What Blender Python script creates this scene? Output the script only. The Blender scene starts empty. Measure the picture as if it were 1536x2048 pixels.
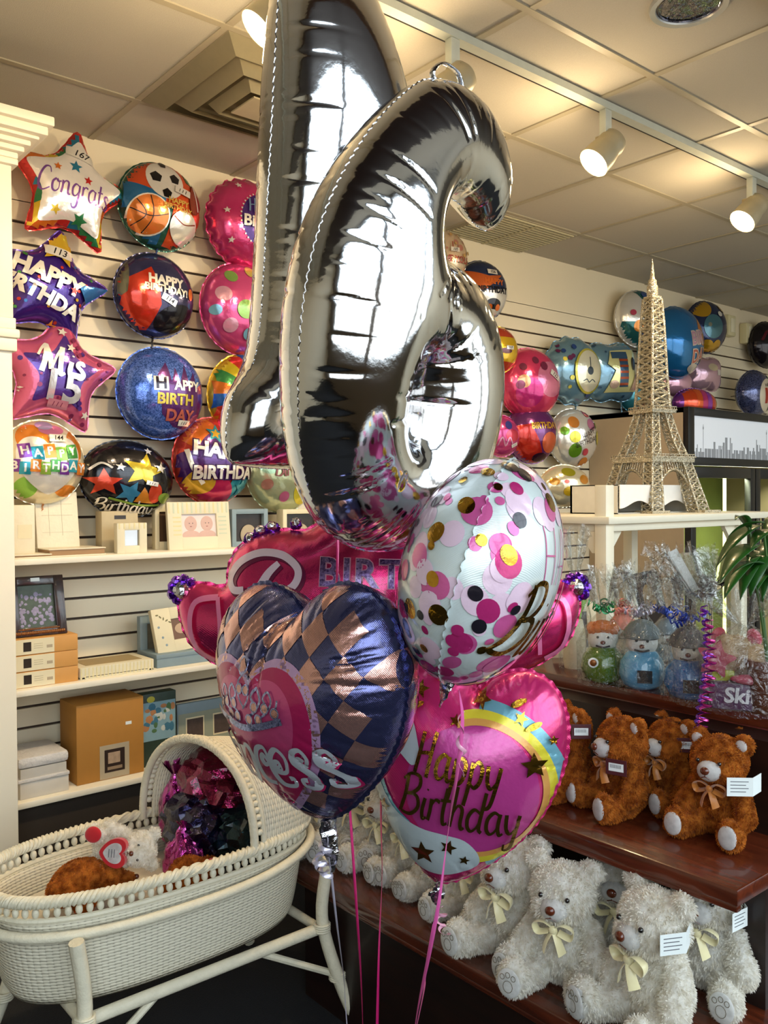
import bpy, bmesh, math, random
import numpy as np
from mathutils import Vector, Matrix, Euler, noise
from mathutils.geometry import delaunay_2d_cdt
from mathutils.bvhtree import BVHTree
random.seed(7)
PI = math.pi
SC = bpy.context.scene
COL = SC.collection
R = math.radians
# ---------------------------------------------------------------- camera
H = 1.45; CEIL = 2.81; WY = 3.264
FPX = 1750.0
cam = bpy.data.cameras.new('camera'); camo = bpy.data.objects.new('camera', cam); COL.objects.link(camo)
cam.sensor_fit = 'VERTICAL'; cam.sensor_height = 32; cam.lens = FPX/2048*32; cam.clip_start = .02
camo.rotation_mode = 'QUATERNION'
_fw = Vector((math.cos(R(50))*math.cos(R(1.0)), math.sin(R(50))*math.cos(R(1.0)), -math.sin(R(1.0))))
_q = _fw.to_track_quat('-Z', 'Y')
_q = _q @ Euler((0, 0, R(-.35))).to_quaternion()
camo.location = (0, 0, H); camo.rotation_quaternion = _q
SC.camera = camo
CM = _q.to_matrix()
CRIGHT = CM @ Vector((1, 0, 0)); CUP = CM @ Vector((0, 1, 0)); CFW = CM @ Vector((0, 0, -1))
def ray(px, py):
    return CM @ Vector(((px-768)/FPX, -(py-1024)/FPX, -1))
def P(px, py, X=None, Y=None, Z=None, d=None):
    r = ray(px, py); o = Vector((0, 0, H))
    if Y is not None: t = Y/r.y
    elif X is not None: t = X/r.x
    elif Z is not None: t = (Z-H)/r.z
    else: t = d
    return o + r*t
def PPL(px, py, org, nrm):
    r = ray(px, py); o = Vector((0, 0, H)); n = Vector(nrm)
    t = (Vector(org)-o).dot(n)/r.dot(n)
    return o+r*t
def view_yaw(loc):
    """heading (about Z) such that local -Y looks at the camera"""
    d = Vector((0, 0, 0))-Vector((loc[0], loc[1], 0)); return math.atan2(d.y, d.x)+PI/2
# ---------------------------------------------------------------- tags
def tag(o, label=None, cat=None, group=None, kind=None):
    if label: o['label'] = label
    if cat: o['category'] = cat
    if group: o['group'] = group
    if kind: o['kind'] = kind
    return o
def thing(name, label, cat, loc=(0, 0, 0), rz=0, group=None, rot=None):
    o = bpy.data.objects.new(name, None); COL.objects.link(o)
    o.location = loc; o.rotation_euler = rot if rot else (0, 0, rz); o.empty_display_size = .05
    return tag(o, label, cat, group)
def copytree(o, parent=None):
    c = o.copy(); COL.objects.link(c)
    if parent: c.parent = parent
    for ch in o.children: copytree(ch, c)
    return c
# ---------------------------------------------------------------- materials
MATS = {}
def hexc(c):
    if isinstance(c, str):
        v = [int(c[i:i+2], 16)/255 for i in (0, 2, 4)]
        return tuple(x/12.92 if x <= .04045 else ((x+.055)/1.055)**2.4 for x in v)
    return tuple(c[:3])
def mat(name, col, rough=.5, metal=0, var=.08, vscale=30, bump=0, bscale=60, emit=None, estr=0, trans=0, alpha=1, coat=0, spec=.5, ior=1.45, sheen=0):
    if name in MATS: return MATS[name]
    m = bpy.data.materials.new(name); m.use_nodes = True; nt = m.node_tree; N = nt.nodes; L = nt.links
    b = N['Principled BSDF']; c = hexc(col)
    tc = N.new('ShaderNodeTexCoord')
    if var > 0:
        nz = N.new('ShaderNodeTexNoise'); nz.inputs['Scale'].default_value = vscale; nz.inputs['Detail'].default_value = 3
        L.new(tc.outputs['Object'], nz.inputs['Vector'])
        mx = N.new('ShaderNodeMix'); mx.data_type = 'RGBA'
        mx.inputs[6].default_value = (*[x*(1-var) for x in c], 1); mx.inputs[7].default_value = (*[min(1, x*(1+var)) for x in c], 1)
        L.new(nz.outputs['Fac'], mx.inputs[0]); L.new(mx.outputs[2], b.inputs['Base Color'])
    else: b.inputs['Base Color'].default_value = (*c, 1)
    b.inputs['Roughness'].default_value = rough; b.inputs['Metallic'].default_value = metal
    b.inputs['Coat Weight'].default_value = coat; b.inputs['Coat Roughness'].default_value = .08
    b.inputs['Specular IOR Level'].default_value = spec; b.inputs['IOR'].default_value = ior
    b.inputs['Transmission Weight'].default_value = trans; b.inputs['Alpha'].default_value = alpha
    b.inputs['Sheen Weight'].default_value = sheen
    if emit: b.inputs['Emission Color'].default_value = (*hexc(emit), 1); b.inputs['Emission Strength'].default_value = estr
    if bump:
        n2 = N.new('ShaderNodeTexNoise'); n2.inputs['Scale'].default_value = bscale; n2.inputs['Detail'].default_value = 4
        L.new(tc.outputs['Object'], n2.inputs['Vector'])
        bp = N.new('ShaderNodeBump'); bp.inputs['Strength'].default_value = bump; bp.inputs['Distance'].default_value = .01
        L.new(n2.outputs['Fac'], bp.inputs['Height']); L.new(bp.outputs['Normal'], b.inputs['Normal'])
    MATS[name] = m
    return m
def foilmat(name, col, rough=.16, metal=.75, var=.06, glitter=0, bump=.12, lines=0):
    """printed metallised film"""
    if name in MATS: return MATS[name]
    m = mat(name, col, rough, metal, var, 14, bump, 45, coat=.6)
    nt = m.node_tree; N = nt.nodes; L = nt.links; b = N['Principled BSDF']
    if lines:      # fine stretch ridges in the film
        tc = N.new('ShaderNodeTexCoord'); w = N.new('ShaderNodeTexWave'); w.bands_direction = 'DIAGONAL'; w.inputs['Scale'].default_value = 150; w.inputs['Distortion'].default_value = 3; w.inputs['Detail Scale'].default_value = .35
        L.new(tc.outputs['Object'], w.inputs['Vector']); bp = N.new('ShaderNodeBump'); bp.inputs['Strength'].default_value = lines; bp.inputs['Distance'].default_value = .0015; L.new(w.outputs['Fac'], bp.inputs['Height'])
        old = b.inputs['Normal'].links
        if old: L.new(old[0].from_socket, bp.inputs['Normal'])
        L.new(bp.outputs[0], b.inputs['Normal'])
    if glitter:
        tc = N.new('ShaderNodeTexCoord'); v = N.new('ShaderNodeTexVoronoi'); v.inputs['Scale'].default_value = 260
        L.new(tc.outputs['Object'], v.inputs['Vector'])
        rp = N.new('ShaderNodeValToRGB'); c = hexc(col)
        rp.color_ramp.elements[0].color = (*[x*.55 for x in c], 1); rp.color_ramp.elements[1].color = (*[min(1, x*1.6+.12) for x in c], 1)
        sp = N.new('ShaderNodeSeparateColor'); L.new(v.outputs['Color'], sp.inputs[0]); L.new(sp.outputs[0], rp.inputs[0])
        L.new(rp.outputs[0], b.inputs['Base Color'])
    return m
# ---------------------------------------------------------------- mesh builder
class MB:
    def __init__(s): s.v = []; s.f = []; s.m = []; s.M = Matrix.Identity(4)
    def add(s, vs, fs, mi=0, M=None):
        n = len(s.v); T = s.M @ M if M is not None else s.M
        s.v += [tuple(T @ Vector(p)) for p in vs]
        s.f += [tuple(i+n for i in f) for f in fs]
        s.m += [mi]*len(fs) if isinstance(mi, int) else list(mi)
        return s
    def box(s, a, b, mi=0, M=None):
        x0, y0, z0 = a; x1, y1, z1 = b
        return s.add([(x0,y0,z0),(x1,y0,z0),(x1,y1,z0),(x0,y1,z0),(x0,y0,z1),(x1,y0,z1),(x1,y1,z1),(x0,y1,z1)],
            [(0,3,2,1),(4,5,6,7),(0,1,5,4),(1,2,6,5),(2,3,7,6),(3,0,4,7)], mi, M)
    def bbox(s, a, b, r=.003, mi=0, M=None):
        """box with chamfered edges"""
        x0, y0, z0 = a; x1, y1, z1 = b
        bm = bmesh.new(); bmesh.ops.create_cube(bm, size=1)
        for v in bm.verts: v.co = Vector(((x0+x1)/2+v.co.x*(x1-x0), (y0+y1)/2+v.co.y*(y1-y0), (z0+z1)/2+v.co.z*(z1-z0)))
        bmesh.ops.bevel(bm, geom=bm.edges[:], offset=r, segments=2, affect='EDGES', profile=.5)
        s.addbm(bm, mi, M); return s
    def addbm(s, bm, mi=0, M=None):
        bm.verts.ensure_lookup_table(); bm.verts.index_update()
        s.add([v.co.copy() for v in bm.verts], [tuple(v.index for v in f.verts) for f in bm.faces], mi, M); bm.free(); return s
    def ell(s, c, r, mi=0, M=None, u=20, w=12, rot=None):
        vs = [(0, 0, 1)]; fs = []
        for i in range(1, w):
            a = PI*i/w
            for j in range(u): t = 2*PI*j/u; vs.append((math.sin(a)*math.cos(t), math.sin(a)*math.sin(t), math.cos(a)))
        vs.append((0, 0, -1))
        for j in range(u):
            fs.append((0, 1+j, 1+(j+1) % u))
            for i in range(w-2): a = 1+i*u+j; b = 1+i*u+(j+1) % u; fs.append((a, a+u, b+u, b))
            k = 1+(w-2)*u; fs.append((len(vs)-1, k+(j+1) % u, k+j))
        if isinstance(r, (int, float)): r = (r, r, r)
        T = Matrix.Translation(c) @ (Euler(rot).to_matrix().to_4x4() if rot else Matrix.Identity(4)) @ Matrix.Diagonal((*r, 1))
        return s.add(vs, fs, mi, (M @ T) if M is not None else T)
    def lathe(s, prof, mi=0, M=None, seg=28, cap=True):
        vs = []; fs = []; n = len(prof)
        for j in range(seg):
            t = 2*PI*j/seg
            for r, z in prof: vs.append((r*math.cos(t), r*math.sin(t), z))
        for j in range(seg):
            k = (j+1) % seg
            for i in range(n-1): fs.append((j*n+i, k*n+i, k*n+i+1, j*n+i+1))
        if cap:
            if prof[0][0] > 1e-5: fs.append(tuple(j*n for j in range(seg))[::-1])
            if prof[-1][0] > 1e-5: fs.append(tuple(j*n+n-1 for j in range(seg)))
        return s.add(vs, fs, mi, M)
    def tube(s, pts, r, mi=0, seg=8, closed=False, M=None, flat=None, twist=0):
        pts = [Vector(p) for p in pts]; n = len(pts); vs = []; fs = []
        rr = r if isinstance(r, (list, tuple)) else [r]*n
        up = Vector((0, 0, 1)); prev = None
        for i, p in enumerate(pts):
            a = pts[(i-1) % n] if (closed or i > 0) else p; b = pts[(i+1) % n] if (closed or i < n-1) else p
            t = (b-a).normalized() if (b-a).length > 1e-9 else Vector((0, 0, 1))
            if prev is None:
                x = t.cross(up) if abs(t.dot(up)) < .95 else t.cross(Vector((1, 0, 0)))
            else: x = prev-t*prev.dot(t)
            x.normalize(); prev = x; y = t.cross(x)
            for j in range(seg):
                an = 2*PI*j/seg+twist*i
                ca, sa = math.cos(an), math.sin(an)
                if flat:
                    tw = twist*i; u = math.cos(2*PI*j/seg)*rr[i]; w = math.sin(2*PI*j/seg)*rr[i]*flat
                    ca = (u*math.cos(tw)-w*math.sin(tw)); sa = (u*math.sin(tw)+w*math.cos(tw)); vs.append(p+x*ca+y*sa)
                else: vs.append(p+(x*ca+y*sa)*rr[i])
        for i in range(n if closed else n-1):
            k = (i+1) % n
            for j in range(seg): l = (j+1) % seg; fs.append((i*seg+j, i*seg+l, k*seg+l, k*seg+j))
        if not closed: fs.append(tuple(range(seg))[::-1]); fs.append(tuple((n-1)*seg+j for j in range(seg)))
        return s.add(vs, fs, mi, M)
    def prism(s, poly, z0, z1, mi=0, M=None):
        n = len(poly); vs = [(x, y, z0) for x, y in poly]+[(x, y, z1) for x, y in poly]
        fs = [tuple(range(n))[::-1], tuple(range(n, 2*n))]+[(i, (i+1) % n, n+(i+1) % n, n+i) for i in range(n)]
        return s.add(vs, fs, mi, M)
    def mesh(s, name):
        me = bpy.data.meshes.new(name); me.from_pydata(s.v, [], s.f)
        me.polygons.foreach_set('material_index', s.m)
        return me
    def build(s, name, mats, parent=None, smooth=True, ang=40, loc=None, rz=0, rot=None):
        me = s.mesh(name)
        for m in (mats if isinstance(mats, (list, tuple)) else [mats]): me.materials.append(m)
        if smooth:
            me.polygons.foreach_set('use_smooth', [True]*len(me.polygons))
            if ang: me.set_sharp_from_angle(angle=R(ang))
        me.update()
        o = bpy.data.objects.new(name, me); COL.objects.link(o)
        if parent: o.parent = parent
        if loc: o.location = loc
        o.rotation_euler = rot if rot else (0, 0, rz)
        return o
def catmull(pts, n=8, closed=False):
    P_ = [Vector(p) for p in pts]; out = []; m = len(P_)
    for i in range(m if closed else m-1):
        g = lambda k: P_[k % m] if closed else P_[max(0, min(m-1, k))]
        p0, p1, p2, p3 = g(i-1), g(i), g(i+1), g(i+2)
        for j in range(n):
            t = j/n
            out.append(.5*((2*p1)+(p2-p0)*t+(2*p0-5*p1+4*p2-p3)*t*t+(3*p1-p0-3*p2+p3)*t**3))
    if not closed: out.append(P_[-1])
    return out
# ================================================================ the room
M_wall = mat('cream_wall_paint', 'e8dcc0', .55, var=.04, vscale=3, bump=.05)
M_slat = mat('cream_slatwall_laminate', 'e6dabd', .4, var=.04, vscale=4)
M_gap = mat('slat_groove_brown', '3a2a1c', .6)
M_white = mat('white_painted_wood', 'ece4cf', .42, var=.04, vscale=8, bump=.04)
M_floor = mat('charcoal_carpet', '15161a', .95, var=.3, vscale=160, bump=.4, bscale=300)
M_soffit = mat('dark_brown_soffit', '24140e', .5, var=.1)
M_tee = mat('ceiling_grid_metal', 'a59c85', .5, var=.05)
M_dark = mat('black_plastic', '101012', .35)
M_frame_al = mat('window_frame_aluminium', 'b4bcc0', .4, .3)
# ceiling tile: speckled mineral fibre
M_tile = mat('mineral_fibre_ceiling_tile', 'b9b3a4', .9, var=.07, vscale=220, bump=.25, bscale=500)
def struct(o): return tag(o, kind='structure')
XL, XR, YF = -3.2, 6.6, -1.0
b = MB(); b.box((XL, YF, -.1), (XR, WY+.1, 0)); struct(b.build('floor', M_floor, smooth=False))
# ceiling of tiles lying in a T-bar grid
b = MB(); g = .61; x0g = 1.405*1.36; y0g = 1.2*1.36; zc = CEIL
xs = sorted([x0g+k*g for k in range(-9, 9) if XL < x0g+k*g < XR]+[XL, XR]); ys = sorted([y0g+k*g for k in range(-1, 4) if y0g+k*g < WY]+[1.02, WY])
for i in range(len(xs)-1):
    for j in range(len(ys)-1):
        dz = random.uniform(-.001, .0015)
        b.box((xs[i]+.0005, ys[j]+.0005, zc+.004+dz), (xs[i+1]-.0005, ys[j+1]-.0005, zc+.03), 0)
for x in xs[1:-1]: b.box((x-.012, 1.02, zc), (x+.012, WY, zc+.008), 1)
for y in ys[1:-1]: b.box((XL, y-.012, zc-.0008), (XR, y+.012, zc+.0075), 1)
b.box((XL, 1.02, zc+.03), (XR, WY+.1, zc+.12), 0); b.box((XL, YF, 3.42), (XR, .5, 3.5), 0)
struct(b.build('ceiling', [M_tile, M_tee], smooth=False))
b = MB(); b.box((XL, .45, 2.735), (XR, 1.10, 3.5)); struct(b.build('trim_3', M_soffit, smooth=False))
# slatwall
b = MB(); b.box((XL, WY+.012, 0), (XR, WY+.1, CEIL+.1), 1)
z0 = H+.9965; b.box((XL, WY, z0+.006), (XR, WY+.012, CEIL+.1), 0)
k = 0
while z0-(k+1)*.0762 > 0:
    zt = z0-k*.0762-.005; zb = z0-(k+1)*.0762+.005
    b.box((XL, WY, zb), (XR, WY+.012, zt), 0); k += 1
b.box((XL, WY, z0+.075), (XR, WY+.0135, z0+.078), 0)
struct(b.build('wall_back', [M_slat, M_gap], smooth=False))
b = MB(); b.box((XL-.1, YF-.1, 0), (XL, WY+.1, 3.5)); struct(b.build('wall_left', M_wall, smooth=False))
b = MB(); b.box((XR, YF-.1, 0), (XR+.1, WY+.1, 3.5)); struct(b.build('wall_right', M_wall, smooth=False))
# shop front: low wall, header and a row of paned windows behind the camera
SZ, TZ = .8, 3.32
b = MB(); b.box((XL, YF-.12, 0), (XR, YF, SZ)); b.box((XL, YF-.12, TZ), (XR, YF, 3.5))
wx = [(-2.2, .9), (1.0, 4.1), (4.2, 6.5)]
ed = [XL]+[v for w in wx for v in w]+[XR]
for i in range(0, len(ed), 2): b.box((ed[i], YF-.12, SZ), (ed[i+1], YF, TZ))
struct(b.build('wall_front', mat('taupe_front_wall', '6e6252', .6), smooth=False))
M_pane = mat('clear_window_glass', 'ffffff', 0, var=0, trans=1, ior=1.02)
for n, (a, c) in enumerate(wx):
    f = MB(); f.box((a, YF-.1, SZ), (a+.05, YF-.03, TZ)); f.box((c-.05, YF-.1, SZ), (c, YF-.03, TZ))
    f.box((a, YF-.1, SZ), (c, YF-.03, SZ+.05)); f.box((a, YF-.1, TZ-.05), (c, YF-.03, TZ))
    nx = max(2, round((c-a)/.37))
    for i in range(1, nx): x = a+(c-a)*i/nx; f.box((x-.008, YF-.07, SZ), (x+.008, YF-.05, TZ-.05))
    for i in range(1, 7): z = SZ+(TZ-SZ)*i/7; f.box((a+.05, YF-.08, z-.007), (c-.05, YF-.05, z+.007))
    w = f.build('window_%d' % (n+1), M_frame_al, smooth=False); struct(w)
    L_ = bpy.data.lights.new('daylight_portal', 'AREA'); L_.shape = 'RECTANGLE'; L_.size = c-a; L_.size_y = TZ-SZ
    L_.cycles.is_portal = True
    lo = bpy.data.objects.new('daylight_portal', L_); COL.objects.link(lo); lo.location = ((a+c)/2, YF-.13, (SZ+TZ)/2); lo.rotation_euler = (R(90), 0, 0)
# world: bright overcast daylight
W = bpy.data.worlds.new('overcast_daylight'); SC.world = W; W.use_nodes = True
nt = W.node_tree; bg = nt.nodes['Background']; tc = nt.nodes.new('ShaderNodeTexCoord'); sx = nt.nodes.new('ShaderNodeSeparateXYZ'); rp = nt.nodes.new('ShaderNodeValToRGB')
nt.links.new(tc.outputs['Generated'], sx.inputs[0]); nt.links.new(sx.outputs['Z'], rp.inputs[0])
e = rp.color_ramp.elements; e[0].position = 0; e[0].color = (.42, .42, .40, 1); e[1].position = .9; e[1].color = (.80, .93, 1, 1)
x = e.new(.04); x.color = (.5, .53, .53, 1); x = e.new(.12); x.color = (.82, .92, 1, 1)
nt.links.new(rp.outputs[0], bg.inputs['Color']); bg.inputs['Strength'].default_value = 5.2
# pilaster with cornice and cap at the left
def wbox(b, x0, x1, y0, y1, z0, z1, mi=0, r=.004): b.bbox((x0, y0, z0), (x1, y1, z1), r, mi)
PY = 2.86
pe = P(26, 800, Y=PY).x; zl = P(20, 690, Y=PY).z; zu = P(20, 300, Y=PY).z
b = MB(); wbox(b, pe-1.0, pe, PY, WY, 0, zl)
wbox(b, pe-1.0, pe+.012, PY-.012, WY, zl-.02, zl+.02); wbox(b, pe-1.0, pe+.020, PY-.02, WY, zl+.02, zl+.05, r=.008); wbox(b, pe-1.0, pe+.01, PY-.01, WY, zl+.05, zl+.085)
wbox(b, pe-1.0, pe+.004, PY-.004, WY, zl+.085, zu-.03)
wbox(b, pe-1.0, pe+.02, PY-.02, WY, zu-.05, zu-.03)
# cornice: stepped crown profile returned round the corner
for i, (o_, z_, h_) in enumerate([(.02, -.03, .02), (.035, -.01, .018), (.05, .008, .018), (.07, .026, .012), (.09, .038, .028), (.105, .066, .03)]):
    wbox(b, pe-1.0, pe+o_, PY-o_, WY, zu+z_, zu+z_+h_, r=.005)
struct(b.build('trim_1', M_white))
# wall shelves
def shelf(px, py, Y, zt, th, x0, x1, lab, dep=None):
    b = MB(); b.bbox((x0, Y, zt-th), (x1, WY-.002, zt), .004)
    t = b.build('wall_shelf', M_white); return tag(t, lab, 'shelf')
SY = 2.97
Z1 = P(250, 1108, Y=SY).z; Z2 = P(250, 1352, Y=SY).z; Z3 = P(200, 1572, Y=SY).z
XS0 = pe+.003; XS1 = 3.4
shelf(0, 0, SY, Z1, .022, XS0, XS1, 'top white wall shelf holding the upright baby picture frames')
shelf(0, 0, SY, Z2, .022, XS0, XS1, 'middle white wall shelf holding the stacked photo boxes and dark ornate frame')
shelf(0, 0, SY, Z3, .022, XS0, XS1, 'bottom white wall shelf holding the tan cardboard box')
b = MB(); b.box((XS0, 3.0, 0), (3.4, WY-.001, Z3-.022)); struct(b.build('shade_panel', mat('undershelf_shade_colour', '2c241c', .7), smooth=False))  # added sheet: its dark colour stands in for shade under the bottom shelf
# ---- track light
TY = P(905, 84, Z=CEIL-.03).y
M_track = mat('white_track_metal', 'c9cdbf', .35, .1)
M_head = mat('beige_lamp_head', 'a79b7c', .4, .1)
M_lamp = mat('lit_halogen_lens', 'fff2d8', .3, emit='ffdf9e', estr=38, var=0)
b = MB(); b.box((XL+.3, TY-.018, CEIL-.024), (XR-.2, TY+.018, CEIL)); b.box((XL+.3, TY+.018, CEIL-.020), (XR-.2, TY+.030, CEIL-.0005), 1)
tag(b.build('light_track', [M_track, M_dark], smooth=False), 'long white lighting track running across the tiled ceiling', 'track')
lab = {0: 'large white spotlight beside the tall silver number 1 balloon', 1: 'track spotlight hidden behind the top of the silver 6 balloon', 2: 'beige track spotlight hanging right of the silver 6 balloon', 3: 'beige track spotlight nearest the right edge of the photo'}
for i, (hx, hy, s_) in enumerate([(500, -118, .95), (905, 100, 1), (1211, 232, 1), (1503, 385, 1)]):
    p = P(hx, hy, Y=TY) if i else P(552, -22, Y=TY)
    t = thing('track_spotlight', lab[i], 'spotlight', (p.x, TY, CEIL-.024), 0, 'spotlights on the ceiling track')
    b = MB(); b.bbox((-.018, -.014, -.085), (.018, .014, .0), .003); b.build('stem', M_track, t)
    hd = Vector((-.62, .25, -.72)).normalized(); hq = (-hd).to_track_quat('Z', 'Y').to_matrix().to_4x4()
    b = MB(); b.lathe([(.0, .07), (.03, .068), (.045, .055), (.05, .03), (.047, .012), (.05, 0), (.055, -.03), (.056, -.07), (.052, -.07), (.05, -.035)], 0, Matrix.Translation((0, .0, -.135)) @ hq @ Matrix.Diagonal((s_, s_, s_, 1)), cap=False)
    b.bbox((-.006, -.04, -.12), (.006, .04, -.08), .002)
    b.build('lamp_head', M_head, t)
    b = MB(); b.lathe([(.0, -.066), (.03, -.067), (.051, -.062)], 0, Matrix.Translation((0, 0, -.135)) @ hq @ Matrix.Diagonal((s_, s_, s_, 1)), cap=False); b.build('lamp_lens', M_lamp, t)
    S = bpy.data.lights.new('halogen_beam', 'SPOT'); S.energy = 27; S.color = (1, .78, .52); S.spot_size = R(125); S.spot_blend = .9; S.shadow_soft_size = .045
    so = bpy.data.objects.new('halogen_beam', S); COL.objects.link(so); so.location = Vector((p.x, TY, CEIL-.024-.135))+hd*.075
    so.rotation_mode = 'QUATERNION'; so.rotation_quaternion = Vector((-.3, .6, -.7)).to_track_quat('-Z', 'Y')
    S2 = bpy.data.lights.new('bulb_spill', 'POINT'); S2.energy = 13; S2.color = (1, .74, .42); S2.shadow_soft_size = .05
    s2 = bpy.data.objects.new('bulb_spill', S2); COL.objects.link(s2); s2.location = Vector((p.x, TY, CEIL-.024-.135))+hd*.10
# ---- recessed can light
c = P(1378, 12, Z=CEIL)
t = thing('recessed_downlight', 'round recessed ceiling downlight with a mirrored reflector', 'ceiling light', (c.x, c.y, CEIL))
b = MB(); b.lathe([(.085, .006), (.09, -.004), (.105, -.006), (.108, 0), (.108, .004)], 0, cap=False, seg=40); b.build('trim_ring', mat('silver_trim_ring', 'b8bab8', .3, .5), t)
b = MB(); b.lathe([(.083, -.002), (.082, .003), (.07, .0035), (.05, .0037), (0, .0038)], 0, cap=False, seg=40); b.build('reflector', mat('mirrored_reflector', '8a8c98', .12, 1, bump=.5, bscale=25), t)
# ---- vents / troffer
c = P(1318, 468, Z=CEIL); vx0, vx1 = 3.105+.0, 3.72; vx0 = x0g+2*g; vy0 = y0g+g*2
t = thing('ceiling_vent', 'pale slotted air vent panel in the ceiling above the glitter tower', 'vent', (vx0+g/2, vy0+g*.5, CEIL))
b = MB(); b.box((-g/2+.012, -g/2+.012, -.004), (g/2-.012, g/2-.012, .004)); b.build('vent_frame', M_tee, t, smooth=False)
b = MB()
for i in range(22): yy = -g/2+.03+i*(g-.06)/21; b.box((-g/2+.02, yy-.006, -.010), (g/2-.02, yy+.004, -.004))
b.box((-.008, -g/2+.02, -.0115), (.008, g/2-.02, -.0095))
b.build('louvre', mat('vent_louvre_cream', 'b9b18f', .6), t, smooth=False)
tx0 = x0g-g; ty0 = y0g
t = thing('ceiling_air_unit', 'recessed ceiling air diffuser with sloping blades left of the number balloons', 'vent', (tx0+g/2, ty0+g*1.5, CEIL))
b = MB(); q = g/2-.01
for s_, z_ in ((q, 0), (q*.72, -.012), (q*.44, -.022)):
    k_ = s_*.80
    vs = [(-s_, -s_, z_+.0), (s_, -s_, z_), (s_, s_, z_), (-s_, s_, z_), (-k_, -k_, z_-.035), (k_, -k_, z_-.035), (k_, k_, z_-.035), (-k_, k_, z_-.035)]
    b.add(vs, [(0, 1, 5, 4), (1, 2, 6, 5), (2, 3, 7, 6), (3, 0, 4, 7), (4, 5, 1, 0), (5, 6, 2, 1), (6, 7, 3, 2), (7, 4, 0, 3)])
b.box((-q*.25, -q*.25, -.055), (q*.25, q*.25, -.050))
b.build('diffuser_blades', mat('diffuser_enamel', 'b5ab8c', .45), t, smooth=False)
b = MB(); b.box((-q, -q, -.001), (q, q, .001)); b.build('backing', mat('diffuser_shadow_metal', '8c8268', .8), t, smooth=False)
# ================================================================ inflated film balloons
def resample(pts, step, closed=True):
    p = [Vector((a[0], a[1])) for a in pts]
    if closed: p = p+[p[0]]
    L = [0]
    for i in range(1, len(p)): L.append(L[-1]+(p[i]-p[i-1]).length)
    n = max(8, int(L[-1]/step)); out = []; k = 0
    for i in range(n if closed else n+1):
        s = L[-1]*i/n
        while k < len(L)-2 and L[k+1] < s: k += 1
        t = (s-L[k])/max(1e-9, L[k+1]-L[k]); out.append(p[k].lerp(p[k+1], t))
    return np.array([(v.x, v.y) for v in out])
def sarea(p): x, y = p[:, 0], p[:, 1]; return .5*np.sum(x*np.roll(y, -1)-np.roll(x, -1)*y)
def inpoly(pts, poly):
    x, y = pts[:, 0], pts[:, 1]; ins = np.zeros(len(pts), bool); n = len(poly)
    for i in range(n):
        x0, y0 = poly[i]; x1, y1 = poly[(i+1) % n]
        c = (y0 > y) != (y1 > y)
        with np.errstate(divide='ignore', invalid='ignore'): ins ^= c & (x < (x1-x0)*(y-y0)/(y1-y0+1e-15)+x0)
    return ins
def normals2(p):
    t = np.roll(p, -1, 0)-np.roll(p, 1, 0); t /= np.linalg.norm(t, axis=1)[:, None]+1e-12
    return np.stack([t[:, 1], -t[:, 0]], 1)          # outward for ccw
def nearest(pts, q):
    d2 = np.full(len(pts), 1e9); ix = np.zeros(len(pts), int)
    for a in range(0, len(pts), 4000):
        D = ((pts[a:a+4000, None, :]-q[None])**2).sum(2); ix[a:a+4000] = D.argmin(1); d2[a:a+4000] = D.min(1)
    return ix, np.sqrt(d2)
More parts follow.
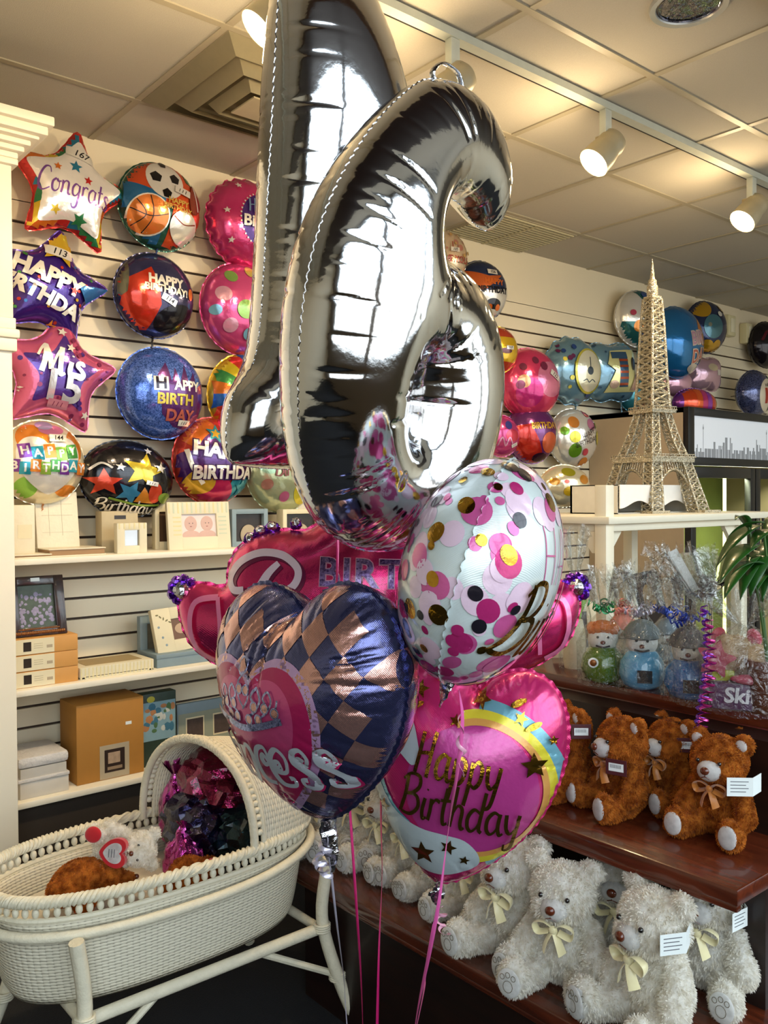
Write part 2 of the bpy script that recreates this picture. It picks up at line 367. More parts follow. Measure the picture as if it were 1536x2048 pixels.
class Pillow:
    """height field of two films welded along an outline (with holes) and blown up"""
    def __init__(s, outline, sp=.008, k=.85, holes=(), crease=.03, cdepth=.13, clen=.07, rnd=None, squeeze=0):
        rnd = rnd or random.Random(5)
        loops = []
        for h, o in enumerate([outline]+list(holes)):
            p = resample(o, sp)
            if (sarea(p) < 0) != (h > 0): p = p[::-1].copy()
            loops.append(p)
        s.loops = loops; allp = []; edges = []
        for p in loops:
            n0 = len(allp); allp += [tuple(v) for v in p]; edges += [(n0+i, n0+(i+1) % len(p)) for i in range(len(p))]
        s.nb = len(allp); bp = np.array(allp); nr = np.concatenate([normals2(p) for p in loops])
        inner = []
        for d in (.12, .45):
            q = bp-nr*sp*d; inner.append(q)
        lo = bp.min(0); hi = bp.max(0)
        xs = np.arange(lo[0], hi[0], sp); rows = []
        for j, y in enumerate(np.arange(lo[1], hi[1], sp*.866)): rows.append(np.stack([xs+(sp/2 if j % 2 else 0), np.full(len(xs), y)], 1))
        G = np.concatenate(rows)
        ins = inpoly(G, loops[0])
        for p in loops[1:]: ins &= ~inpoly(G, p)
        G = G[ins]; _, d = nearest(G, bp); G = G[d > sp*.85]
        I = np.concatenate(inner); _, d = nearest(I, bp); base = np.concatenate([np.full(len(bp), sp*.12), np.full(len(bp), sp*.45)])
        I = I[d > base*.9]
        inner = np.concatenate([I, G])
        V = np.concatenate([bp, inner])
        v2, e2, f2, ov, _, _ = delaunay_2d_cdt([Vector(v) for v in V], edges, [], 2, 1e-7)
        V2 = np.array([(v.x, v.y) for v in v2]); F = np.array([f for f in f2 if len(f) == 3])
        cen = V2[F].mean(1); keep = inpoly(cen, loops[0])
        for p in loops[1:]: keep &= ~inpoly(cen, p)
        F = F[keep]
        isb = np.array([any(o < s.nb for o in l) for l in ov])
        s.V = V2; s.F = F
        # Poisson solve (cotangent Laplacian, conjugate gradient)
        n = len(V2); A = V2[F[:, 0]]; B = V2[F[:, 1]]; C = V2[F[:, 2]]
        cr = lambda a, b: a[:, 0]*b[:, 1]-a[:, 1]*b[:, 0]
        ar = np.abs(cr(B-A, C-A))/2+1e-14
        I = []; J = []; Wt = []
        for a, b_, c in ((0, 1, 2), (1, 2, 0), (2, 0, 1)):
            pa, pb, pc = V2[F[:, a]], V2[F[:, b_]], V2[F[:, c]]
            cot = ((pa-pc)*(pb-pc)).sum(1)/(2*ar)
            I.append(F[:, a]); J.append(F[:, b_]); Wt.append(np.maximum(cot/2, 1e-4))
        I = np.concatenate(I); J = np.concatenate(J); Wt = np.concatenate(Wt)
        mass = np.bincount(F.ravel(), np.repeat(ar/3, 3), n)
        free = ~isb; diag = np.bincount(I, Wt, n)+np.bincount(J, Wt, n)+1e-12
        def mul(x): d = (x[I]-x[J])*Wt; r = np.bincount(I, d, n)-np.bincount(J, d, n); return r*free
        x = np.zeros(n); r = mass*free; z = r/diag; p = z.copy(); rz = (r*z).sum()
        for it in range(1200):
            Ap = mul(p); al = rz/(p@Ap+1e-30); x += al*p; r -= al*Ap; z = r/diag; rn = (r*z).sum()
            if rn < 1e-10*abs((mass*mass/diag).sum()): break
            p = z+rn/rz*p; rz = rn
        h = k*np.sqrt(np.maximum(2*x, 0)); s.u = x
        s.hb = h.copy()
        # puckers along the weld
        ix, d = nearest(V2, bp)
        off = 0; arc = np.zeros(len(bp)); per = []
        for p in loops:
            L = np.linalg.norm(np.roll(p, -1, 0)-p, axis=1); arc[off:off+len(p)] = np.concatenate([[0], np.cumsum(L)[:-1]])+off*100; per.append((off*100, L.sum())); off += len(p)
        sarc = arc[ix]
        # refine the arc position by projection on the tangent
        tg = np.stack([-nr[:, 1], nr[:, 0]], 1); sarc = sarc+((V2-bp[ix])*tg[ix]).sum(1)
        fac = np.ones(n)
        for a0, Lp in per:
            t = 0
            while crease and t < Lp:
                w = max(.0028, sp*.55)*rnd.uniform(.8, 1.5); dd = cdepth*rnd.uniform(.3, 1.2); ln = clen*rnd.choice([.35, .5, .7, 1, 1.3])
                ds = sarc-(a0+t); ds = np.where(np.abs(ds-Lp) < np.abs(ds), ds-Lp, ds); ds = np.where(np.abs(ds+Lp) < np.abs(ds), ds+Lp, ds)
                fac -= dd*np.exp(-(ds/w)**2)*np.exp(-(d/ln)**2)
                t += crease*rnd.uniform(.55, 1.5)
        h = h*np.clip(fac, .45, 1)
        h[isb] = 0
        s.h = h; s.isb = isb; s.d = d; s.tmax = h.max()
    def surf(s, sgn=1):
        return np.column_stack([s.V[:, 0], -sgn*s.h, s.V[:, 1]])     # local: x right, z up, front = -Y
    def bvh(s, sgn=1):
        return BVHTree.FromPolygons([Vector(p) for p in s.surf(sgn)], [tuple(int(i) for i in f) for f in s.F])
def tri2d(polys):
    """flat artwork (list of loops) to triangles"""
    vs = []; es = []
    for p in polys:
        n = len(vs); vs += [Vector((a[0], a[1])) for a in p]; es += [(n+i, n+(i+1) % len(p)) for i in range(len(p))]
    v, e, f, _, _, _ = delaunay_2d_cdt(vs, es, [], 1, 1e-6)
    return [tuple(a) for a in v], [tuple(t) for t in f]
_TX = {}
def text2d(s, size=1, bold=0, shear=0, space=1):
    key = (s, bold, shear, space)
    if key not in _TX:
        c = bpy.data.curves.new('lettering', 'FONT'); c.body = s; c.size = 1; c.offset = bold; c.shear = shear; c.space_character = space; c.align_x = 'CENTER'; c.align_y = 'CENTER'; c.resolution_u = 3
        o = bpy.data.objects.new('lettering', c); COL.objects.link(o); dg = bpy.context.evaluated_depsgraph_get()
        me = o.evaluated_get(dg).to_mesh(); _TX[key] = ([(v.co.x, v.co.y) for v in me.vertices], [tuple(p.vertices) for p in me.polygons])
        o.evaluated_get(dg).to_mesh_clear(); bpy.data.objects.remove(o); bpy.data.curves.remove(c)
    v, f = _TX[key]; return [(a*size, b*size) for a, b in v], f
def xf(vf, x=0, y=0, rot=0, sx=1, sy=1):
    v, f = vf; c, s_ = math.cos(rot), math.sin(rot)
    return [(x+(a*sx)*c-(b*sy)*s_, y+(a*sx)*s_+(b*sy)*c) for a, b in v], f
def disc(x, y, rx, ry=None, rot=0, n=28, wob=0, rnd=None):
    ry = ry or rx; ph = (rnd or random).uniform(0, 6)
    pts = []
    for i in range(n):
        t = 2*PI*i/n; w = 1+wob*math.sin(2*t+ph)+wob*.5*math.sin(3*t+ph*2)
        a, b = rx*w*math.cos(t), ry*w*math.sin(t); pts.append((x+a*math.cos(rot)-b*math.sin(rot), y+a*math.sin(rot)+b*math.cos(rot)))
    return pts, [tuple(range(n))]
def star(x, y, r, rot=0, k=.45, n=5):
    return [(x+(r if i % 2 == 0 else r*k)*math.sin(rot+PI*i/n), y+(r if i % 2 == 0 else r*k)*math.cos(rot+PI*i/n)) for i in range(2*n)]
def poly(pts): return tri2d([pts])
def stardec(x, y, r, rot=0, k=.45): return poly(star(x, y, r, rot, k))
def stroke(pts, w, n=6, w1=None, calli=0, closed=False):
    """brush stroke along a smooth line; calli widens the down strokes"""
    c = catmull([(a[0], a[1], 0) for a in pts], n, closed) if n > 1 else [Vector((a[0], a[1], 0)) for a in pts]
    L = []; m = len(c)
    for i, p in enumerate(c):
        a = c[max(0, i-1)]; b = c[min(m-1, i+1)]; t = (b-a); t = t.normalized() if t.length > 1e-9 else Vector((1, 0, 0))
        nrm = Vector((-t.y, t.x, 0)); ww = w if w1 is None else w+(w1-w)*i/(m-1)
        if calli: ww *= 1+calli*max(0, -t.y)-calli*.4*max(0, t.y)
        L.append((p+nrm*ww/2, p-nrm*ww/2))
    vs = [q for ab in L for q in ((ab[0].x, ab[0].y), (ab[1].x, ab[1].y))]
    fs = [(2*i, 2*i+2, 2*i+3, 2*i+1) for i in range(m-1)]
    return vs, fs
def disc_ring(x, y, r, w, n=36, ry=None):
    ry = ry or r
    vs = []
    for i in range(n):
        t = 2*PI*i/n; vs += [(x+(r+w/2)*math.cos(t), y+(ry+w/2)*math.sin(t)), (x+(r-w/2)*math.cos(t), y+(ry-w/2)*math.sin(t))]
    return vs, [(2*i, 2*((i+1) % n), 2*((i+1) % n)+1, 2*i+1) for i in range(n)]
GLY = {  # brush script glyphs: strokes in a unit em (x, y), last number = advance
 'H': ([[(.12, .95), (.1, .5), (.05, 0)], [(.52, 1), (.48, .5), (.45, -.05)], [(.08, .45), (.3, .5), (.5, .5)]], .66),
 'a': ([[(.42, .5), (.25, .56), (.08, .38), (.08, .12), (.22, 0), (.38, .15), (.44, .52)], [(.44, .55), (.42, .2), (.5, 0), (.6, .05)]], .58),
 'p': ([[(.1, .55), (.08, 0), (.02, -.45)], [(.1, .4), (.25, .58), (.42, .45), (.4, .15), (.25, 0), (.1, .1)]], .54),
 'y': ([[(.06, .55), (.1, .2), (.25, .05), (.42, .25)], [(.46, .56), (.4, .1), (.3, -.35), (.12, -.42), (.1, -.25)]], .56),
 'B': ([[(.12, .98), (.12, .5), (.02, 0)], [(-.02, .82), (.2, 1), (.5, .98), (.55, .75), (.35, .55), (.16, .5)], [(.2, .52), (.5, .5), (.6, .25), (.4, .02), (.12, .0), (-.02, .08)]], .68),
 'i': ([[(.12, .52), (.08, .2), (.14, .0), (.24, .06)], [(.16, .72), (.17, .76)]], .26),
 'r': ([[(.08, .55), (.08, .25), (.05, 0)], [(.08, .35), (.2, .55), (.36, .52)]], .38),
 't': ([[(.16, .9), (.12, .3), (.18, .02), (.3, .06)], [(0, .58), (.18, .6), (.32, .62)]], .36),
 'h': ([[(.1, 1), (.08, .5), (.04, 0)], [(.07, .3), (.2, .55), (.36, .48), (.36, .15), (.42, 0), (.5, .05)]], .52),
 'd': ([[(.42, .48), (.22, .55), (.06, .35), (.08, .1), (.22, 0), (.38, .15), (.44, .4)], [(.5, 1), (.46, .5), (.44, .1), (.54, 0)]], .6),
 'n': ([[(.08, .55), (.08, .25), (.04, 0)], [(.08, .3), (.2, .54), (.38, .5), (.38, .15), (.44, 0), (.52, .05)]], .56),
 'c': ([[(.36, .42), (.38, .53), (.22, .57), (.07, .38), (.07, .12), (.22, -.02), (.42, .08)]], .46),
 'e': ([[(.08, .26), (.3, .3), (.36, .45), (.24, .57), (.08, .42), (.06, .15), (.2, -.02), (.42, .1)]], .46),
 's': ([[(.34, .46), (.28, .57), (.14, .54), (.1, .42), (.24, .3), (.34, .16), (.24, 0), (.08, .02), (.03, .1)]], .42),
 'o': ([[(.24, .55), (.08, .4), (.08, .12), (.22, 0), (.38, .12), (.4, .38), (.28, .54), (.34, .44), (.5, .48)]], .5),
 'g': ([[(.4, .5), (.22, .56), (.07, .36), (.1, .1), (.25, .05), (.4, .25), (.43, .52)], [(.44, .54), (.42, 0), (.36, -.38), (.18, -.45), (.08, -.3)]], .56),
 'C': ([[(.55, .75), (.48, .98), (.25, .95), (.06, .6), (.08, .2), (.28, -.02), (.58, .12)]], .62),
 'M': ([[(-.1, .55), (0, .8), (.14, .95), (.14, .5), (.06, 0)], [(.15, .9), (.3, .5), (.36, .12)], [(.36, .12), (.5, .6), (.68, .98)], [(.68, .98), (.66, .4), (.7, 0), (.84, .08)]], .92),
 'P': ([[(.3, .95), (.22, .5), (.1, 0)], [(-.05, .45), (-.15, .7), (.1, .98), (.5, 1.02), (.72, .8), (.62, .5), (.35, .42)]], .8),
 'l': ([[(.1, 1), (.06, .4), (.14, 0), (.24, .05)]], .26), ' ': ([], .35), '!': ([[(.14, 1), (.1, .3)], [(.08, .05), (.08, .01)]], .3),
 'L': ([[(.1, 1), (.06, .4), (.04, 0), (.3, 0), (.46, .04)]], .5), 'v': ([[(.04, .55), (.2, .02)], [(.2, .02), (.38, .56)]], .42),
 'u': ([[(.06, .55), (.06, .15), (.2, 0), (.36, .15)], [(.4, .55), (.38, .15), (.48, 0)]], .52), 'k': ([[(.08, 1), (.04, 0)], [(.36, .55), (.1, .28), (.4, 0)]], .44),
}
def script(s, h, w=.1, calli=.9, slant=0, track=1, n=5):
    vs = []; fs = []; x = 0
    for ch in s:
        st, adv = GLY[ch]
        for q in st:
            v, f = stroke([(x+a*1.0, b) for a, b in q], w, n, calli=calli); k = len(vs); vs += v; fs += [tuple(i+k for i in t) for t in f]
        x += adv*track
    return [((a-x/2+slant*(b-.4))*h, (b-.4)*h) for a, b in vs], fs
def cutgrid(vf, cell):
    v, f = vf; bm = bmesh.new(); V = [bm.verts.new((a, b, 0)) for a, b in v]
    for t in f:
        try: bm.faces.new([V[i] for i in t])
        except ValueError: pass
    if not v: return bm
    xs = [a for a, b in v]; ys = [b for a, b in v]
    for ax, lo, hi in ((0, min(xs), max(xs)), (1, min(ys), max(ys))):
        t = math.floor(lo/cell)*cell+cell
        while t < hi:
            co = (t, 0, 0) if ax == 0 else (0, t, 0); no = (1, 0, 0) if ax == 0 else (0, 1, 0)
            bmesh.ops.bisect_plane(bm, geom=bm.verts[:]+bm.edges[:]+bm.faces[:], dist=1e-7, plane_co=co, plane_no=no); t += cell
    return bm
def balloon(name, outline, mats, prints=(), sp=.009, k=.85, parent=None, flange=.005, extra=None, cell=None, holes=(), pil=None, **kw):
    """mats[0] film front, mats[1] film back, further ones for prints [(vf, matindex), ...] in local x,z"""
    pl = pil or Pillow(outline, sp, k, holes, **kw)
    b = MB(); F = [tuple(int(i) for i in f) for f in pl.F]
    Sf = pl.surf(1); b.add([tuple(p) for p in Sf], F, 0)
    b.add([tuple(p) for p in pl.surf(-1)], [f[::-1] for f in F], 1)
    for p in pl.loops:
        nr = normals2(p); n = len(p); q = p+nr*flange*(1+.25*np.sin(np.arange(n)*1.7))[:, None]; wv = .0025*np.sin(np.arange(n)*2.1)
        vs = [(a, 0, c) for a, c in p]+[(q[i, 0], wv[i], q[i, 1]) for i in range(n)]
        b.add(vs, [(i, (i+1) % n, n+(i+1) % n, n+i) for i in range(n)], 0)
    bvs = {}; lay = .0005; nl = 1+sum(1 for p in prints if not (len(p) > 2 and len(p[0][0]) == 4))
    for pr in prints:
        vf, mi = pr[0], pr[1]; sg = pr[2] if len(pr) > 2 else 1
        if sg not in bvs: bvs[sg] = pl.bvh(sg)
        bv = bvs[sg]
        bm = cutgrid(vf, cell or max(sp*1.1, .008)); dead = []
        for v in bm.verts:
            h = bv.ray_cast(Vector((v.co.x, -sg, v.co.y)), Vector((0, sg, 0)))
            if h[0] is None: dead.append(v); continue
            nn = h[1] if h[1].y*sg < 0 else -h[1]
            v.co = h[0]+nn*(lay+.00012)+Vector((0, -lay*sg, 0))
        bmesh.ops.delete(bm, geom=dead, context='VERTS'); bmesh.ops.recalc_face_normals(bm, faces=bm.faces[:]); b.addbm(bm, mi); lay += 0 if (len(pr) > 2 and len(vf[0]) == 4) else min(.00032, .006/nl)
    if extra: extra(b, pl)
    o = b.build(name, mats, parent, ang=None)
    return o, pl
def surfdots(specs):
    """round dots laid on the curved film: (count, radii, materials, seed, reject(x, y, z))"""
    def ex(b, pl):
        F = [tuple(int(i) for i in f) for f in pl.F]; A = [Vector(p) for p in pl.surf(1)]; B = [Vector(p) for p in pl.surf(-1)]; n = len(A)
        bv = BVHTree.FromPolygons(A+B, F+[tuple(i+n for i in f) for f in F]); T = np.array(A+B); FF = np.array(F+[tuple(i+n for i in f) for f in F])
        ar = np.linalg.norm(np.cross(T[FF[:, 1]]-T[FF[:, 0]], T[FF[:, 2]]-T[FF[:, 0]]), axis=1); cum = np.cumsum(ar)/ar.sum(); lay = .0004
        for cnt, radii, ms, seed, rej in specs:
            rnd = random.Random(seed); k = 0
            for _ in range(cnt*3):
                if k >= cnt: break
                c = Vector(T[FF[np.searchsorted(cum, rnd.random())]].mean(0)); r = rnd.choice(radii); mi = rnd.choice(ms)
                if rej and rej(c.x, c.y, c.z): continue
                k += 1; h = bv.find_nearest(c); nn = h[1]
                if nn.dot(c) < 0: nn = -nn
                u = nn.orthogonal().normalized(); w = nn.cross(u); vs = []; a0 = rnd.uniform(0, 6); el = rnd.uniform(.75, 1)
                for q, m in ((0, 1), (.35, 10), (.7, 20), (1, 20)):
                    for i in range(m):
                        t = 2*PI*i/m; p = c+(u*math.cos(t+a0)+w*math.sin(t+a0)*el)*r*q; g = bv.find_nearest(p); gn = g[1]
                        if gn.dot(nn) < 0: gn = -gn
                        vs.append(g[0]+gn*lay)
                fs = [(0, 1+i, 1+(i+1) % 10) for i in range(10)]
                fs += [f for i in range(10) for f in ((1+i, 11+2*i, 11+2*i+1), (1+i, 11+2*i+1, 1+(i+1) % 10), (1+(i+1) % 10, 11+2*i+1, 11+(2*i+2) % 20))]
                fs += [(11+i, 31+i, 31+(i+1) % 20, 11+(i+1) % 20) for i in range(20)]
                b.add(vs, fs, mi); lay += .000008
    return ex
def heart(w, h, n=90):
    hp = [(.09, .45), (.22, .5), (.36, .47), (.46, .36), (.5, .2), (.485, .04), (.43, -.12), (.33, -.27), (.2, -.40), (.08, -.485)]
    L = [(0, .36)]+hp+[(0, -.515)]; out = [(v.x*w, v.y*h) for v in catmull([(a, b, 0) for a, b in L], 5)]
    return out+[(-a, b) for a, b in out[-2:0:-1]]
def circ(r, ry=None, n=80): ry = ry or r; return [(r*math.cos(2*PI*i/n), ry*math.sin(2*PI*i/n)) for i in range(n)]
def rstar(r, k=.5, rot=0, soft=4):
    p = star(0, 0, r, rot, k); p = [(a, b, 0) for a, b in p]; out = []
    for i in range(10):
        a, b, c = Vector(p[i-1]), Vector(p[i]), Vector(p[(i+1) % 10]); f = .16 if i % 2 == 0 else .3
        A = b.lerp(a, f); C = b.lerp(c, f)
        for j in range(soft+1): t = j/soft; out.append(tuple((A.lerp(b, t).lerp(b.lerp(C, t), t))[:2]))
    return out
M_sil = foilmat('silver_foil', 'd4d6da', .09, 1, .02, bump=.03)
M_silc = foilmat('crumpled_silver_foil', 'c9ccd2', .12, 1, .04, bump=.6)
def neck(parent, x, z, ln=.07, w=.026, m=None, rot=0, bulge=0, seed=0):
    """twisted filling tail below a balloon"""
    rnd = random.Random(seed); b = MB(); pts = []; rr = []
    n = 14
    for i in range(n):
        t = i/(n-1); pts.append((x+math.sin(rot)*t*ln+rnd.uniform(-1, 1)*.0015, 0, z-math.cos(rot)*t*ln)); rr.append(w*(1-.72*t)+(bulge*math.exp(-((t-.6)/.18)**2)))
    b.tube(pts, rr, 0, 12, flat=.35, twist=.12)
    v = [Vector(p) for p in b.v]; b.v = [tuple(p+Vector((rnd.uniform(-1, 1), rnd.uniform(-1, 1), 0))*.0012) for p in v]
    return b.build('neck', m or M_silc, parent, ang=25)
# ================================================================ the bouquet of helium balloons
def frame(px, py, d, yaw=0, pitch=0, roll=0):
    p = P(px, py, d=d); y = Vector((p.x, p.y, 0)).normalized(); x = y.cross(Vector((0, 0, 1))); z = Vector((0, 0, 1))
    M = Matrix((x, y, z)).transposed()
    M = M @ Matrix.Rotation(R(-roll), 3, 'Y') @ Matrix.Rotation(R(yaw), 3, 'Z') @ Matrix.Rotation(R(pitch), 3, 'X')
    # roll > 0 leans the top to the right as seen
    return p, M
def fthing(name, label, cat, px, py, d, yaw=0, pitch=0, roll=0, group=None):
    p, M = frame(px, py, d, yaw, pitch, -roll)
    t = thing(name, label, cat, p, group=group); t.rotation_euler = M.to_euler(); t['_M'] = 0; del t['_M']
    return t, Matrix.Translation(p) @ M.to_4x4()
def tolocal(W4, px, py, d): return W4.inverted() @ P(px, py, d=d)
def ribbon(t, W4, pts, m, w=.0026, name='ribbon', flat=.22, tw=.35):
    """pts: (px, py, distance) down to the floor weight"""
    L = catmull([tolocal(W4, *p) for p in pts], 10)
    b = MB(); b.tube(L, w, 0, 8, flat=flat, twist=tw*.2); return b.build(name, m, t)
def curl(t, W4, px, py, d, n=4, r=.010, ln=.07, m=None, w=.0028, seed=1, dx=0):
    rnd = random.Random(seed); c = tolocal(W4, px, py, d); Mi = W4.inverted().to_3x3(); b = MB(); pts = []
    for i in range(n*14+1):
        a = 2*PI*i/14; f = i/(n*14); rr = r*(.6+.6*math.sin(f*5+seed)**2)
        pts.append(c+Mi @ Vector((rr*math.cos(a)+dx*f, rr*math.sin(a), -ln*f)))
    b.tube(pts, w, 0, 8, flat=.15); return b.build('curled_ribbon', m, t)
M_rsil = foilmat('silver_ribbon', 'b9b4c4', .3, .5); M_rpink = foilmat('pink_ribbon', 'd65aa0', .35, .2); M_rmag = foilmat('magenta_ribbon', 'b0185e', .35, .3); M_rpale = foilmat('pale_pink_ribbon', 'e3a7c0', .35, .1); M_rpur = foilmat('purple_ribbon', '5a2ca0', .3, .5)
WPT = (735, 2480, 1.62)
# ---- number 6
SIX = [(.07, .50), (.18, .475), (.27, .40), (.31, .32), (.305, .27), (.275, .235), (.22, .24), (.15, .272), (.08, .278), (.03, .25), (-.0, .20), (-.0, .155), (.03, .140), (.1, .147), (.19, .11), (.27, .02), (.315, -.11), (.31, -.27), (.25, -.40), (.15, -.475), (.03, -.50), (-.09, -.485), (-.2, -.42), (-.28, -.29), (-.315, -.11), (-.312, .07), (-.265, .22), (-.17, .36), (-.06, .46), (.0, .49)]
ol = [(v.x*1.0, v.y*1.0) for v in catmull([(a, b, 0) for a, b in SIX], 5, True)]
hole = [(-.035+.014*math.cos(2*PI*i/30), -.15+.095*math.sin(2*PI*i/30)) for i in range(30)]
t, W6 = fthing('number_six_balloon', 'giant silver foil number 6 balloon in front of the silver number 1', 'balloon', 812, 650, 1.66, 54, 19, -9)
k6 = .885
balloon('foil_body', [(a*k6*1.04, b*k6) for a, b in ol], [M_sil, M_sil], sp=.0055, k=.90, parent=t, holes=[[(a*k6*1.04, b*k6) for a, b in hole]], crease=.042, cdepth=.085, clen=.075, flange=.0012, rnd=random.Random(3))
b = MB(); b.tube(catmull([(.02, 0, .425), (.0, 0, .445), (.03, 0, .468), (.08, 0, .464), (.10, 0, .438), (.09, 0, .415)], 8), .006, 0, 8, flat=.5); b.ell((.10, 0, .438), (.016, .012, .01)); b.build('hanging_loop', M_silc, t)
ribbon(t, W6, [(676, 1080, 1.60), (674, 1150, 1.585), (672, 1230, 1.58), (690, 1450, 1.72), (700, 1620, 1.70), (712, 1800, 1.68), (722, 1960, 1.66), (728, 2150, 1.64), WPT], M_rmag)
# ---- number 1 (seen from its back, flag to the right)
ONE = [(-.125, .44), (-.10, .50), (-.04, .53), (.05, .53), (.11, .46), (.18, .36), (.235, .25), (.25, .20), (.235, .16), (.19, .12), (.15, .07), (.135, .02), (.135, -.2), (.14, -.31), (.15, -.34), (.17, -.37), (.175, -.43), (.17, -.49), (.15, -.505), (0, -.51), (-.15, -.505), (-.185, -.49), (-.195, -.43), (-.185, -.37), (-.155, -.325), (-.135, -.29), (-.125, -.2), (-.125, .1)]
ol = [(v.x, v.y) for v in catmull([(a, b, 0) for a, b in ONE], 5, True)]
t, W1 = fthing('number_one_balloon', 'tall silver foil number 1 balloon behind the number 6', 'balloon', 628, 450, 1.93, 42, 6, 0)
balloon('foil_body', [(a*1.06, b*1.06) for a, b in ol], [M_sil, M_sil], sp=.0065, k=.9, parent=t, crease=.045, cdepth=.08, clen=.045, flange=.0014, rnd=random.Random(9))
# ---- crown balloon
t, WC = fthing('crown_balloon', 'wide magenta foil crown balloon with Birthday Princess lettering and purple gems', 'balloon', 760, 1210, 2.02, 0, 0, 0)
def crl(px, py, W4=WC, d0=(760, 1210, 2.02)):
    """photo pixel on the balloon's own weld plane"""
    o = P(*d0[:2], d=d0[2]); n = W4.to_3x3() @ Vector((0, -1, 0)); q = W4.inverted() @ PPL(px, py, o, n); return (q.x, q.z)
half = [(760, 1395), (660, 1405), (560, 1385), (480, 1350), (425, 1322), (385, 1290), (366, 1250), (358, 1210), (368, 1180), (400, 1166), (452, 1172), (458, 1135), (478, 1095), (520, 1070), (570, 1060), (615, 1060), (650, 1035), (690, 1005), (730, 985), (760, 978)]
L = [crl(*p) for p in half]; full = L+[(-a, b) for a, b in L[-2:0:-1]]
x0 = L[0][0]; full = L+[(2*x0-a, b) for a, b in L[-2:0:-1]]
ol = [(v.x, v.y) for v in catmull([(a, b, 0) for a, b in full], 4, True)]
M_mag = foilmat('magenta_foil', 'dc3478', .2, .8, lines=.14); M_purf = foilmat('violet_foil', '6a23b8', .14, .9, bump=.6); M_lil = foilmat('pale_lettering_film', 'd9c3cf', .4, .2); M_dpl = foilmat('dark_violet_holographic', '5b3a78', .3, .7, glitter=1); M_plum = foilmat('plum_shadow', '6b1040', .35, .4)
M_pinks = foilmat('pale_pink_band', 'df7aa6', .35, .4)
pr = []
def U(px, py): return crl(px, py)
def ustroke(pts, w, calli=0, n=6, w1=None): return stroke([U(*p) for p in pts], w, n, w1=w1, calli=calli)
Pst = [[(500, 1172), (478, 1172), (470, 1150), (490, 1120), (530, 1102), (575, 1106), (605, 1130), (600, 1158), (570, 1176), (540, 1180)]]
pr.append((xf(ustroke(Pst[0], .020, n=8), .006, -.005), 5)); pr.append((xf(ustroke([(568, 1120), (548, 1140), (528, 1175), (505, 1215), (485, 1260)], .012, w1=.03), .006, -.005), 5))
pr.append((ustroke(Pst[0], .016, n=8), 2)); pr.append((ustroke([(568, 1120), (548, 1140), (528, 1175), (505, 1215), (485, 1260)], .012, w1=.03), 2))
for a, b_ in ((592, 1182), (628, 1200), (664, 1182), (700, 1205)): pr.append((disc(*U(a, b_), .011, .014), 2))
q = U(720, 1215); pr.append((xf(script('rincess', .12, .15), q[0]+.07, q[1]-.01), 2))
q = U(792, 1142); pr.append((xf(text2d('BIRTHDAY', .083, .02, 0, 1.12), q[0]+.045, q[1], R(-2)), 3))
pr.insert(0, (xf(text2d('BIRTHDAY', .083, .045, 0, 1.12), q[0]+.045, q[1], R(-2)), 6))
for s_ in (1, -1):
    c0 = x0
    f = lambda p: (c0+s_*(p[0]-c0), p[1])
    pr.append((stroke([f(U(*p)) for p in [(448, 1190), (402, 1200), (392, 1245), (405, 1290), (440, 1310)]], .012, 6), 4))
    pr.append((stroke([f(U(*p)) for p in [(448, 1190), (456, 1240), (452, 1300)]], .010, 6), 4))
balloon('foil_body', ol, [M_mag, M_mag, M_lil, M_dpl, M_pinks, M_plum, M_rpale], pr, sp=.0085, cell=.006, k=.78, parent=t, crease=.022, cdepth=.10, clen=.03, rnd=random.Random(4))
for s_ in (1, -1):
    for (px, py, r_, g) in [(365, 1180, .026, 1), (487, 1100, .013, 1), (500, 1078, .014, 1), (522, 1064, .016, 1), (545, 1056, .015, 0), (592, 1048, .014, 1), (475, 1115, .011, 0)]:
        q = U(px, py); x = x0+s_*(q[0]-x0); b = MB(); rnd = random.Random(px)
        if r_ > .02:
            for i in range(9): a = 2*PI*i/9; b.ell((x+.024*math.cos(a), .004*math.sin(3*a), q[1]+.024*math.sin(a)), (.013, .016, .013), 0, u=10, w=7)
            b.ell((x, -.008, q[1]), (r_*.8, .022, r_*.8), 1, u=12, w=8)
        else: b.ell((x, 0, q[1]), (r_*1.15, r_*.8, r_), 0, u=10, w=7); b.ell((x, -.006, q[1]+.004), (r_*.75, r_*.7, r_*.75), 1, u=10, w=7)
        v = [Vector(p) for p in b.v]; b.v = [tuple(p+noise.noise_vector(p*160)*.0035) for p in v]
        b.build('gem', [M_purf, M_silc], t, ang=20)
ribbon(t, WC, [(770, 1395, 2.0), (762, 1600, 1.85), (764, 1750, 1.75), (758, 1900, 1.7), (750, 2200, 1.66), WPT], M_rmag, w=.0032)
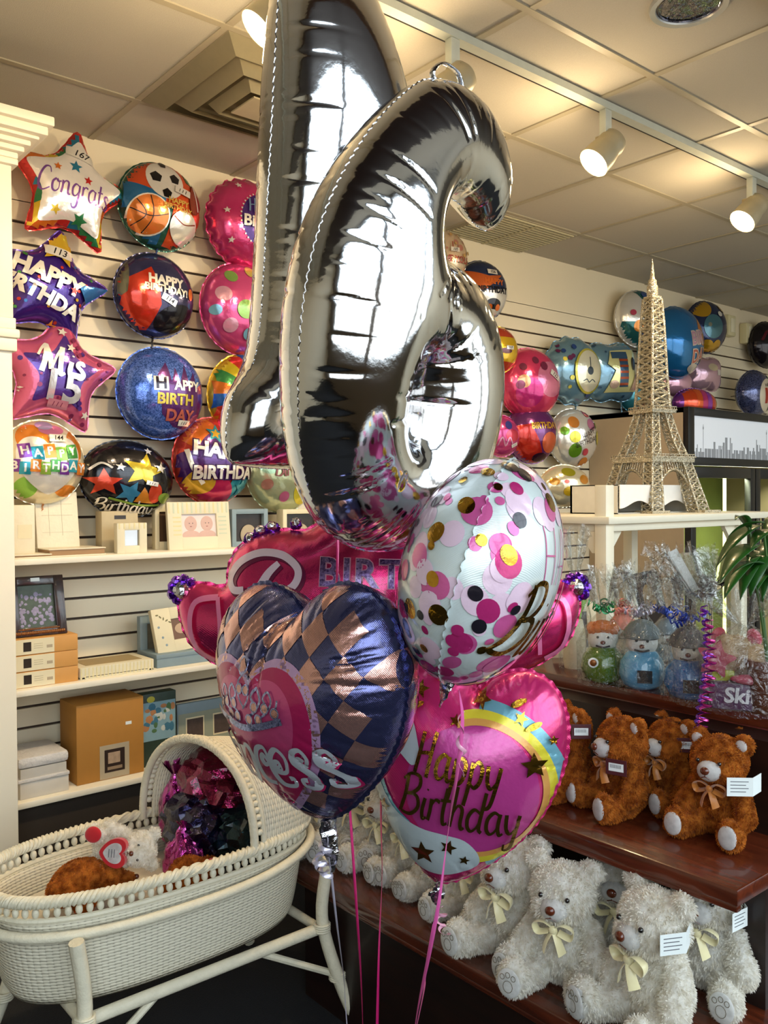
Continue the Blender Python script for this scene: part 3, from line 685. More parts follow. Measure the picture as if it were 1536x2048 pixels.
# ---- princess heart
t, WP = fthing('princess_heart_balloon', 'heart balloon in copper and navy diamond foil with a tiara and the word princess', 'balloon', 632, 1398, 1.60, -47, 0, -5)
M_cop = foilmat('copper_pink_foil', 'dba79e', .2, .9, bump=.2, lines=.16); M_nav = foilmat('navy_violet_foil', '565a8c', .2, .9, bump=.2, lines=.16); M_hot = foilmat('rose_print', 'a81e56', .3, .45); M_lilac = foilmat('lilac_rim_print', 'b996c0', .3, .5); M_scr = foilmat('silver_script_print', 'b9c0c8', .3, .5); M_jew = foilmat('tiara_silver_print', '8488b4', .22, .8, glitter=1); M_deep = foilmat('deep_rose_print', 'c44a7c', .3, .5)
HW, HH = .455, .425; ol = heart(HW, HH)
pr = []; c = .052
for i in range(-9, 10):
    for j in range(-10, 11):
        if (i+j) % 2 == 0:
            x, y = i*.028, j*.035
            if i % 2: continue
            if inpoly(np.array([(x, y)]), np.array(ol))[0]:
                for sd in (1, -1): pr.append((([(x-.028, y), (x, y-.035), (x+.028, y), (x, y+.035)], [(0, 1, 2, 3)]), 2, sd))
h1 = [(a-.03, b-.045) for a, b in heart(.31, .29)]; h2 = [(a-.03, b-.045) for a, b in heart(.28, .262)]; h3 = [(a-.03, b-.03) for a, b in heart(.215, .19)]
pr += [(poly(h1), 4), (poly(h2), 3), (poly(h3), 7)]
# tiara
for sx_ in (-1, 1):
    X = lambda a: -.04+sx_*a
    for pts, w in [([(0, .012), (.016, .03), (.018, .055), (.006, .07)], .004), ([(.015, .0), (.034, .01), (.05, .03), (.04, .05), (.026, .036), (.034, .024)], .005), ([(.05, .002), (.066, .012), (.078, .03), (.07, .046), (.058, .036), (.064, .026)], .004), ([(.076, .006), (.088, .02), (.092, .034)], .004)]:
        pr.append((stroke([(X(a), b) for a, b in pts], w, 6), 6))
    for a, b_ in ((.034, .018), (.062, .018), (.012, .045), (.086, .012), (.045, -.002), (.02, -.004)): pr.append((disc(X(a), b_, .0075), 2)); pr.append((disc_ring(X(a), b_, .0085, .003, 18), 6))
pr.append((stroke([(-.14, .0), (-.04, -.02), (.06, .0)], .012, 8), 6)); pr.append((disc_ring(-.04, .085, .011, .004, 18, .014), 6)); pr.append((disc(-.04, .085, .006, .009), 2))
# looping serif script
def curlyword(x, y, h):
    out = []; add = lambda pts, w=.008: out.append(stroke([(x+a*h, y+b*h) for a, b in pts], w, 7, calli=.5))
    add([(0, .75), (.08, .8), (.1, .4), (.06, -.35)]); add([(.1, .6), (.3, .8), (.45, .5), (.3, .15), (.12, .2)])
    add([(.58, .72), (.6, .4), (.56, 0)]); add([(.6, .5), (.72, .72), (.84, .66)])
    add([(.95, .7), (.93, .3), (1.0, 0)]); add([(.95, .92), (.96, .97)], .010)
    add([(1.15, .72), (1.15, .3), (1.12, 0)]); add([(1.15, .45), (1.3, .75), (1.48, .6), (1.46, .2), (1.38, -.05), (1.28, .02), (1.34, .1)])
    add([(1.98, .5), (1.9, .62), (1.82, .52), (1.9, .4), (2.02, .52), (1.95, .78), (1.72, .72), (1.62, .4), (1.72, .05), (2.0, -.02)])
    add([(2.22, .4), (2.3, .34), (2.28, .5), (2.16, .46), (2.2, .28), (2.42, .3), (2.48, .6), (2.3, .78), (2.1, .6), (2.06, .3), (2.2, 0), (2.48, -.02), (2.52, .14), (2.42, .14)])
    for k in (0, .52):
        add([(2.9+k, .56), (2.82+k, .62), (2.78+k, .52), (2.9+k, .46), (2.98+k, .62), (2.88+k, .8), (2.7+k, .74), (2.68+k, .52), (2.86+k, .34), (2.98+k, .14), (2.9+k, -.06), (2.72+k, -.02), (2.7+k, .12), (2.8+k, .12)])
    return out
for s_ in curlyword(-.15, -.112, .082): pr.append((xf(s_, .0015, -.0025), 3)); pr.append((s_, 5))
balloon('foil_body', ol, [M_nav, M_nav, M_cop, M_hot, M_lilac, M_scr, M_jew, M_deep], pr, sp=.006, cell=.005, k=.92, parent=t, crease=.03, cdepth=.15, clen=.06, rnd=random.Random(8))
neck(t, 0, -HH*.52, .10, .020, seed=2, rot=R(0), bulge=.004)
curl(t, WP, 652, 1680, 1.60, 3, .016, .07, M_rsil, .004, 2); curl(t, WP, 640, 1712, 1.59, 2, .012, .03, M_rsil, .004, 3)
ribbon(t, WP, [(656, 1672, 1.60), (664, 1760, 1.61), (674, 1850, 1.62), (688, 1960, 1.63), (695, 2060, 1.63), WPT], M_rsil, w=.0022)
# ---- white balloon with confetti dots
t, WD = fthing('confetti_dot_balloon', 'white round balloon with pink, black and gold confetti dots seen from its side', 'balloon', 962, 1142, 1.50, 80, 4, 13)
M_wfilm = foilmat('white_film', 'ccd9da', .24, .2, .03, bump=.05, lines=.10); M_dpink = foilmat('pink_dot_print', 'c95a98', .25, .3); M_dpale = foilmat('blush_dot_print', 'd9bfd3', .28, .1); M_dblk = foilmat('black_dot_print', '23202a', .22, .4); M_gold = foilmat('gold_foil_print', 'c79a2e', .14, 1, bump=.3); M_dhot = foilmat('raspberry_dot_print', 'bf2f78', .22, .4)
rr = .197; pr = []; rnd = random.Random(21); pts = []
q = [[(0, 1), (.02, 0)], [(.28, 1), (.3, 0)], [(.01, .5), (.29, .52)], [(.42, 0), (.55, 1)], [(.55, 1), (.7, 0)], [(.46, .35), (.64, .35)], [(.85, 0), (.85, 1)], [(.85, 1), (1.08, .9), (1.08, .6), (.85, .5)], [(1.22, 0), (1.22, 1)], [(1.22, 1), (1.45, .9), (1.45, .6), (1.22, .5)], [(1.55, 1), (1.7, .55)], [(1.88, 1), (1.7, .55), (1.68, 0)]]
for s_ in q: pr.append((stroke([(-.10+a*.11, .02+b*.088) for a, b in s_], .0028, 4), 2))
pr.append((xf(script('Birthday', .12, .075, .8, .18), -.005, -.052, 0, .58, 1), 6))
rej = lambda x, y, z: y < -.03 and x > -.135 and abs(z) < .12
balloon('foil_body', circ(rr, n=110), [M_wfilm, M_wfilm, M_dpink, M_dpale, M_dblk, M_dhot, M_gold], pr, sp=.0062, k=.95, parent=t, extra=surfdots([(230, [.008, .012, .018, .022, .026], [3, 3, 3, 2, 2, 5], 3, rej), (120, [.008, .010, .013, .017], [4, 6, 5, 6, 4], 4, rej)]), crease=.06, cdepth=.10, clen=.05, rnd=random.Random(12))
neck(t, -.0, -rr-.0, .05, .016, seed=5, bulge=.003)
curl(t, WD, 922, 1425, 1.5, 3, .006, .11, M_rpale, .0034, 5)
ribbon(t, WD, [(918, 1380, 1.50), (925, 1440, 1.50), (915, 1540, 1.50), (898, 1650, 1.50), (880, 1790, 1.51), (860, 1900, 1.53), (832, 2040, 1.57), (805, 2250, 1.6), WPT], M_rpink, w=.0034, tw=.5)
# ---- pink heart with a rainbow
t, WH = fthing('rainbow_heart_balloon', 'hot pink heart balloon with Happy Birthday in gold and a pastel rainbow', 'balloon', 922, 1540, 1.78, -8, 0, 11)
M_hpink = foilmat('hot_pink_film', 'cf2f74', .2, .5, lines=.12); M_mpink = foilmat('mid_pink_print', 'b03a84', .26, .35); M_yel = foilmat('lemon_print', 'd8cc3a', .26, .3); M_ora = foilmat('apricot_print', 'd49a50', .26, .3); M_teal = foilmat('pale_teal_print', '6fa8ba', .26, .35); M_mist = foilmat('misty_white_print', 'a9b6ba', .3, .1); M_star = foilmat('dark_gold_foil_print', '8a6a24', .16, .95)
W_, H_ = .395, .455; ol = heart(W_, H_); pr = []
cx, cy = .045, .0
def arc(r, w, a0, a1, mi, cx=cx, cy=cy): pr.append((stroke([(cx+r*math.cos(R(a)), cy+r*math.sin(R(a))) for a in np.linspace(a0, a1, 18)], w, 3), mi))
pr.append((disc(cx-.01, cy-.005, .128), 3))
arc(.158, .022, -75, 100, 6); arc(.142, .016, -80, 112, 4); arc(.129, .012, -85, 118, 5)
arc(.13, .018, 205, 250, 6, -.03, .02); arc(.146, .016, 200, 255, 4, -.03, .02); arc(.16, .012, 200, 258, 5, -.03, .02)
sw = [(-.20, .055), (-.165, .0), (-.14, -.05), (-.10, -.085), (-.05, -.098), (-.0, -.097), (.04, -.10), (.068, -.125), (.07, -.155), (.035, -.18), (.0, -.193), (-.045, -.19), (-.1, -.155), (-.15, -.09), (-.19, -.02)]
pr.append((poly([(v.x, v.y) for v in catmull([(a, b, 0) for a, b in sw], 4, True)]), 7))
hd = [(-.165, .115), (-.13, .125), (-.10, .10), (-.08, .06), (-.072, .035), (-.085, .02), (-.105, .03), (-.13, .045), (-.16, .05), (-.18, .08)]
pr.append((poly([(v.x, v.y) for v in catmull([(a, b, 0) for a, b in hd], 4, True)]), 7))
pr.append((stroke([(-.135, .10), (-.125, .094), (-.115, .098)], .0022, 4), 9))
for a in (-.133, -.125, -.117): pr.append((stroke([(a, .095), (a-.002, .088)], .0014, 2), 9))
for x, y, s_ in [(-.035, -.15, .026), (.012, -.12, .017), (.045, -.142, .011), (-.13, -.085, .015), (.14, .07, .026), (.02, .165, .02), (.10, .15, .014), (-.1, .16, .018), (-.02, .12, .012), (.165, .12, .01)]: pr.append((stardec(x, y, s_, rnd.uniform(-.4, .4)), 9 if y < 0 or s_ > .025 else 2))
for wx_, wy_ in ((.09, .175), (-.1, .13), (-.06, .19), (.125, .14)): pr.append((disc(wx_, wy_, .016, .006, .6, 16), 2))
pr.append((xf(script('Happy', .082, .085, .5), .005, .045, 0, .70, 1), 2)); pr.append((xf(script('Birthday', .08, .08, .5), .022, -.040, 0, .72, 1), 9))
balloon('foil_body', ol, [M_hpink, M_hpink, M_gold, M_mpink, M_yel, M_ora, M_teal, M_mist, M_hot, M_star], pr, sp=.0062, cell=.0055, k=.85, parent=t, crease=.024, cdepth=.14, clen=.03, rnd=random.Random(2))
neck(t, 0, -H_*.5-.0, .055, .018, seed=9, bulge=.010)
curl(t, WH, 880, 1815, 1.78, 3, .010, .06, M_rpale, .0035, 6, dx=.01); 
ribbon(t, WH, [(880, 1785, 1.78), (870, 1840, 1.77), (866, 1860, 1.76), (850, 1950, 1.70), (838, 2030, 1.66), WPT], M_rpink, w=.003)
# ================================================================ stepped wooden display and its plush bears
def wood(name, c1, c2, rough=.3, scale=(1, 14, 14), coat=.5):
    if name in MATS: return MATS[name]
    m = mat(name, c1, rough, var=0, coat=coat); nt = m.node_tree; N = nt.nodes; L = nt.links; b = N['Principled BSDF']
    tc = N.new('ShaderNodeTexCoord'); mp = N.new('ShaderNodeMapping'); mp.inputs['Scale'].default_value = scale; nz = N.new('ShaderNodeTexNoise'); nz.inputs['Scale'].default_value = 4; nz.inputs['Detail'].default_value = 8; nz.inputs['Distortion'].default_value = 1.2
    rp = N.new('ShaderNodeValToRGB'); rp.color_ramp.elements[0].position = .3; rp.color_ramp.elements[1].position = .7; rp.color_ramp.elements[0].color = (*hexc(c1), 1); rp.color_ramp.elements[1].color = (*hexc(c2), 1)
    L.new(tc.outputs['Object'], mp.inputs[0]); L.new(mp.outputs[0], nz.inputs['Vector']); L.new(nz.outputs['Fac'], rp.inputs[0]); L.new(rp.outputs[0], b.inputs['Base Color'])
    bp = N.new('ShaderNodeBump'); bp.inputs['Strength'].default_value = .06; bp.inputs['Distance'].default_value = .005; L.new(nz.outputs['Fac'], bp.inputs['Height']); L.new(bp.outputs[0], b.inputs['Normal'])
    return m
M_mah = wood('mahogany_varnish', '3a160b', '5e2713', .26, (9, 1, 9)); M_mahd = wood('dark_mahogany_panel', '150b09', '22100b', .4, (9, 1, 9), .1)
A1, A2, A3 = .50, .74, 1.07
E1 = P(1320, 1389, Z=H-A1).x; E2 = P(1260, 1704, Z=H-A2).x; E3 = P(860, 1887, Z=H-A3).x
Y2n = P(1469, 1785, Z=H-A2).y
YB = 2.50
disp = thing('stepped_display_stand', 'dark mahogany three-tier display stand carrying the plush bears', 'display stand', (0, 0, 0))
def tier(ex, z, y0, y1, x1, nm='tier_shelf', th=.034):
    b = MB(); b.bbox((ex, y0, z-th), (x1, y1, z), .006); b.bbox((ex+.003, y0+.003, z-th-.012), (ex+.02, y1, z-th+.002), .003)
    return b.build(nm, M_mah, disp)
tier(E3, H-A3, .35, 2.12, 2.2); tier(E2, H-A2, Y2n, YB, E1+.4); tier(E1, H-A1, .55, YB, E1+.56)
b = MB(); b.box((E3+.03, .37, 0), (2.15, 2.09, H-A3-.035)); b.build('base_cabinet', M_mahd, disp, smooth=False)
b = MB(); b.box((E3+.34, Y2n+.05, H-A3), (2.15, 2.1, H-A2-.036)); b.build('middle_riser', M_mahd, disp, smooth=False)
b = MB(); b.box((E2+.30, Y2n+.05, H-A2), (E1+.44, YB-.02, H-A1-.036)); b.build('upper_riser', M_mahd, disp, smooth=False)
# ---- plush fabric
def plush(name, c1, c2, scale=60):
    m = mat(name, c1, .95, var=0, sheen=.1, spec=.1); nt = m.node_tree; N = nt.nodes; L = nt.links; b = N['Principled BSDF']
    tc = N.new('ShaderNodeTexCoord'); nz = N.new('ShaderNodeTexNoise'); nz.inputs['Scale'].default_value = scale; nz.inputs['Detail'].default_value = 5; rp = N.new('ShaderNodeValToRGB'); rp.color_ramp.elements[0].position = .35; rp.color_ramp.elements[1].position = .62
    rp.color_ramp.elements[0].color = (*hexc(c1), 1); rp.color_ramp.elements[1].color = (*hexc(c2), 1); L.new(tc.outputs['Object'], nz.inputs['Vector']); L.new(nz.outputs['Fac'], rp.inputs[0]); L.new(rp.outputs[0], b.inputs['Base Color'])
    tr = N.new('ShaderNodeBsdfTranslucent'); mx = N.new('ShaderNodeMixShader'); mx.inputs[0].default_value = .5; L.new(rp.outputs[0], tr.inputs['Color']); L.new(b.outputs[0], mx.inputs[1]); L.new(tr.outputs[0], mx.inputs[2]); L.new(mx.outputs[0], N['Material Output'].inputs['Surface'])
    return m
M_wfur = plush('white_long_plush', 'e2dccd', 'fbf9f2'); M_bfur = plush('russet_plush', '8e4610', 'd07f30', 45); M_wvel = plush('white_velvet', 'd8d8d6', 'eeeeec'); M_cream = mat('cream_satin_ribbon', 'e6dcae', .3, var=.05, sheen=.4); M_tanr = mat('tan_satin_ribbon', 'b5702c', .35, var=.08, sheen=.4)
M_nose = mat('brown_plastic_nose', '5a2612', .25, coat=.6); M_eye = mat('black_glass_eye', '080706', .08, coat=1); M_card = mat('white_card', 'dfe6e4', .6, var=.02); M_maroon = mat('maroon_tag_card', '4a1c22', .5); M_ink = mat('grey_print_ink', '55565c', .6, var=0); M_stitch = mat('taupe_stitching', '6b6252', .8, var=0)
def merge(mb, voxel, smooth=2):
    """one continuous skin round overlapping lobes"""
    me = mb.mesh('skin'); o = bpy.data.objects.new('skin', me); COL.objects.link(o)
    m = o.modifiers.new('r', 'REMESH'); m.mode = 'VOXEL'; m.voxel_size = voxel
    if smooth: s = o.modifiers.new('s', 'SMOOTH'); s.factor = .6; s.iterations = smooth
    dg = bpy.context.evaluated_depsgraph_get(); r = bpy.data.meshes.new_from_object(o.evaluated_get(dg)); bpy.data.objects.remove(o); bpy.data.meshes.remove(me); return r
def furry(me, n, ln, clump=.25, seed=0, lump=.006, lsc=26, curlv=.5, skip=None, w=.0012):
    """skin with clumpy relief and many short curved tufts, as raw geometry"""
    rnd = random.Random(seed); b = MB(); me.calc_loop_triangles() if False else None
    vs = [v.co.copy() for v in me.vertices]; ns = [v.normal.copy() for v in me.vertices]
    vs = [p+nv*(noise.fractal(p*lsc+Vector((seed, 0, 0)), 1, 2, 3)*lump) for p, nv in zip(vs, ns)]
    fs = [tuple(p.vertices) for p in me.polygons]; b.add(vs, fs, 0)
    areas = np.array([p.area for p in me.polygons]); cum = np.cumsum(areas)/areas.sum()
    tv = []; tf = []; tn = []
    for i in range(n):
        k = int(np.searchsorted(cum, rnd.random())); f = fs[min(k, len(fs)-1)]; p = vs[f[0]].lerp(vs[f[1]], rnd.random()).lerp(vs[f[2]], rnd.random()*.7); nv = ns[f[0]]
        if skip and skip(p): continue
        fl = noise.noise_vector(p*38+Vector((seed*3, 1, 2)))*curlv*1.6+Vector((0, 0, -.35))
        d = (nv+fl+Vector((rnd.gauss(0, .2), rnd.gauss(0, .2), rnd.gauss(0, .2)))).normalized(); l = ln*rnd.uniform(.6, 1.15)
        s = d.cross(Vector((rnd.uniform(-1, 1), rnd.uniform(-1, 1), rnd.uniform(-1, 1)))).normalized()*w
        q = p+d*l*.55; e = p+d*l*.9+(fl*.5+Vector((0, 0, -.2)))*l*.5; m = len(tv); o = p-nv*.001
        tv += [o-s, o+s, q+s*.7, q-s*.7, e]; tf += [(m, m+1, m+2, m+3), (m+3, m+2, m+4)]; tn += [(nv+Vector((rnd.gauss(0, .16), rnd.gauss(0, .16), rnd.gauss(0, .16)))).normalized()]*5
    b.add(tv, tf, 0); b.norm = [tuple(x) for x in ns]+[tuple(x) for x in tn]; return b
def furbuild(b, name, m, t):
    return b.build(name, m, t, ang=None)
def bear_skin(s=1.0, head=1.0, voxel=.006):
    """sitting bear facing -Y, base at z = 0, about .30 tall at s = 1"""
    b = MB(); E = b.ell
    E((0, .01, .075), (.072, .062, .080)); E((0, .012, .125), (.058, .05, .05))
    E((0, -.005, .215), (.076*head, .068*head, .068*head)); E((0, -.062, .198), (.034, .03, .028)); E((.025, -.045, .195), (.035, .03, .03)); E((-.025, -.045, .195), (.035, .03, .03))
    for q in (-1, 1):
        E((q*.064, .008, .268), (.029, .017, .029)); 
        for t in np.linspace(0, 1, 5): E((q*(.060+.030*t), -.005-.035*t, .142-.065*t), (.026+.004*t,)*3, u=12, w=8)
        for t in np.linspace(0, 1, 5): E((q*(.045+.030*t), -.02-.085*t, .038-.002*t), (.036-.002*t,)*3, u=12, w=8)
        E((q*.078, -.118, .048), (.036, .024, .044))
    b.v = [tuple(Vector(p)*s) for p in b.v]
    return merge(b, voxel*s)
def bow(t, m, z, y, s=1.0):
    b = MB()
    for q in (-1, 1):
        b.tube(catmull([(0, y, z), (q*.02*s, y-.008, z+.014*s), (q*.04*s, y-.004, z+.006*s), (q*.034*s, y, z-.012*s), (q*.01*s, y-.004, z-.004*s)], 5), .009*s, 0, 8, flat=.18)
        b.tube(catmull([(0, y-.003, z), (q*.012*s, y-.012, z-.02*s), (q*.02*s, y-.010, z-.045*s)], 5), [.007*s+.0004*i*s for i in range(11)], 0, 8, flat=.18)
    b.ell((0, y-.008, z), (.009*s, .007*s, .009*s)); return b.build('bow', m, t)
def face(t, mz, nose_r, eye_r, s, dy=0):
    b = MB(); b.ell((0, -.094*s+dy, .206*s), (nose_r*1.15, nose_r*.8, nose_r)); b.tube([(0, -.093*s+dy, .203*s), (0, -.092*s+dy, .190*s)], .0012, 0, 6); b.tube(catmull([(-.012*s, -.088*s+dy, .184*s), (0, -.092*s+dy, .189*s), (.012*s, -.088*s+dy, .184*s)], 4), .0012, 0, 6); b.build('nose', M_nose, t)
    for q in (-1, 1): b = MB(); b.ell((q*.031*s, -.068*s+dy, .226*s), eye_r); b.build('eye', M_eye, t)
# white bear prototype
def make_white(name='white_teddy_bear'):
    t = thing(name, 'x', 'teddy bear'); s = 1.08
    sk = bear_skin(s, 1.0); furbuild(furry(sk, 17000, .0085, seed=3, lump=.0055, lsc=42, w=.0015, curlv=.35, skip=lambda p: (p.y < -.083*s and abs(p.x) < .03 and .16*s < p.z < .235*s) or (p.y < -.135*s and p.z < .085)), 'body', M_wfur, t)
    b = MB(); b.ell((0, -.066*s, .199*s), (.034*s, .03*s, .027*s)); b.build('muzzle', M_wvel, t)
    face(t, 0, .011, .0062, s, -.002); bow(t, M_cream, .155*s, -.068*s, 1.2)
    for q in (-1, 1):
        b = MB(); c = Vector((q*.078*s, -.146*s, .048*s)); b.ell(c, (.029, .006, .036), 0)
        for dx, dz, r in ((-.014, .016, .0055), (0, .022, .0055), (.014, .016, .0055), (0, -.006, .012)):
            b.tube([(c.x+dx+r*math.cos(a), c.y-.0058, c.z+dz+r*1.2*math.sin(a)) for a in np.linspace(0, 2*PI, 13)[:-1]], .0008, 1, 5, closed=True)
        b.build('foot_pad', [M_wvel, M_stitch], t)
    return t
def make_brown(name='brown_teddy_bear'):
    t = thing(name, 'x', 'teddy bear'); s = .86
    sk = bear_skin(s, 1.06); furbuild(furry(sk, 15000, .0065, seed=7, lump=.0035, lsc=34, curlv=.35, w=.0015), 'body', M_bfur, t)
    b = MB(); b.ell((0, -.073*s, .200*s), (.034*s, .030*s, .030*s)); b.build('muzzle', M_wvel, t)
    face(t, 0, .0095, .005, s, -.008); bow(t, M_tanr, .150*s, -.066*s, .95)
    for q in (-1, 1):
        b = MB(); b.ell((q*.078*s, -.137*s, .048*s), (.026*s, .010, .033*s)); b.build('foot_pad', M_wvel, t)
        b = MB(); b.ell((q*.064*s, -.008*s, .268*s), (.017*s, .007, .017*s)); b.build('ear_lining', M_wvel, t)
    return t
def hangtag(t, loc, rz, kind='card', tilt=0):
    if kind == 'card':
        b = MB(); b.box((-.03, -.0006, -.022), (.03, .0006, .022)); M = Matrix.Translation((.03, 0, 0)) @ Matrix.Rotation(R(50), 4, 'Z'); b.box((0, -.0006, -.022), (.05, .0006, .022), 0, M)
        for i in range(4): b.box((-.022, -.0012, .012-.008*i), (.02-.006*(i % 2), -.0006, .0135-.008*i), 1)
        o = b.build('price_card', [M_card, M_ink], t, smooth=False)
    else:
        b = MB(); b.bbox((-.027, -.001, -.02), (.027, .001, .02), .0006, 0); b.box((-.019, -.0016, -.010), (.019, -.001, .010), 1)
        for i in range(9): b.box((-.015+.0033*i, -.002, -.002), (-.0138+.0033*i, -.0016, .007), 2)
        o = b.build('barcode_tag', [M_maroon, M_card, M_ink], t, smooth=False)
    o.location = loc; o.rotation_euler = (0, tilt, rz); return o
wb = make_white(); bb = make_brown()
def set_bear(t, px, py, Z, yaw, s=1, label='', group='', tagk=None, tilt=0, lean=0, Xo=None):
    p = P(px, py, Z=Z)
    t.location = p; t.scale = (s, s, s); t.rotation_euler = (lean, 0, R(yaw)); t['label'] = label; t['group'] = group
    if tagk:
        k = tagk[0]; hangtag(t, *tagk[1:], kind=k, tilt=tilt)
    return t
# yaw: 0 looks along -Y (to the window), -90 looks along -X (over the shelf edge)
ZW = H-A3; GW = 'white teddy bears on the lowest tier'
WB = [ # px, py of the base centre, yaw, scale, label, tag
 (1312, 2052, -103, .92, 'front white teddy bear at the right with a white price card by its ear', ('card', (.095, -.045, .235), R(75))),
 (1128, 1965, -70, .88, 'white teddy bear looking at the viewer with both foot pads out', None),
 (1418, 1975, -80, .88, 'far right white teddy bear of the lowest tier with its own card', ('card', (.09, -.05, .215), R(75))),
 (1245, 1925, -70, .88, 'white teddy bear at the back under the middle tier, only its face peeping out', None),
 (1032, 1905, -88, .92, 'tall white teddy bear with a big cream bow right of the rainbow heart neck', None),
 (958, 1838, -90, .80, 'white teddy bear behind the silver neck of the rainbow heart balloon', None),
 (892, 1800, -95, .74, 'small white teddy bear under the tip of the rainbow heart balloon', None),
 (838, 1765, -90, .80, 'white teddy bear just left of the rainbow heart tip', None),
 (782, 1735, -80, .86, 'white teddy bear between the thin ribbons and the white edge of the rainbow heart', None),
 (722, 1705, -62, .98, 'white teddy bear with round foot pads behind the thin pink ribbons', None),
 (650, 1690, -40, .92, 'cream teddy bear at the left end of the row behind the princess heart neck', None),
]
ZB = H-A2; GB = 'brown teddy bears on the middle tier'
BB = [
 (1440, 1668, -84, .88, 'brown teddy bear at the right looking at the viewer beside a folded white card', ('card', (.075, -.065, .150), R(40))),
 (1248, 1622, -112, .90, 'brown teddy bear looking left with a maroon barcode tag on its chest', ('bar', (.060, -.062, .138), R(38))),
 (1142, 1590, -122, .88, 'brown teddy bear touching the edge of the rainbow heart, looking left', ('bar', (.080, .0, .20), R(80))),
 (1345, 1610, -108, .84, 'brown teddy bear half hidden between the two front brown bears', ('bar', (.07, -.01, .19), R(60))),
 (1520, 1640, -60, .80, 'brown teddy bear cut by the right edge of the photo', None),
 (1235, 1560, -105, .74, 'brown teddy bear in the back row, its head just under the top tier', None),
 (1140, 1540, -105, .74, 'brown teddy bear at the far left of the back row', None),
 (1330, 1580, -100, .72, 'dim brown teddy bear at the back in the shade of the top tier', None),
]
ws = [wb]+[copytree(wb) for _ in WB[1:]]; bs = [bb]+[copytree(bb) for _ in BB[1:]]
for t, (px, py, yw, s, lb, tg) in zip(ws, WB): set_bear(t, px, py, ZW, yw, s, lb, GW, tg)
for t, (px, py, yw, s, lb, tg) in zip(bs, BB): set_bear(t, px, py, ZB, yw, s, lb, GB, tg)
# ================================================================ wicker bassinet on its cane stand
def wicker():
    m = mat('white_woven_wicker', 'dcd4bb', .6, var=0); nt = m.node_tree; N = nt.nodes; L = nt.links; b = N['Principled BSDF']
    uv = N.new('ShaderNodeUVMap'); uv.uv_map = 'UVMap'; sx = N.new('ShaderNodeSeparateXYZ'); L.new(uv.outputs[0], sx.inputs[0])
    def M_(op, a, b_=None, c=None):
        n = N.new('ShaderNodeMath'); n.operation = op
        for i, v in enumerate((a, b_, c)):
            if v is None: continue
            if isinstance(v, (int, float)): n.inputs[i].default_value = v
            else: L.new(v, n.inputs[i])
        return n.outputs[0]
    rho, lam = .0078, .0155
    v = M_('DIVIDE', sx.outputs[1], rho); u = M_('DIVIDE', sx.outputs[0], lam)
    row = M_('ABSOLUTE', M_('SINE', M_('MULTIPLY', v, PI)))
    al = M_('SINE', M_('MULTIPLY', M_('ADD', u, M_('FLOOR', v)), PI))
    stake = M_('ABSOLUTE', M_('SINE', M_('MULTIPLY', u, PI)))
    h = M_('MULTIPLY', M_('POWER', row, .5), M_('ADD', M_('MULTIPLY', al, .28), .62)); h = M_('ADD', h, M_('MULTIPLY', stake, .35))
    nz = N.new('ShaderNodeTexNoise'); nz.inputs['Scale'].default_value = 90; tc = N.new('ShaderNodeTexCoord'); L.new(tc.outputs['Object'], nz.inputs['Vector'])
    rp = N.new('ShaderNodeValToRGB'); rp.color_ramp.elements[0].position = .06; rp.color_ramp.elements[1].position = .52
    rp.color_ramp.elements[0].color = (*hexc('6d6350'), 1); rp.color_ramp.elements[1].color = (*hexc('ddd6c0'), 1)
    L.new(M_('ADD', h, M_('MULTIPLY', M_('SUBTRACT', nz.outputs['Fac'], .5), .25)), rp.inputs[0]); L.new(rp.outputs[0], b.inputs['Base Color'])
    bp = N.new('ShaderNodeBump'); bp.inputs['Strength'].default_value = .9; bp.inputs['Distance'].default_value = .003; L.new(h, bp.inputs['Height']); L.new(bp.outputs[0], b.inputs['Normal'])
    return m
M_wick = wicker(); M_cane = mat('white_painted_cane', 'd9d2ba', .5, var=.12, vscale=40, bump=.25, bscale=120)
BX, BY = 1.02, 2.165
bas = thing('wicker_bassinet', 'white wicker bassinet with a rounded hood on a cane stand', 'bassinet', (BX, BY, 0))
def oval(a, w, t, n=2.6):
    c, s = math.cos(t), math.sin(t); return (a*abs(c)**(2/n)*(1 if c >= 0 else -1), w*abs(s)**(2/n)*(1 if s >= 0 else -1))
def ovring(a, w, z, k=96, n=2.6, sag=None): return [(*oval(a, w, 2*PI*i/k, n), z+(sag(oval(a, w, 2*PI*i/k, n)[0]) if sag else 0)) for i in range(k)]
def gridmesh(rows, closed, name, m, parent, us, vs_, thick=.007):
    """rows of points -> woven sheet with thickness and a uv in metres"""
    n = len(rows[0]); V = [p for r in rows for p in r]; me = bpy.data.meshes.new(name); F = []; UV = []
    for j in range(len(rows)-1):
        for i in range(n if closed else n-1):
            k = (i+1) % n; F.append((j*n+i, j*n+k, (j+1)*n+k, (j+1)*n+i)); u0, u1 = us[i], us[i+1]
            UV += [(u0, vs_[j]), (u1, vs_[j]), (u1, vs_[j+1]), (u0, vs_[j+1])]
    me.from_pydata([tuple(v) for v in V], [], F); me.polygons.foreach_set('use_smooth', [True]*len(F)); me.materials.append(m)
    l = me.uv_layers.new(name='UVMap'); l.data.foreach_set('uv', [c for q in UV for c in q]); me.update()
    o = bpy.data.objects.new(name, me); COL.objects.link(o); o.parent = parent
    s = o.modifiers.new('thickness', 'SOLIDIFY'); s.thickness = thick; s.offset = -1; return o
AX, AW = .425, .215; ZR = .535
K = 96; rows = []; vv = []
for j in range(13):
    f = j/12; s = 1-.035*(1-f) if f > .1 else .93; s = .86+.14*min(1, f*1.0)**.6
    z = .275+(ZR-.05-.275)*f; rows.append(ovring(AX*(1-(1-s)*.75), AW*s, z, K)); vv.append(z)
us = [0]
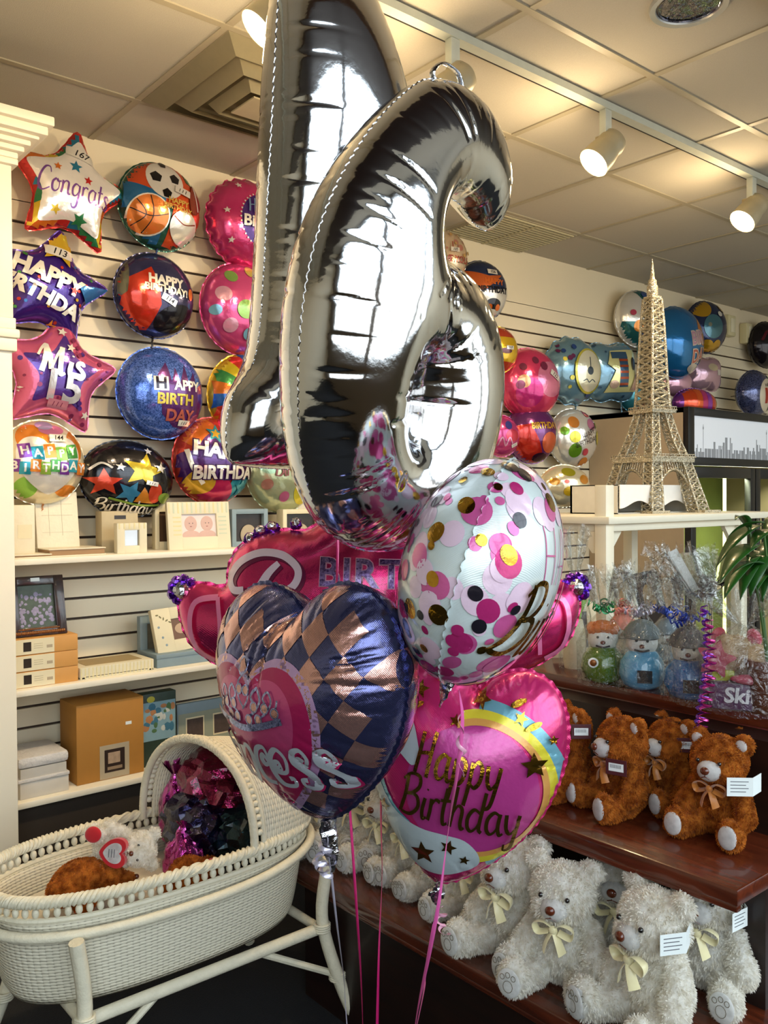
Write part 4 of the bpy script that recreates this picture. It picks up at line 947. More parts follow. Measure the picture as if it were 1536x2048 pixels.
for i in range(K): a, b_ = Vector(rows[-1][i]), Vector(rows[-1][(i+1) % K]); us.append(us[-1]+(b_-a).length)
tot = us[-1]; q = round(tot/.027)*.027/tot; us = [u*q for u in us]
gridmesh(rows, True, 'basket', M_wick, bas, us, vv)
b = MB(); r0 = rows[0]; b.add([(0, 0, .272)]+r0, [(0, 1+(i+1) % K, 1+i) for i in range(K)]); b.add([(0, 0, .281)]+[(x*.99, y*.99, .281) for x, y, z in r0], [(0, 1+i, 1+(i+1) % K) for i in range(K)]); b.build('basket_floor', M_cane, bas)
b = MB(); b.v = []; mt = [ovring(AX*.86, AW*.86, .30, 48), ovring(AX*.9, AW*.92, .40, 48), ovring(AX*.86, AW*.86, .425, 48), ovring(AX*.4, AW*.4, .435, 48)]
b.add([p for r in mt for p in r], [(j*48+i, j*48+(i+1) % 48, (j+1)*48+(i+1) % 48, (j+1)*48+i) for j in range(3) for i in range(48)]+[tuple(3*48+i for i in range(48))]); b.build('mattress', mat('white_cotton', 'cfc8b8', .9, bump=.2), bas)
HX = .115         # where the hood opening meets the rim
b = MB(); rim = ovring(AX+.008, AW+.008, ZR, 120)
b.tube(rim, .011, 0, 10, closed=True)
for ph in (0, 1, 2):
    pts = []; m_ = 1200
    for i in range(m_): t = 2*PI*i/m_; x, y = oval(AX+.008, AW+.008, t); a = i*2*PI*64/m_+ph*2.09; nn = Vector((x/AX, y/AW, 0)).normalized(); pts.append((x+nn.x*math.cos(a)*.010, y+nn.y*math.cos(a)*.010, ZR+.010*math.sin(a)))
    b.tube(pts, .0055, 0, 5, closed=True)
b.build('braided_rim', M_cane, bas)
b = MB(); b.tube(ovring(AX+.003, AW+.003, ZR-.045, 110), .0075, 0, 8, closed=True)
nb = 112
for x, y in resample([oval(AX+.003, AW+.003, 2*PI*i/600) for i in range(600)], .0235): b.ell((x, y, ZR-.026), (.0085, .0085, .0125), u=9, w=7)
b.build('openwork_beads', M_cane, bas)
# hood: arches from the opening to the end of the basket
def hoodpt(a, v, grow=0):
    L_ = AX-HX; xx = HX+(L_+grow)*math.sin(a); tilt = .035
    yr = oval(AX+grow, AW+grow, 0)[1]
    # half width follows the oval of the rim
    cx = min(1, max(-1, xx/(AX+grow+1e-4))); wy = (AW+grow)*(1-abs(cx)**2.6)**(1/2.6)
    hz = .262*math.cos(a)**.55+grow*.8
    if a > PI/2-.001: hz = 0
    y = wy*math.cos(v) if wy > 0 else 0
    return (xx-.055*math.cos(v)*math.cos(a)*(1 if True else 0)+0, y, ZR-.012+hz*max(0, math.sin(v))**.8)
nv, na = 49, 22; rows = []; vv = []
for j in range(na): a = .10+(PI/2-.10)*(j/(na-1))**.8; rows.append([hoodpt(a, PI*i/(nv-1)) for i in range(nv)]); vv.append(j)
# uv: u along the row index from front to back, v down the hood
us = [0]
for i in range(nv-1): us.append(us[-1]+(Vector(rows[2][i+1])-Vector(rows[2][i])).length)
vs_ = [0]
for j in range(na-1): vs_.append(vs_[-1]+(Vector(rows[j+1][nv//2])-Vector(rows[j][nv//2])).length*1.0)
h_ = gridmesh(rows, False, 'hood', M_wick, bas, us, vs_, .006)
b = MB(); arch = [hoodpt(0, PI*i/60, .004) for i in range(61)]
b.tube(arch, .011, 0, 10)
for ph in (0, 1):
    b.tube([Vector(p)+Vector((math.cos(i*.9+ph*PI)*.008, 0, math.sin(i*.9+ph*PI)*.008)) for i, p in enumerate(catmull(arch, 4))], .005, 0, 5)
b.build('hood_rim', M_cane, bas)
b = MB(); arch2 = [hoodpt(.10, PI*i/60, .001) for i in range(61)]; b.tube(arch2, .007, 0, 8)
for i in range(2, 46): p = Vector(hoodpt(.055, PI*i/47, .003)); b.ell(p, (.0105, .0085, .0085), u=9, w=7)
b.build('hood_beads', M_cane, bas)
# stand
b = MB(); b.tube(ovring(AX+.022, AW+.022, .455, 110, sag=lambda x: .03*(x/AX)**2*(1 if x > 0 else .3)), .0125, 0, 10, closed=True); b.build('stand_ring', M_cane, bas)
lx, rx = -.285, .375; yy = AW+.03
for nm, q in (('front', -1), ('back', 1)):
    b = MB(); b.tube([(lx-.02, q*(yy-.03), .262), (0, q*(yy-.03), .262), (rx, q*(yy-.03), .262)], .0155, 0, 10); b.build('long_rail', M_cane, bas)
for x in (lx, rx):
    b = MB(); b.tube([(x, -yy+.03, .262), (x, yy-.03, .262)], .013, 0, 10); b.build('cross_rail', M_cane, bas)
    for q in (-1, 1):
        sgn = 1 if x > 0 else -1
        b = MB(); b.tube(catmull([(x+sgn*.02, q*(yy-.012), .458), (x, q*(yy-.018), .30), (x+sgn*.03, q*(yy+.01), .14), (x+sgn*.075, q*(yy+.035), 0.008)], 6), .0175, 0, 10)
        for zz in (.262, .125): 
            for k in range(4): b.tube([(x+sgn*(.0 if zz > .2 else .035)+.021*math.cos(a), q*(yy-.018+(.022 if zz < .2 else 0))+.021*math.sin(a), zz+.006*k) for a in np.linspace(0, 2*PI, 13)[:-1]], .0035, 0, 5, closed=True)
        b.build('leg', M_cane, bas)
        b = MB(); b.tube([(x+sgn*.04, q*(yy-.005), .13), (x-sgn*.19, q*(yy-.04), .255)], .0095, 0, 8); b.build('brace', M_cane, bas)
# ---- things lying in the bassinet
M_redf = mat('red_felt', 'b3121e', .9, var=.12, sheen=.4); 
t = thing('white_teddy_bear', 'white teddy bear with red soles and a red heart lying in the bassinet', 'teddy bear', P(228, 1728, Z=.36+.10))
sk = bear_skin(.82, 1.0); t.scale = (.70,)*3; furbuild(furry(sk, 8000, .009, seed=12, lump=.004, lsc=34, w=.0015), 'body', M_wfur, t)
for q in (-1, 1): b = MB(); b.ell((q*.064, -.117, .040), (.028, .010, .030)); b.build('foot_pad', M_redf, t)
b = MB(); hp = [(x*1.0, y*1.0) for x, y in heart(.10, .095, 40)]; b.prism(hp, -.012, .012, 0, Matrix.Translation((0, -.078, .105)) @ Matrix.Rotation(R(90), 4, 'X')); b.prism([(x*.7, y*.7) for x, y in hp], .012, .0135, 1, Matrix.Translation((0, -.078, .105)) @ Matrix.Rotation(R(90), 4, 'X'))
for i in range(3): b.box((-.014, -.0935, .112-.010*i), (.014, -.0925, .114-.010*i), 2)
b.build('heart_cushion', [M_redf, M_wvel, M_ink], t)
face(t, 0, .008, .0045, .82)
ax = Vector((-.15, -.1, -1)).normalized(); fy = Vector((.75, .72, .12)); fy = (fy-ax*fy.dot(ax)).normalized(); az = ax.cross(fy)
t.rotation_euler = Matrix((ax, fy, az)).transposed().to_euler()
t.location = Vector((BX-.165, BY+.01, .565))
t = thing('brown_plush_dog', 'russet brown plush dog curled at the foot end of the bassinet', 'plush toy', (BX-.225, BY-.05, .485)); t.scale = (.72,)*3
b = MB(); b.ell((0, 0, .035), (.10, .075, .075)); b.ell((.085, -.03, .03), (.06, .05, .045)); b.ell((-.06, -.02, .03), (.06, .06, .05)); b.ell((.14, -.05, .02), (.035, .03, .025)); b.ell((-.01, -.06, -.0), (.04, .03, .06)); b.ell((.03, .07, 0), (.05, .04, .03))
furbuild(furry(merge(b, .006), 9000, .007, seed=15, lump=.003, curlv=.3, w=.0015), 'body', M_bfur, t)
b = MB(); b.ell((.03, -.068, .048), (.028, .010, .05), rot=(.2, .3, .2)); furbuild(furry(merge(b, .004), 1500, .006, seed=16, lump=.002), 'ear', M_bfur, t)
b = MB(); b.ell((.172, -.065, .025), .009); b.build('nose', M_nose, t)
t = thing('brown_plush_bear', 'small russet plush with a red patch between the white bear and the foil bags', 'plush toy', (BX+.03, BY-.11, .455))
b = MB(); b.ell((0, 0, .02), (.055, .045, .045)); b.ell((.05, -.02, .03), (.035, .03, .03)); b.ell((-.04, .02, 0), (.03, .03, .03)); b.ell((.0, -.03, -.02), (.03, .03, .05))
furbuild(furry(merge(b, .006), 3500, .007, seed=18, lump=.003, curlv=.3), 'body', M_bfur, t); b = MB(); b.ell((.05, -.04, .045), (.022, .012, .016)); b.build('red_patch', M_redf, t)
def crumple(name, label, cat, loc, r, m, seed, tie=True, parts_m=None):
    t = thing(name, label, cat, loc); bm = bmesh.new(); bmesh.ops.create_icosphere(bm, subdivisions=4, radius=1)
    for v in bm.verts:
        p = v.co.copy(); n_ = noise.cell(p*3.2+Vector((seed, 0, 0)))*.10+noise.turbulence(p*2.3+Vector((seed, 3, 1)), 3, True)*.16
        if tie and p.z > .55: k_ = (p.z-.55)/.45; p.x *= 1-.55*k_; p.y *= 1-.55*k_; p.z += .25*k_
        v.co = Vector((p.x*r[0]*(1+n_-.15), p.y*r[1]*(1+n_-.15), p.z*r[2]*(1+n_*.6-.1)))
    b = MB(); b.addbm(bm); b.build('film_wrap', m, t, ang=24)
    if tie:
        b = MB(); rnd = random.Random(seed)
        for i in range(9):
            a = rnd.uniform(0, 2*PI); l = r[2]*rnd.uniform(.25, .5)
            b.add([(0, 0, r[2]*1.0), (math.cos(a)*l*.3-.01, math.sin(a)*l*.3, r[2]+l*.7), (math.cos(a)*l*.8, math.sin(a)*l*.8, r[2]+l), (math.cos(a+.6)*l*.7, math.sin(a+.6)*l*.7, r[2]+l*.85)], [(0, 1, 2), (0, 2, 3)])
        b.build('gathered_top', m, t, ang=20, smooth=False)
    return t
M_pf = foilmat('pink_violet_wrap_foil', 'b03a8a', .12, .9, bump=.8); M_df = foilmat('midnight_wrap_foil', '1c1838', .12, .85, bump=.8); M_rf = foilmat('ruby_wrap_foil', '7a1840', .12, .9, bump=.8); M_gf = foilmat('peacock_wrap_foil', '17323a', .14, .85, bump=.8)
crumple('deflated_foil_balloon', 'ruby and violet crumpled foil balloon filling the top of the bassinet hood', 'balloon', (BX+.22, BY+.03, .64), (.13, .14, .12), M_rf, 3, False)
crumple('deflated_foil_balloon', 'midnight blue crumpled foil balloon in the middle of the bassinet hood', 'balloon', (BX+.16, BY+.04, .54), (.12, .14, .11), M_df, 5, False)
crumple('deflated_foil_balloon', 'dark peacock crumpled foil balloon against the front wall of the hood', 'balloon', (BX+.24, BY-.09, .53), (.12, .10, .095), M_gf, 8, False)
crumple('deflated_foil_balloon', 'small shiny pink crumpled foil balloon beside the white bear in the bassinet', 'balloon', (BX+.07, BY-.02, .47), (.06, .06, .085), M_pf, 11, True)
crumple('deflated_foil_balloon', 'violet crumpled foil balloon at the back rim under the hood edge', 'balloon', (BX+.12, BY+.13, .54), (.05, .06, .11), M_pf, 14, True)
# ================================================================ display balloons on the slatwall
def FM(c, g=0, me=.55): return foilmat('printed_foil_'+c+('_glitter' if g else ''), c, .17, me, glitter=g)
M_hook = mat('chrome_peg', '8d8d8a', .25, .9)
def sc(vf, r): v, f = vf; return [(a*r, b*r) for a, b in v], f
GR_ = 'foil balloons on the right part of the slatwall'
def wallb(name, label, px, py, hpx, shape, cols, art, roll=0, yaw=0, off=.115, k=.8, tail=None, asp=1, sp=None, group='foil balloons on the slatwall', pitch=0, crease=None):
    """shape in unit radius, art = [(vf in unit radius, colour index)]"""
    yaw = yaw-14 if group == GR_ else yaw; p = P(px, py, Y=WY-off); d = (p-Vector((0, 0, H))).dot(CFW); r = hpx*d/FPX/2
    ol = [(a*r*asp, b*r) for a, b in shape]
    t = thing(name, label, 'balloon', p, group=group); t.rotation_euler = (R(pitch), R(roll), R(yaw))
    mats = [FM(*c) if isinstance(c, tuple) else FM(c) for c in cols]
    pr = [(([(a*r*asp, b*r) for a, b in vf[0]], vf[1]), i) for vf, i in art]
    o, pl = balloon('foil_body', ol, [mats[0], mats[0]]+mats[1:], pr, sp=sp or max(.0075, r*.06), k=k, parent=t, crease=crease or .028, cdepth=.13, clen=.022, flange=.004, cell=.012, rnd=random.Random(int(px)))
    b = MB(); b.tube([(0, pl.tmax*.6, 0), (0, off+.01, .0)], .0035, 0, 6); b.build('wall_peg', M_hook, t)
    if tail is not None:
        z = min(q[1] for q in ol); x = [q[0] for q in ol if q[1] == z][0]
        neck(t, x, z+.004, .07, .013, m=FM(tail), seed=int(px), bulge=.002)
    return t
W1c = lambda n=64: circ(1, n=n)
def tagp(x, y, num, ci, wi, rot=-.12, s=.16):
    q = [([(-s*1.25, -s*.5), (s*1.25, -s*.5), (s*1.25, s*.5), (-s*1.25, s*.5)], [(0, 1, 2, 3)])]
    if not num: return [(xf(q[0], x, y, rot), wi)]+[(xf(stroke([(a*s, -.25*s), ((a+.12)*s, .25*s)], .09*s, 1), x, y, rot), ci) for a in (-.6, -.1, .4)]
    return [(xf(q[0], x, y, rot), wi), (xf(text2d(num, s*.95, .01, .2), x, y, rot), ci)]
def T(s, x, y, h, ci, bold=.03, rot=0, sx=1, shear=0): return (xf(text2d(s, h, bold, shear), x, y, rot, sx), ci)
def S_(s, x, y, h, ci, w=.1, rot=0, sx=1): return (xf(script(s, h, w, .6), x, y, rot, sx), ci)
WH_ = 'f4f0e6'; BK = '14121a'
# congrats star
st = rstar(1.0, .52)
rim = []
cols5 = [2, 3, 4, 5, 6]
for i in range(20):
    a0 = 2*PI*i/20; w_ = 2*PI/20
    rim.append((([(0, 0), (1.05*math.sin(a0), 1.05*math.cos(a0)), (1.05*math.sin(a0+w_), 1.05*math.cos(a0+w_))], [(0, 1, 2)]), cols5[i % 5]))
art = rim+[(poly([(a*.78, b*.78) for a, b in rstar(1, .58)]), 7), S_('Congrats', 0, -.02, .34, 8, .07, sx=.78)]+[(stardec(-.05, .30, .10), 6), (stardec(.15, .15, .07), 2), (stardec(.12, -.45, .12, .3), 5), (stardec(-.25, -.4, .08, .3), 4), (stardec(-.3, .22, .06), 3)]+tagp(.02, .52, '167', 9, 10)
wallb('star_balloon', 'white congrats star balloon with rainbow striped edges at the top left of the wall', 140, 385, 262, st, ['c8302c', 'c8302c', 'd4b22a', '2c6a4a', '2a8a9a', 'f4f0ea', '7a4a9a', BK, WH_][0:1]+['c8302c', 'd9742a', 'd4b22a', '2c7a4a', '2a7a9a', 'f1ece6', '7a4a9a', BK, WH_], art, roll=8, k=.62)
# birthday star
art = [(poly([(a*.9, b*.9) for a, b in rstar(1, .5)]), 2)]+[(disc(rnd.uniform(-.7, .7), rnd.uniform(-.6, .7), .025), rnd.choice([3, 4, 5, 6])) for _ in range(46)]+[(poly(star(0, .62, .34, .1)), 3), (poly([(.35, .12), (.9, .28), (.55, -.1)]), 4), (stardec(.1, -.62, .1), 3), T('HAPPY', -.12, .10, .36, 7, .05, -.14), T('BIRTHDAY!', -.06, -.24, .31, 7, .05, -.22), (stardec(.3, .0, .07), 5)]+tagp(-.02, .52, '113', 8, 7, .0)
wallb('star_balloon', 'purple and blue star balloon with Happy Birthday in white block letters', 98, 575, 250, rstar(1, .55), ['4a2a86', '3c1f7c', 'd8b030', '2a6ab0', 'c8382c', '4a9a4a', WH_, BK], art, roll=12, k=.62)
# mis 15
art = [(poly([(a*.62, b*.62) for a, b in rstar(1, .5)]), 2)]+[(disc(rnd.uniform(-.8, .8), rnd.uniform(-.7, .8), rnd.choice([.02, .035])), rnd.choice([3, 2])) for _ in range(40)]+[(stardec(x, y, .07, .2), 4) for x, y in ((-.05, .62), (.08, .40), (-.55, -.32), (.45, -.55))]+[S_('Mis', .0, .13, .42, 4, .11, sx=1.0), T('15', .02, -.22, .62, 5, .03), ]+tagp(.0, -.46, '', 3, 6, 0, .12)
wallb('star_balloon', 'pink star balloon reading Mis 15 over a violet inner star', 112, 750, 262, rstar(1, .56), ['cf6088', '53348c', '8c3060', WH_, 'c8c8cc', 'd58aa0'], art, roll=8, k=.62)
# orange happy birthday disc
art = [(disc(-.35, .55, .33, wob=.06), 2), (disc(.62, .35, .22, .4), 2), (disc(-.5, -.6, .25), 3), (disc(.1, .75, .3, .12), 4), (disc(.45, -.68, .3, .14), 2), (disc(-.05, .85, .2, .1), 5)]
art += [(poly([(a*.72, b*.66-.08) for a, b in heart(2, 2)]), 6)]
for w_, y_, ph in (('HAPPY', .22, .12), ('BIRTHDAY', -.12, -.05)):
    n_ = len(w_)
    for i, ch in enumerate(w_):
        x = (i-(n_-1)/2)*.27*(1 if n_ < 6 else .8); ci = [7, 8, 2, 3, 9][i % 5]; s_ = .13 if n_ < 6 else .115
        art.append((xf(([(-s_, -s_*1.25), (s_, -s_*1.25), (s_, s_*1.25), (-s_, s_*1.25)], [(0, 1, 2, 3)]), x, y_+.03*(-1)**i, ph), ci)); art.append(T(ch, x, y_+.03*(-1)**i, .26, 6, .03, ph))
art += tagp(.2, .55, '144', 10, 6, 0)
wallb('round_balloon', 'white and orange round balloon with Happy Birthday in coloured letter tiles', 84, 925, 168, W1c(), ['e4d8b4', 'e0862a', '8ac04a', 'd07aa0', 'b0a0c8', 'f2eee4', '7a3a9a', '2a9ab0', '4a9a4a', BK], art, tail='d09060')
# sports
pent = lambda x, y, s: poly([(x+s*math.sin(2*PI*i/5), y+s*math.cos(2*PI*i/5)) for i in range(5)])
art = [(poly([(-1, 1), (1, 1), (1, 0), (0, -.1), (-1, .2)]), 2), (poly([(-1.1, .35), (-.1, .1), (-.1, -1.1), (-1.1, -1.1)]), 3), (poly([(.1, -.1), (1.1, 0), (1.1, -1.1), (.0, -1.1)]), 2), (poly([(.35, 1), (1.1, .9), (1.1, .5), (.45, .6)]), 8)]
art += [(disc(-.1, .48, .44), 4), (pent(-.32, .5, .14), 5), (pent(.12, .55, .13), 5), (pent(-.08, .16, .12), 5), (pent(-.12, .86, .09), 5), (disc(-.42, -.38, .45), 4), (disc(-.42, -.38, .42), 6)]
art += [(stroke([(-.82, -.3), (-.42, -.42), (-.02, -.3)], .02), 5), (stroke([(-.45, .02), (-.35, -.4), (-.5, -.78)], .02), 5), (stroke([(-.72, -.1), (-.5, -.4), (-.72, -.65)], .02), 5)]
art += [(disc(.72, .3, .2, .42, -.2), 7), (stroke([(.62, .62), (.78, .0)], .04), 4), (disc(.42, -.48, .38, .36), 4), (stroke([(.12, -.3), (.4, -.42), (.72, -.32)], .025), 7), T('HAPPY', .2, .02, .17, 9), T('BIRTHDAY', .2, -.12, .15, 9)]+tagp(.3, .3, '', 5, 4, -.1)
wallb('round_balloon', 'round sports balloon with football, basketball and baseball pictures', 318, 415, 172, W1c(), ['2a5a4a', 'd8552a', '2a6a9a', 'e8e4dc', '1c1a1c', 'd87a34', '8c3a28', '2c7a4a', 'd8b050'], art, roll=4, tail='2a4a8a')
# red and navy
art = [(poly([(-1, .1), (-.6, .35), (-.3, .55), (-.15, .2), (-.05, -.3), (-.3, -1), (-1, -1)]), 2), (poly([(-1, .5), (-.75, .6), (-.8, -.1), (-1, -.3)]), 5), (disc(.35, -.55, .55, .3, .4), 6), (disc(.75, .1, .08, .14), 7), T('HAPPY', .05, .26, .29, 3, .05), T('BIRTHDAY!', .08, .06, .22, 3, .045)]+tagp(.13, -.16, '114', 6, 3, -.35)
wallb('round_balloon', 'navy and red round balloon with Happy Birthday in small white capitals, number 114', 308, 592, 168, W1c(), ['343458', 'c0341e', WH_, BK, '6a6a58', '1a1820', 'd07a30'], art, roll=3, tail='1a1820')
# pink scalloped
sca = [((1+.03*math.cos(24*t))*math.cos(t), (1+.03*math.cos(24*t))*math.sin(t)) for t in np.linspace(0, 2*PI, 145)[:-1]]
art = [(disc(.15, 0, .58), 2)]+[(disc(.15+.6*math.cos(t), .6*math.sin(t), .018), 3) for t in np.linspace(0, 2*PI, 41)[:-1]]+[(stardec(x, y, .07), 3) for x, y in ((-.72, .1), (-.6, -.5), (-.4, .7))]+[S_('Happy', .15, .25, .3, 4, .07), T('Birthday', .15, -.08, .33, 3, .03), (stroke([(-.1, -.45), (.02, -.32), (.12, -.45), (.25, -.32), (.38, -.45)], .05), 5)]+tagp(.25, .48, '', 6, 3, 0)
wallb('round_balloon', 'raspberry pink scalloped balloon with a violet centre reading Birthday', 492, 452, 178, sca, ['cc3a74', '4a2a78', WH_, '7a9ac0', 'd09a60', BK], art, k=.85)
# pink with dots (portrait left out)
art = [(disc(x, y, r_), c_) for x, y, r_, c_ in ((-.65, .2, .16, 2), (-.45, .6, .13, 3), (0, .75, .12, 4), (-.8, -.15, .11, 5), (-.5, -.45, .15, 2), (.55, .6, .16, 3), (.75, -.2, .14, 2), (.3, -.75, .14, 4), (-.2, -.1, .2, 3), (.25, .1, .14, 2), (-.1, -.6, .12, 5), (.6, .15, .1, 5))]+tagp(.35, .35, '115', 6, 7, 0)
wallb('round_balloon', 'pink balloon with pastel spots and the number 115, beside the silver number 1', 482, 620, 182, W1c(), ['cf4c86', 'd8a0b8', '8ab05a', 'd8c060', '7ab0c8', BK, WH_], art, tail='b0485a')
# blue glitter
art = [(poly([(-.1, .62), (0, .2), (.1, .52), (.2, .2), (.35, .6), (.42, .2), (.6, .48), (.62, .1), (.85, .25), (.8, -.5), (.4, -.8), (.1, -.75), (-.2, -.5), (-.3, .1), (-.3, .35)]), 2)]
art += [(poly([(-.4, .0), (-.08, .0), (-.08, .30), (-.4, .30)]), 3), T('H', -.24, .15, .34, 4, .04), T('APPY', .38, .13, .30, 3, .035, 0, .95), T('BIRTH', .1, -.18, .32, 5, .035), T('DAY', .22, -.52, .34, 6, .035)]+tagp(.35, -.66, '', 7, 3, 0, .12)
wallb('round_balloon', 'royal blue glitter balloon with Happy Birthday in mixed coloured letters', 320, 787, 182, W1c(), [('1f55b0', 1), '5a2a6a', WH_, '2a2030', 'c8b040', 'c86a5a', BK], art, k=.85)
# rainbow first birthday
art = [((([(0, 0), (1.05*math.cos(a), 1.05*math.sin(a)), (1.05*math.cos(a+.32), 1.05*math.sin(a+.32))]), [(0, 1, 2)]), 2+i % 5) for i, a in enumerate(np.arange(0, 2*PI, .3142))]+[(disc(.1, -.1, .66), 7), T('1', -.2, .08, .8, 8, .06), T('ST', .12, .25, .2, 3, .03), T('BIRTHDAY', .28, -.02, .16, 9, .02), (disc(.1, -.65, .38, .3), 8), (disc(-.5, -.35, .08), 8)]+tagp(.25, .5, '126', 10, 7, 0)
wallb('round_balloon', 'rainbow rimmed white balloon with a red 1 and the number 126', 492, 795, 172, W1c(), ['d8b030', '2a62b0', 'c83a2c', 'd8c030', '3a8a4a', 'e0762a', 'f0ece0', 'c83a2c', '3a6ab0', BK], art)
# bright happy birthday 206
art = [(disc(x, y, r_, wob=.05), c_) for x, y, r_, c_ in ((-.5, .6, .4, 2), (.3, .7, .35, 3), (.6, .3, .35, 4), (-.75, -.2, .35, 5), (.6, -.6, .4, 6), (-.1, -.75, .4, 3), (-.5, -.5, .3, 4), (0, .1, .6, 5))]
art += [(stardec(-.2, .58, .22, .2), 6), (stardec(-.2, .58, .12, .2), 4), (stardec(.55, -.62, .24, .1), 6), (stroke([(-.82, .2), (-.7, -.2), (-.45, -.55)], .09), 7), T('HAPPY', -.05, .17, .44, 8, .10, -.12), T('HAPPY', -.05, .17, .44, 7, .04, -.12), T('BIRTHDAY', .14, -.28, .40, 8, .10, .04, .88), T('BIRTHDAY', .14, -.28, .40, 7, .04, .04, .88)]+tagp(.32, .55, '206', 8, 7, 0)
wallb('round_balloon', 'busy orange and purple balloon with bold white Happy Birthday, number 206', 424, 922, 172, W1c(), ['b83a2c', 'd8702a', 'c02a5a', 'd8a830', '4a2468', '2a8a9a', 'f4ecdc', '3a1448'], art, roll=2, k=.85)
# black with stars
art = [(poly(star(.15, .22, .48, .15)), 2), (poly(star(-.62, -.18, .36, -.1)), 3), (poly(star(-.1, -.38, .32, .4)), 4), (poly([(.0, -.6), (.18, -.2), (.45, -.6)]), 5), (disc(.45, -.32, .16, .26), 3), (disc(.72, -.42, .18, .14), 6), (stroke([(-.9, .1), (-.7, .3), (-.5, .2)], .05), 7), (stardec(.52, .34, .14, .1), 7), (stardec(-.35, .25, .11, .1), 7), (stardec(.25, .74, .1, .1), 7), S_('Birthday', -.1, -.74, .3, 7, .08), (stroke([(-.5, -.55), (.1, -.66), (.6, -.6)], .05, 6), 6)]+tagp(.33, -.08, '', 8, 7, -.08, .11)
wallb('oval_balloon', 'black oval balloon with big yellow, red and blue stars', 254, 958, 152, W1c(), ['17161c', 'c8b030', 'd0482c', '3a82a8', 'd88a30', '7a9a3a', 'e8e4dc', BK], art, roll=6, asp=1.28, tail='2a1a2c')
# floral birthday
art = [(disc(-.6, .2, .25), 2), (disc(.35, -.5, .3), 3), (disc(.35, -.5, .12), 4), (disc(-.2, -.6, .13), 5), (disc(.0, .8, .4, .25), 5), (disc(-.65, -.3, .13), 6), (disc(.7, -.1, .13), 5), (disc_ring(-.6, .22, .14, .02), 7), S_('Happy', .1, .35, .3, 8, .08), S_('Birthday', .12, .05, .36, 8, .09, 0, .85)]
wallb('round_balloon', 'mint and pink floral balloon reading Birthday under the foot of the silver number 1', 562, 945, 160, W1c(), ['a8b08a', '8aa888', 'd0c030', 'c88a20', 'c86a90', 'b07a6a', 'c8d8c0', '6a2a24'], art)
# ------- right part of the wall
GR = 'foil balloons on the right part of the slatwall'
def dots(n, cs, seed, rr=(.08, .2), lim=.95):
    rn = random.Random(seed); return [(disc(rn.uniform(-lim, lim), rn.uniform(-lim, lim), rn.uniform(*rr), n=18), rn.choice(cs)) for _ in range(n)]
wallb('round_balloon', 'cream floral I Love You balloon at the back, number 105', 890, 512, 100, W1c(48), ['d8c0a0', 'c88a7a', 'd8b070', WH_, 'a04a3a', BK], dots(26, [2, 3], 5, (.05, .13))+[T('I', 0, .3, .3, 5), T('LOVE YOU', .0, -.25, .34, 5, .03, 0, .9)]+tagp(.1, .12, '105', 6, 4, 0), group=GR)
wallb('round_balloon', 'navy and orange birthday balloon with a small truck, number 106', 962, 582, 118, W1c(48), ['24345c', 'c8602a', 'd8d4cc', 'e0702a', '1a1820', WH_], [(poly([(-1, .6), (0, .4), (.6, .5), (-.2, -.1), (-1, -.2)]), 2), (poly([(-.6, -.2), (1, .1), (1, -1), (-.4, -1)]), 3), T('HAPPY', .2, .22, .26, 4, .04), T('BIRTHDAY', .15, -.06, .30, 5, .04, .05, .9), (disc(.2, -.5, .3, .17), 5), (disc(.05, -.62, .1), 4), (disc(.38, -.6, .1), 4)]+tagp(.15, .55, '106', 5, 6, 0), group=GR)
wallb('round_balloon', 'yellow and red balloon reading 117 beside the silver 6', 995, 700, 92, W1c(48), ['d8b024', 'c0442a', '5a2a2a', WH_, BK], [(poly([(-1, .5), (1, .5), (.8, 1), (-.8, 1)]), 2), (poly([(-1, -.5), (1, -.6), (.6, -1), (-.6, -1)]), 2), (disc(.1, -.1, .3, .12), 3)]+tagp(.3, .05, '117', 5, 4, 0), group=GR)
wallb('round_balloon', 'coral pink balloon with rosy spots and the number 122', 1058, 768, 142, W1c(56), ['d23a66', 'd87a9a', 'c02a78', '7a2a4a', 'd8a070', WH_], [(disc(.4, .1, .5), 2), (disc(-.3, -.3, .4), 3), (disc(-.5, .0, .18), 5), (disc(-.1, .6, .1), 4), (disc(-.5, .4, .1), 4), (disc(.15, .45, .12), 4), (disc(-.6, -.1, .12), 4)]+tagp(.55, .22, '122', 4, 6, -.5), group=GR, tail='b02a5a')
scl = [((1+.035*math.cos(14*t))*math.cos(t), (1+.035*math.cos(14*t))*math.sin(t)) for t in np.linspace(0, 2*PI, 113)[:-1]]
wallb('round_balloon', 'dusty blue balloon with a cream oval badge and rattle picture', 1142, 742, 134, scl, ['6f94a6', 'e8e4c8', '3a4a5a', '2a4a8a', 'c8c04a', WH_, '6a2a5a'], dots(22, [4, 5, 7], 8, (.05, .08))+[(disc(.25, -.05, .55, .66), 5), (disc(.25, -.05, .48, .6), 2), (disc(.25, -.05, .12), 3), (stroke([(.25, .35), (.25, 0)], .03, 2), 3), (stroke([(.0, -.36), (.12, -.3), (.22, -.38), (.34, -.3), (.48, -.36)], .025), 3)], group=GR, tail='6f94a6')
sq = [(v.x, v.y) for v in catmull([(a*(1+.04*(i % 2)), b*(1+.04*(i % 2)), 0) for i, (a, b) in enumerate([(-.85, -.7), (-.9, -.35), (-.85, 0), (-.9, .35), (-.8, .8), (-.4, .88), (0, .84), (.4, .88), (.8, .8), (.9, .35), (.85, 0), (.9, -.35), (.8, -.8), (.4, -.88), (0, -.84), (-.4, -.88)])], 4, True)]
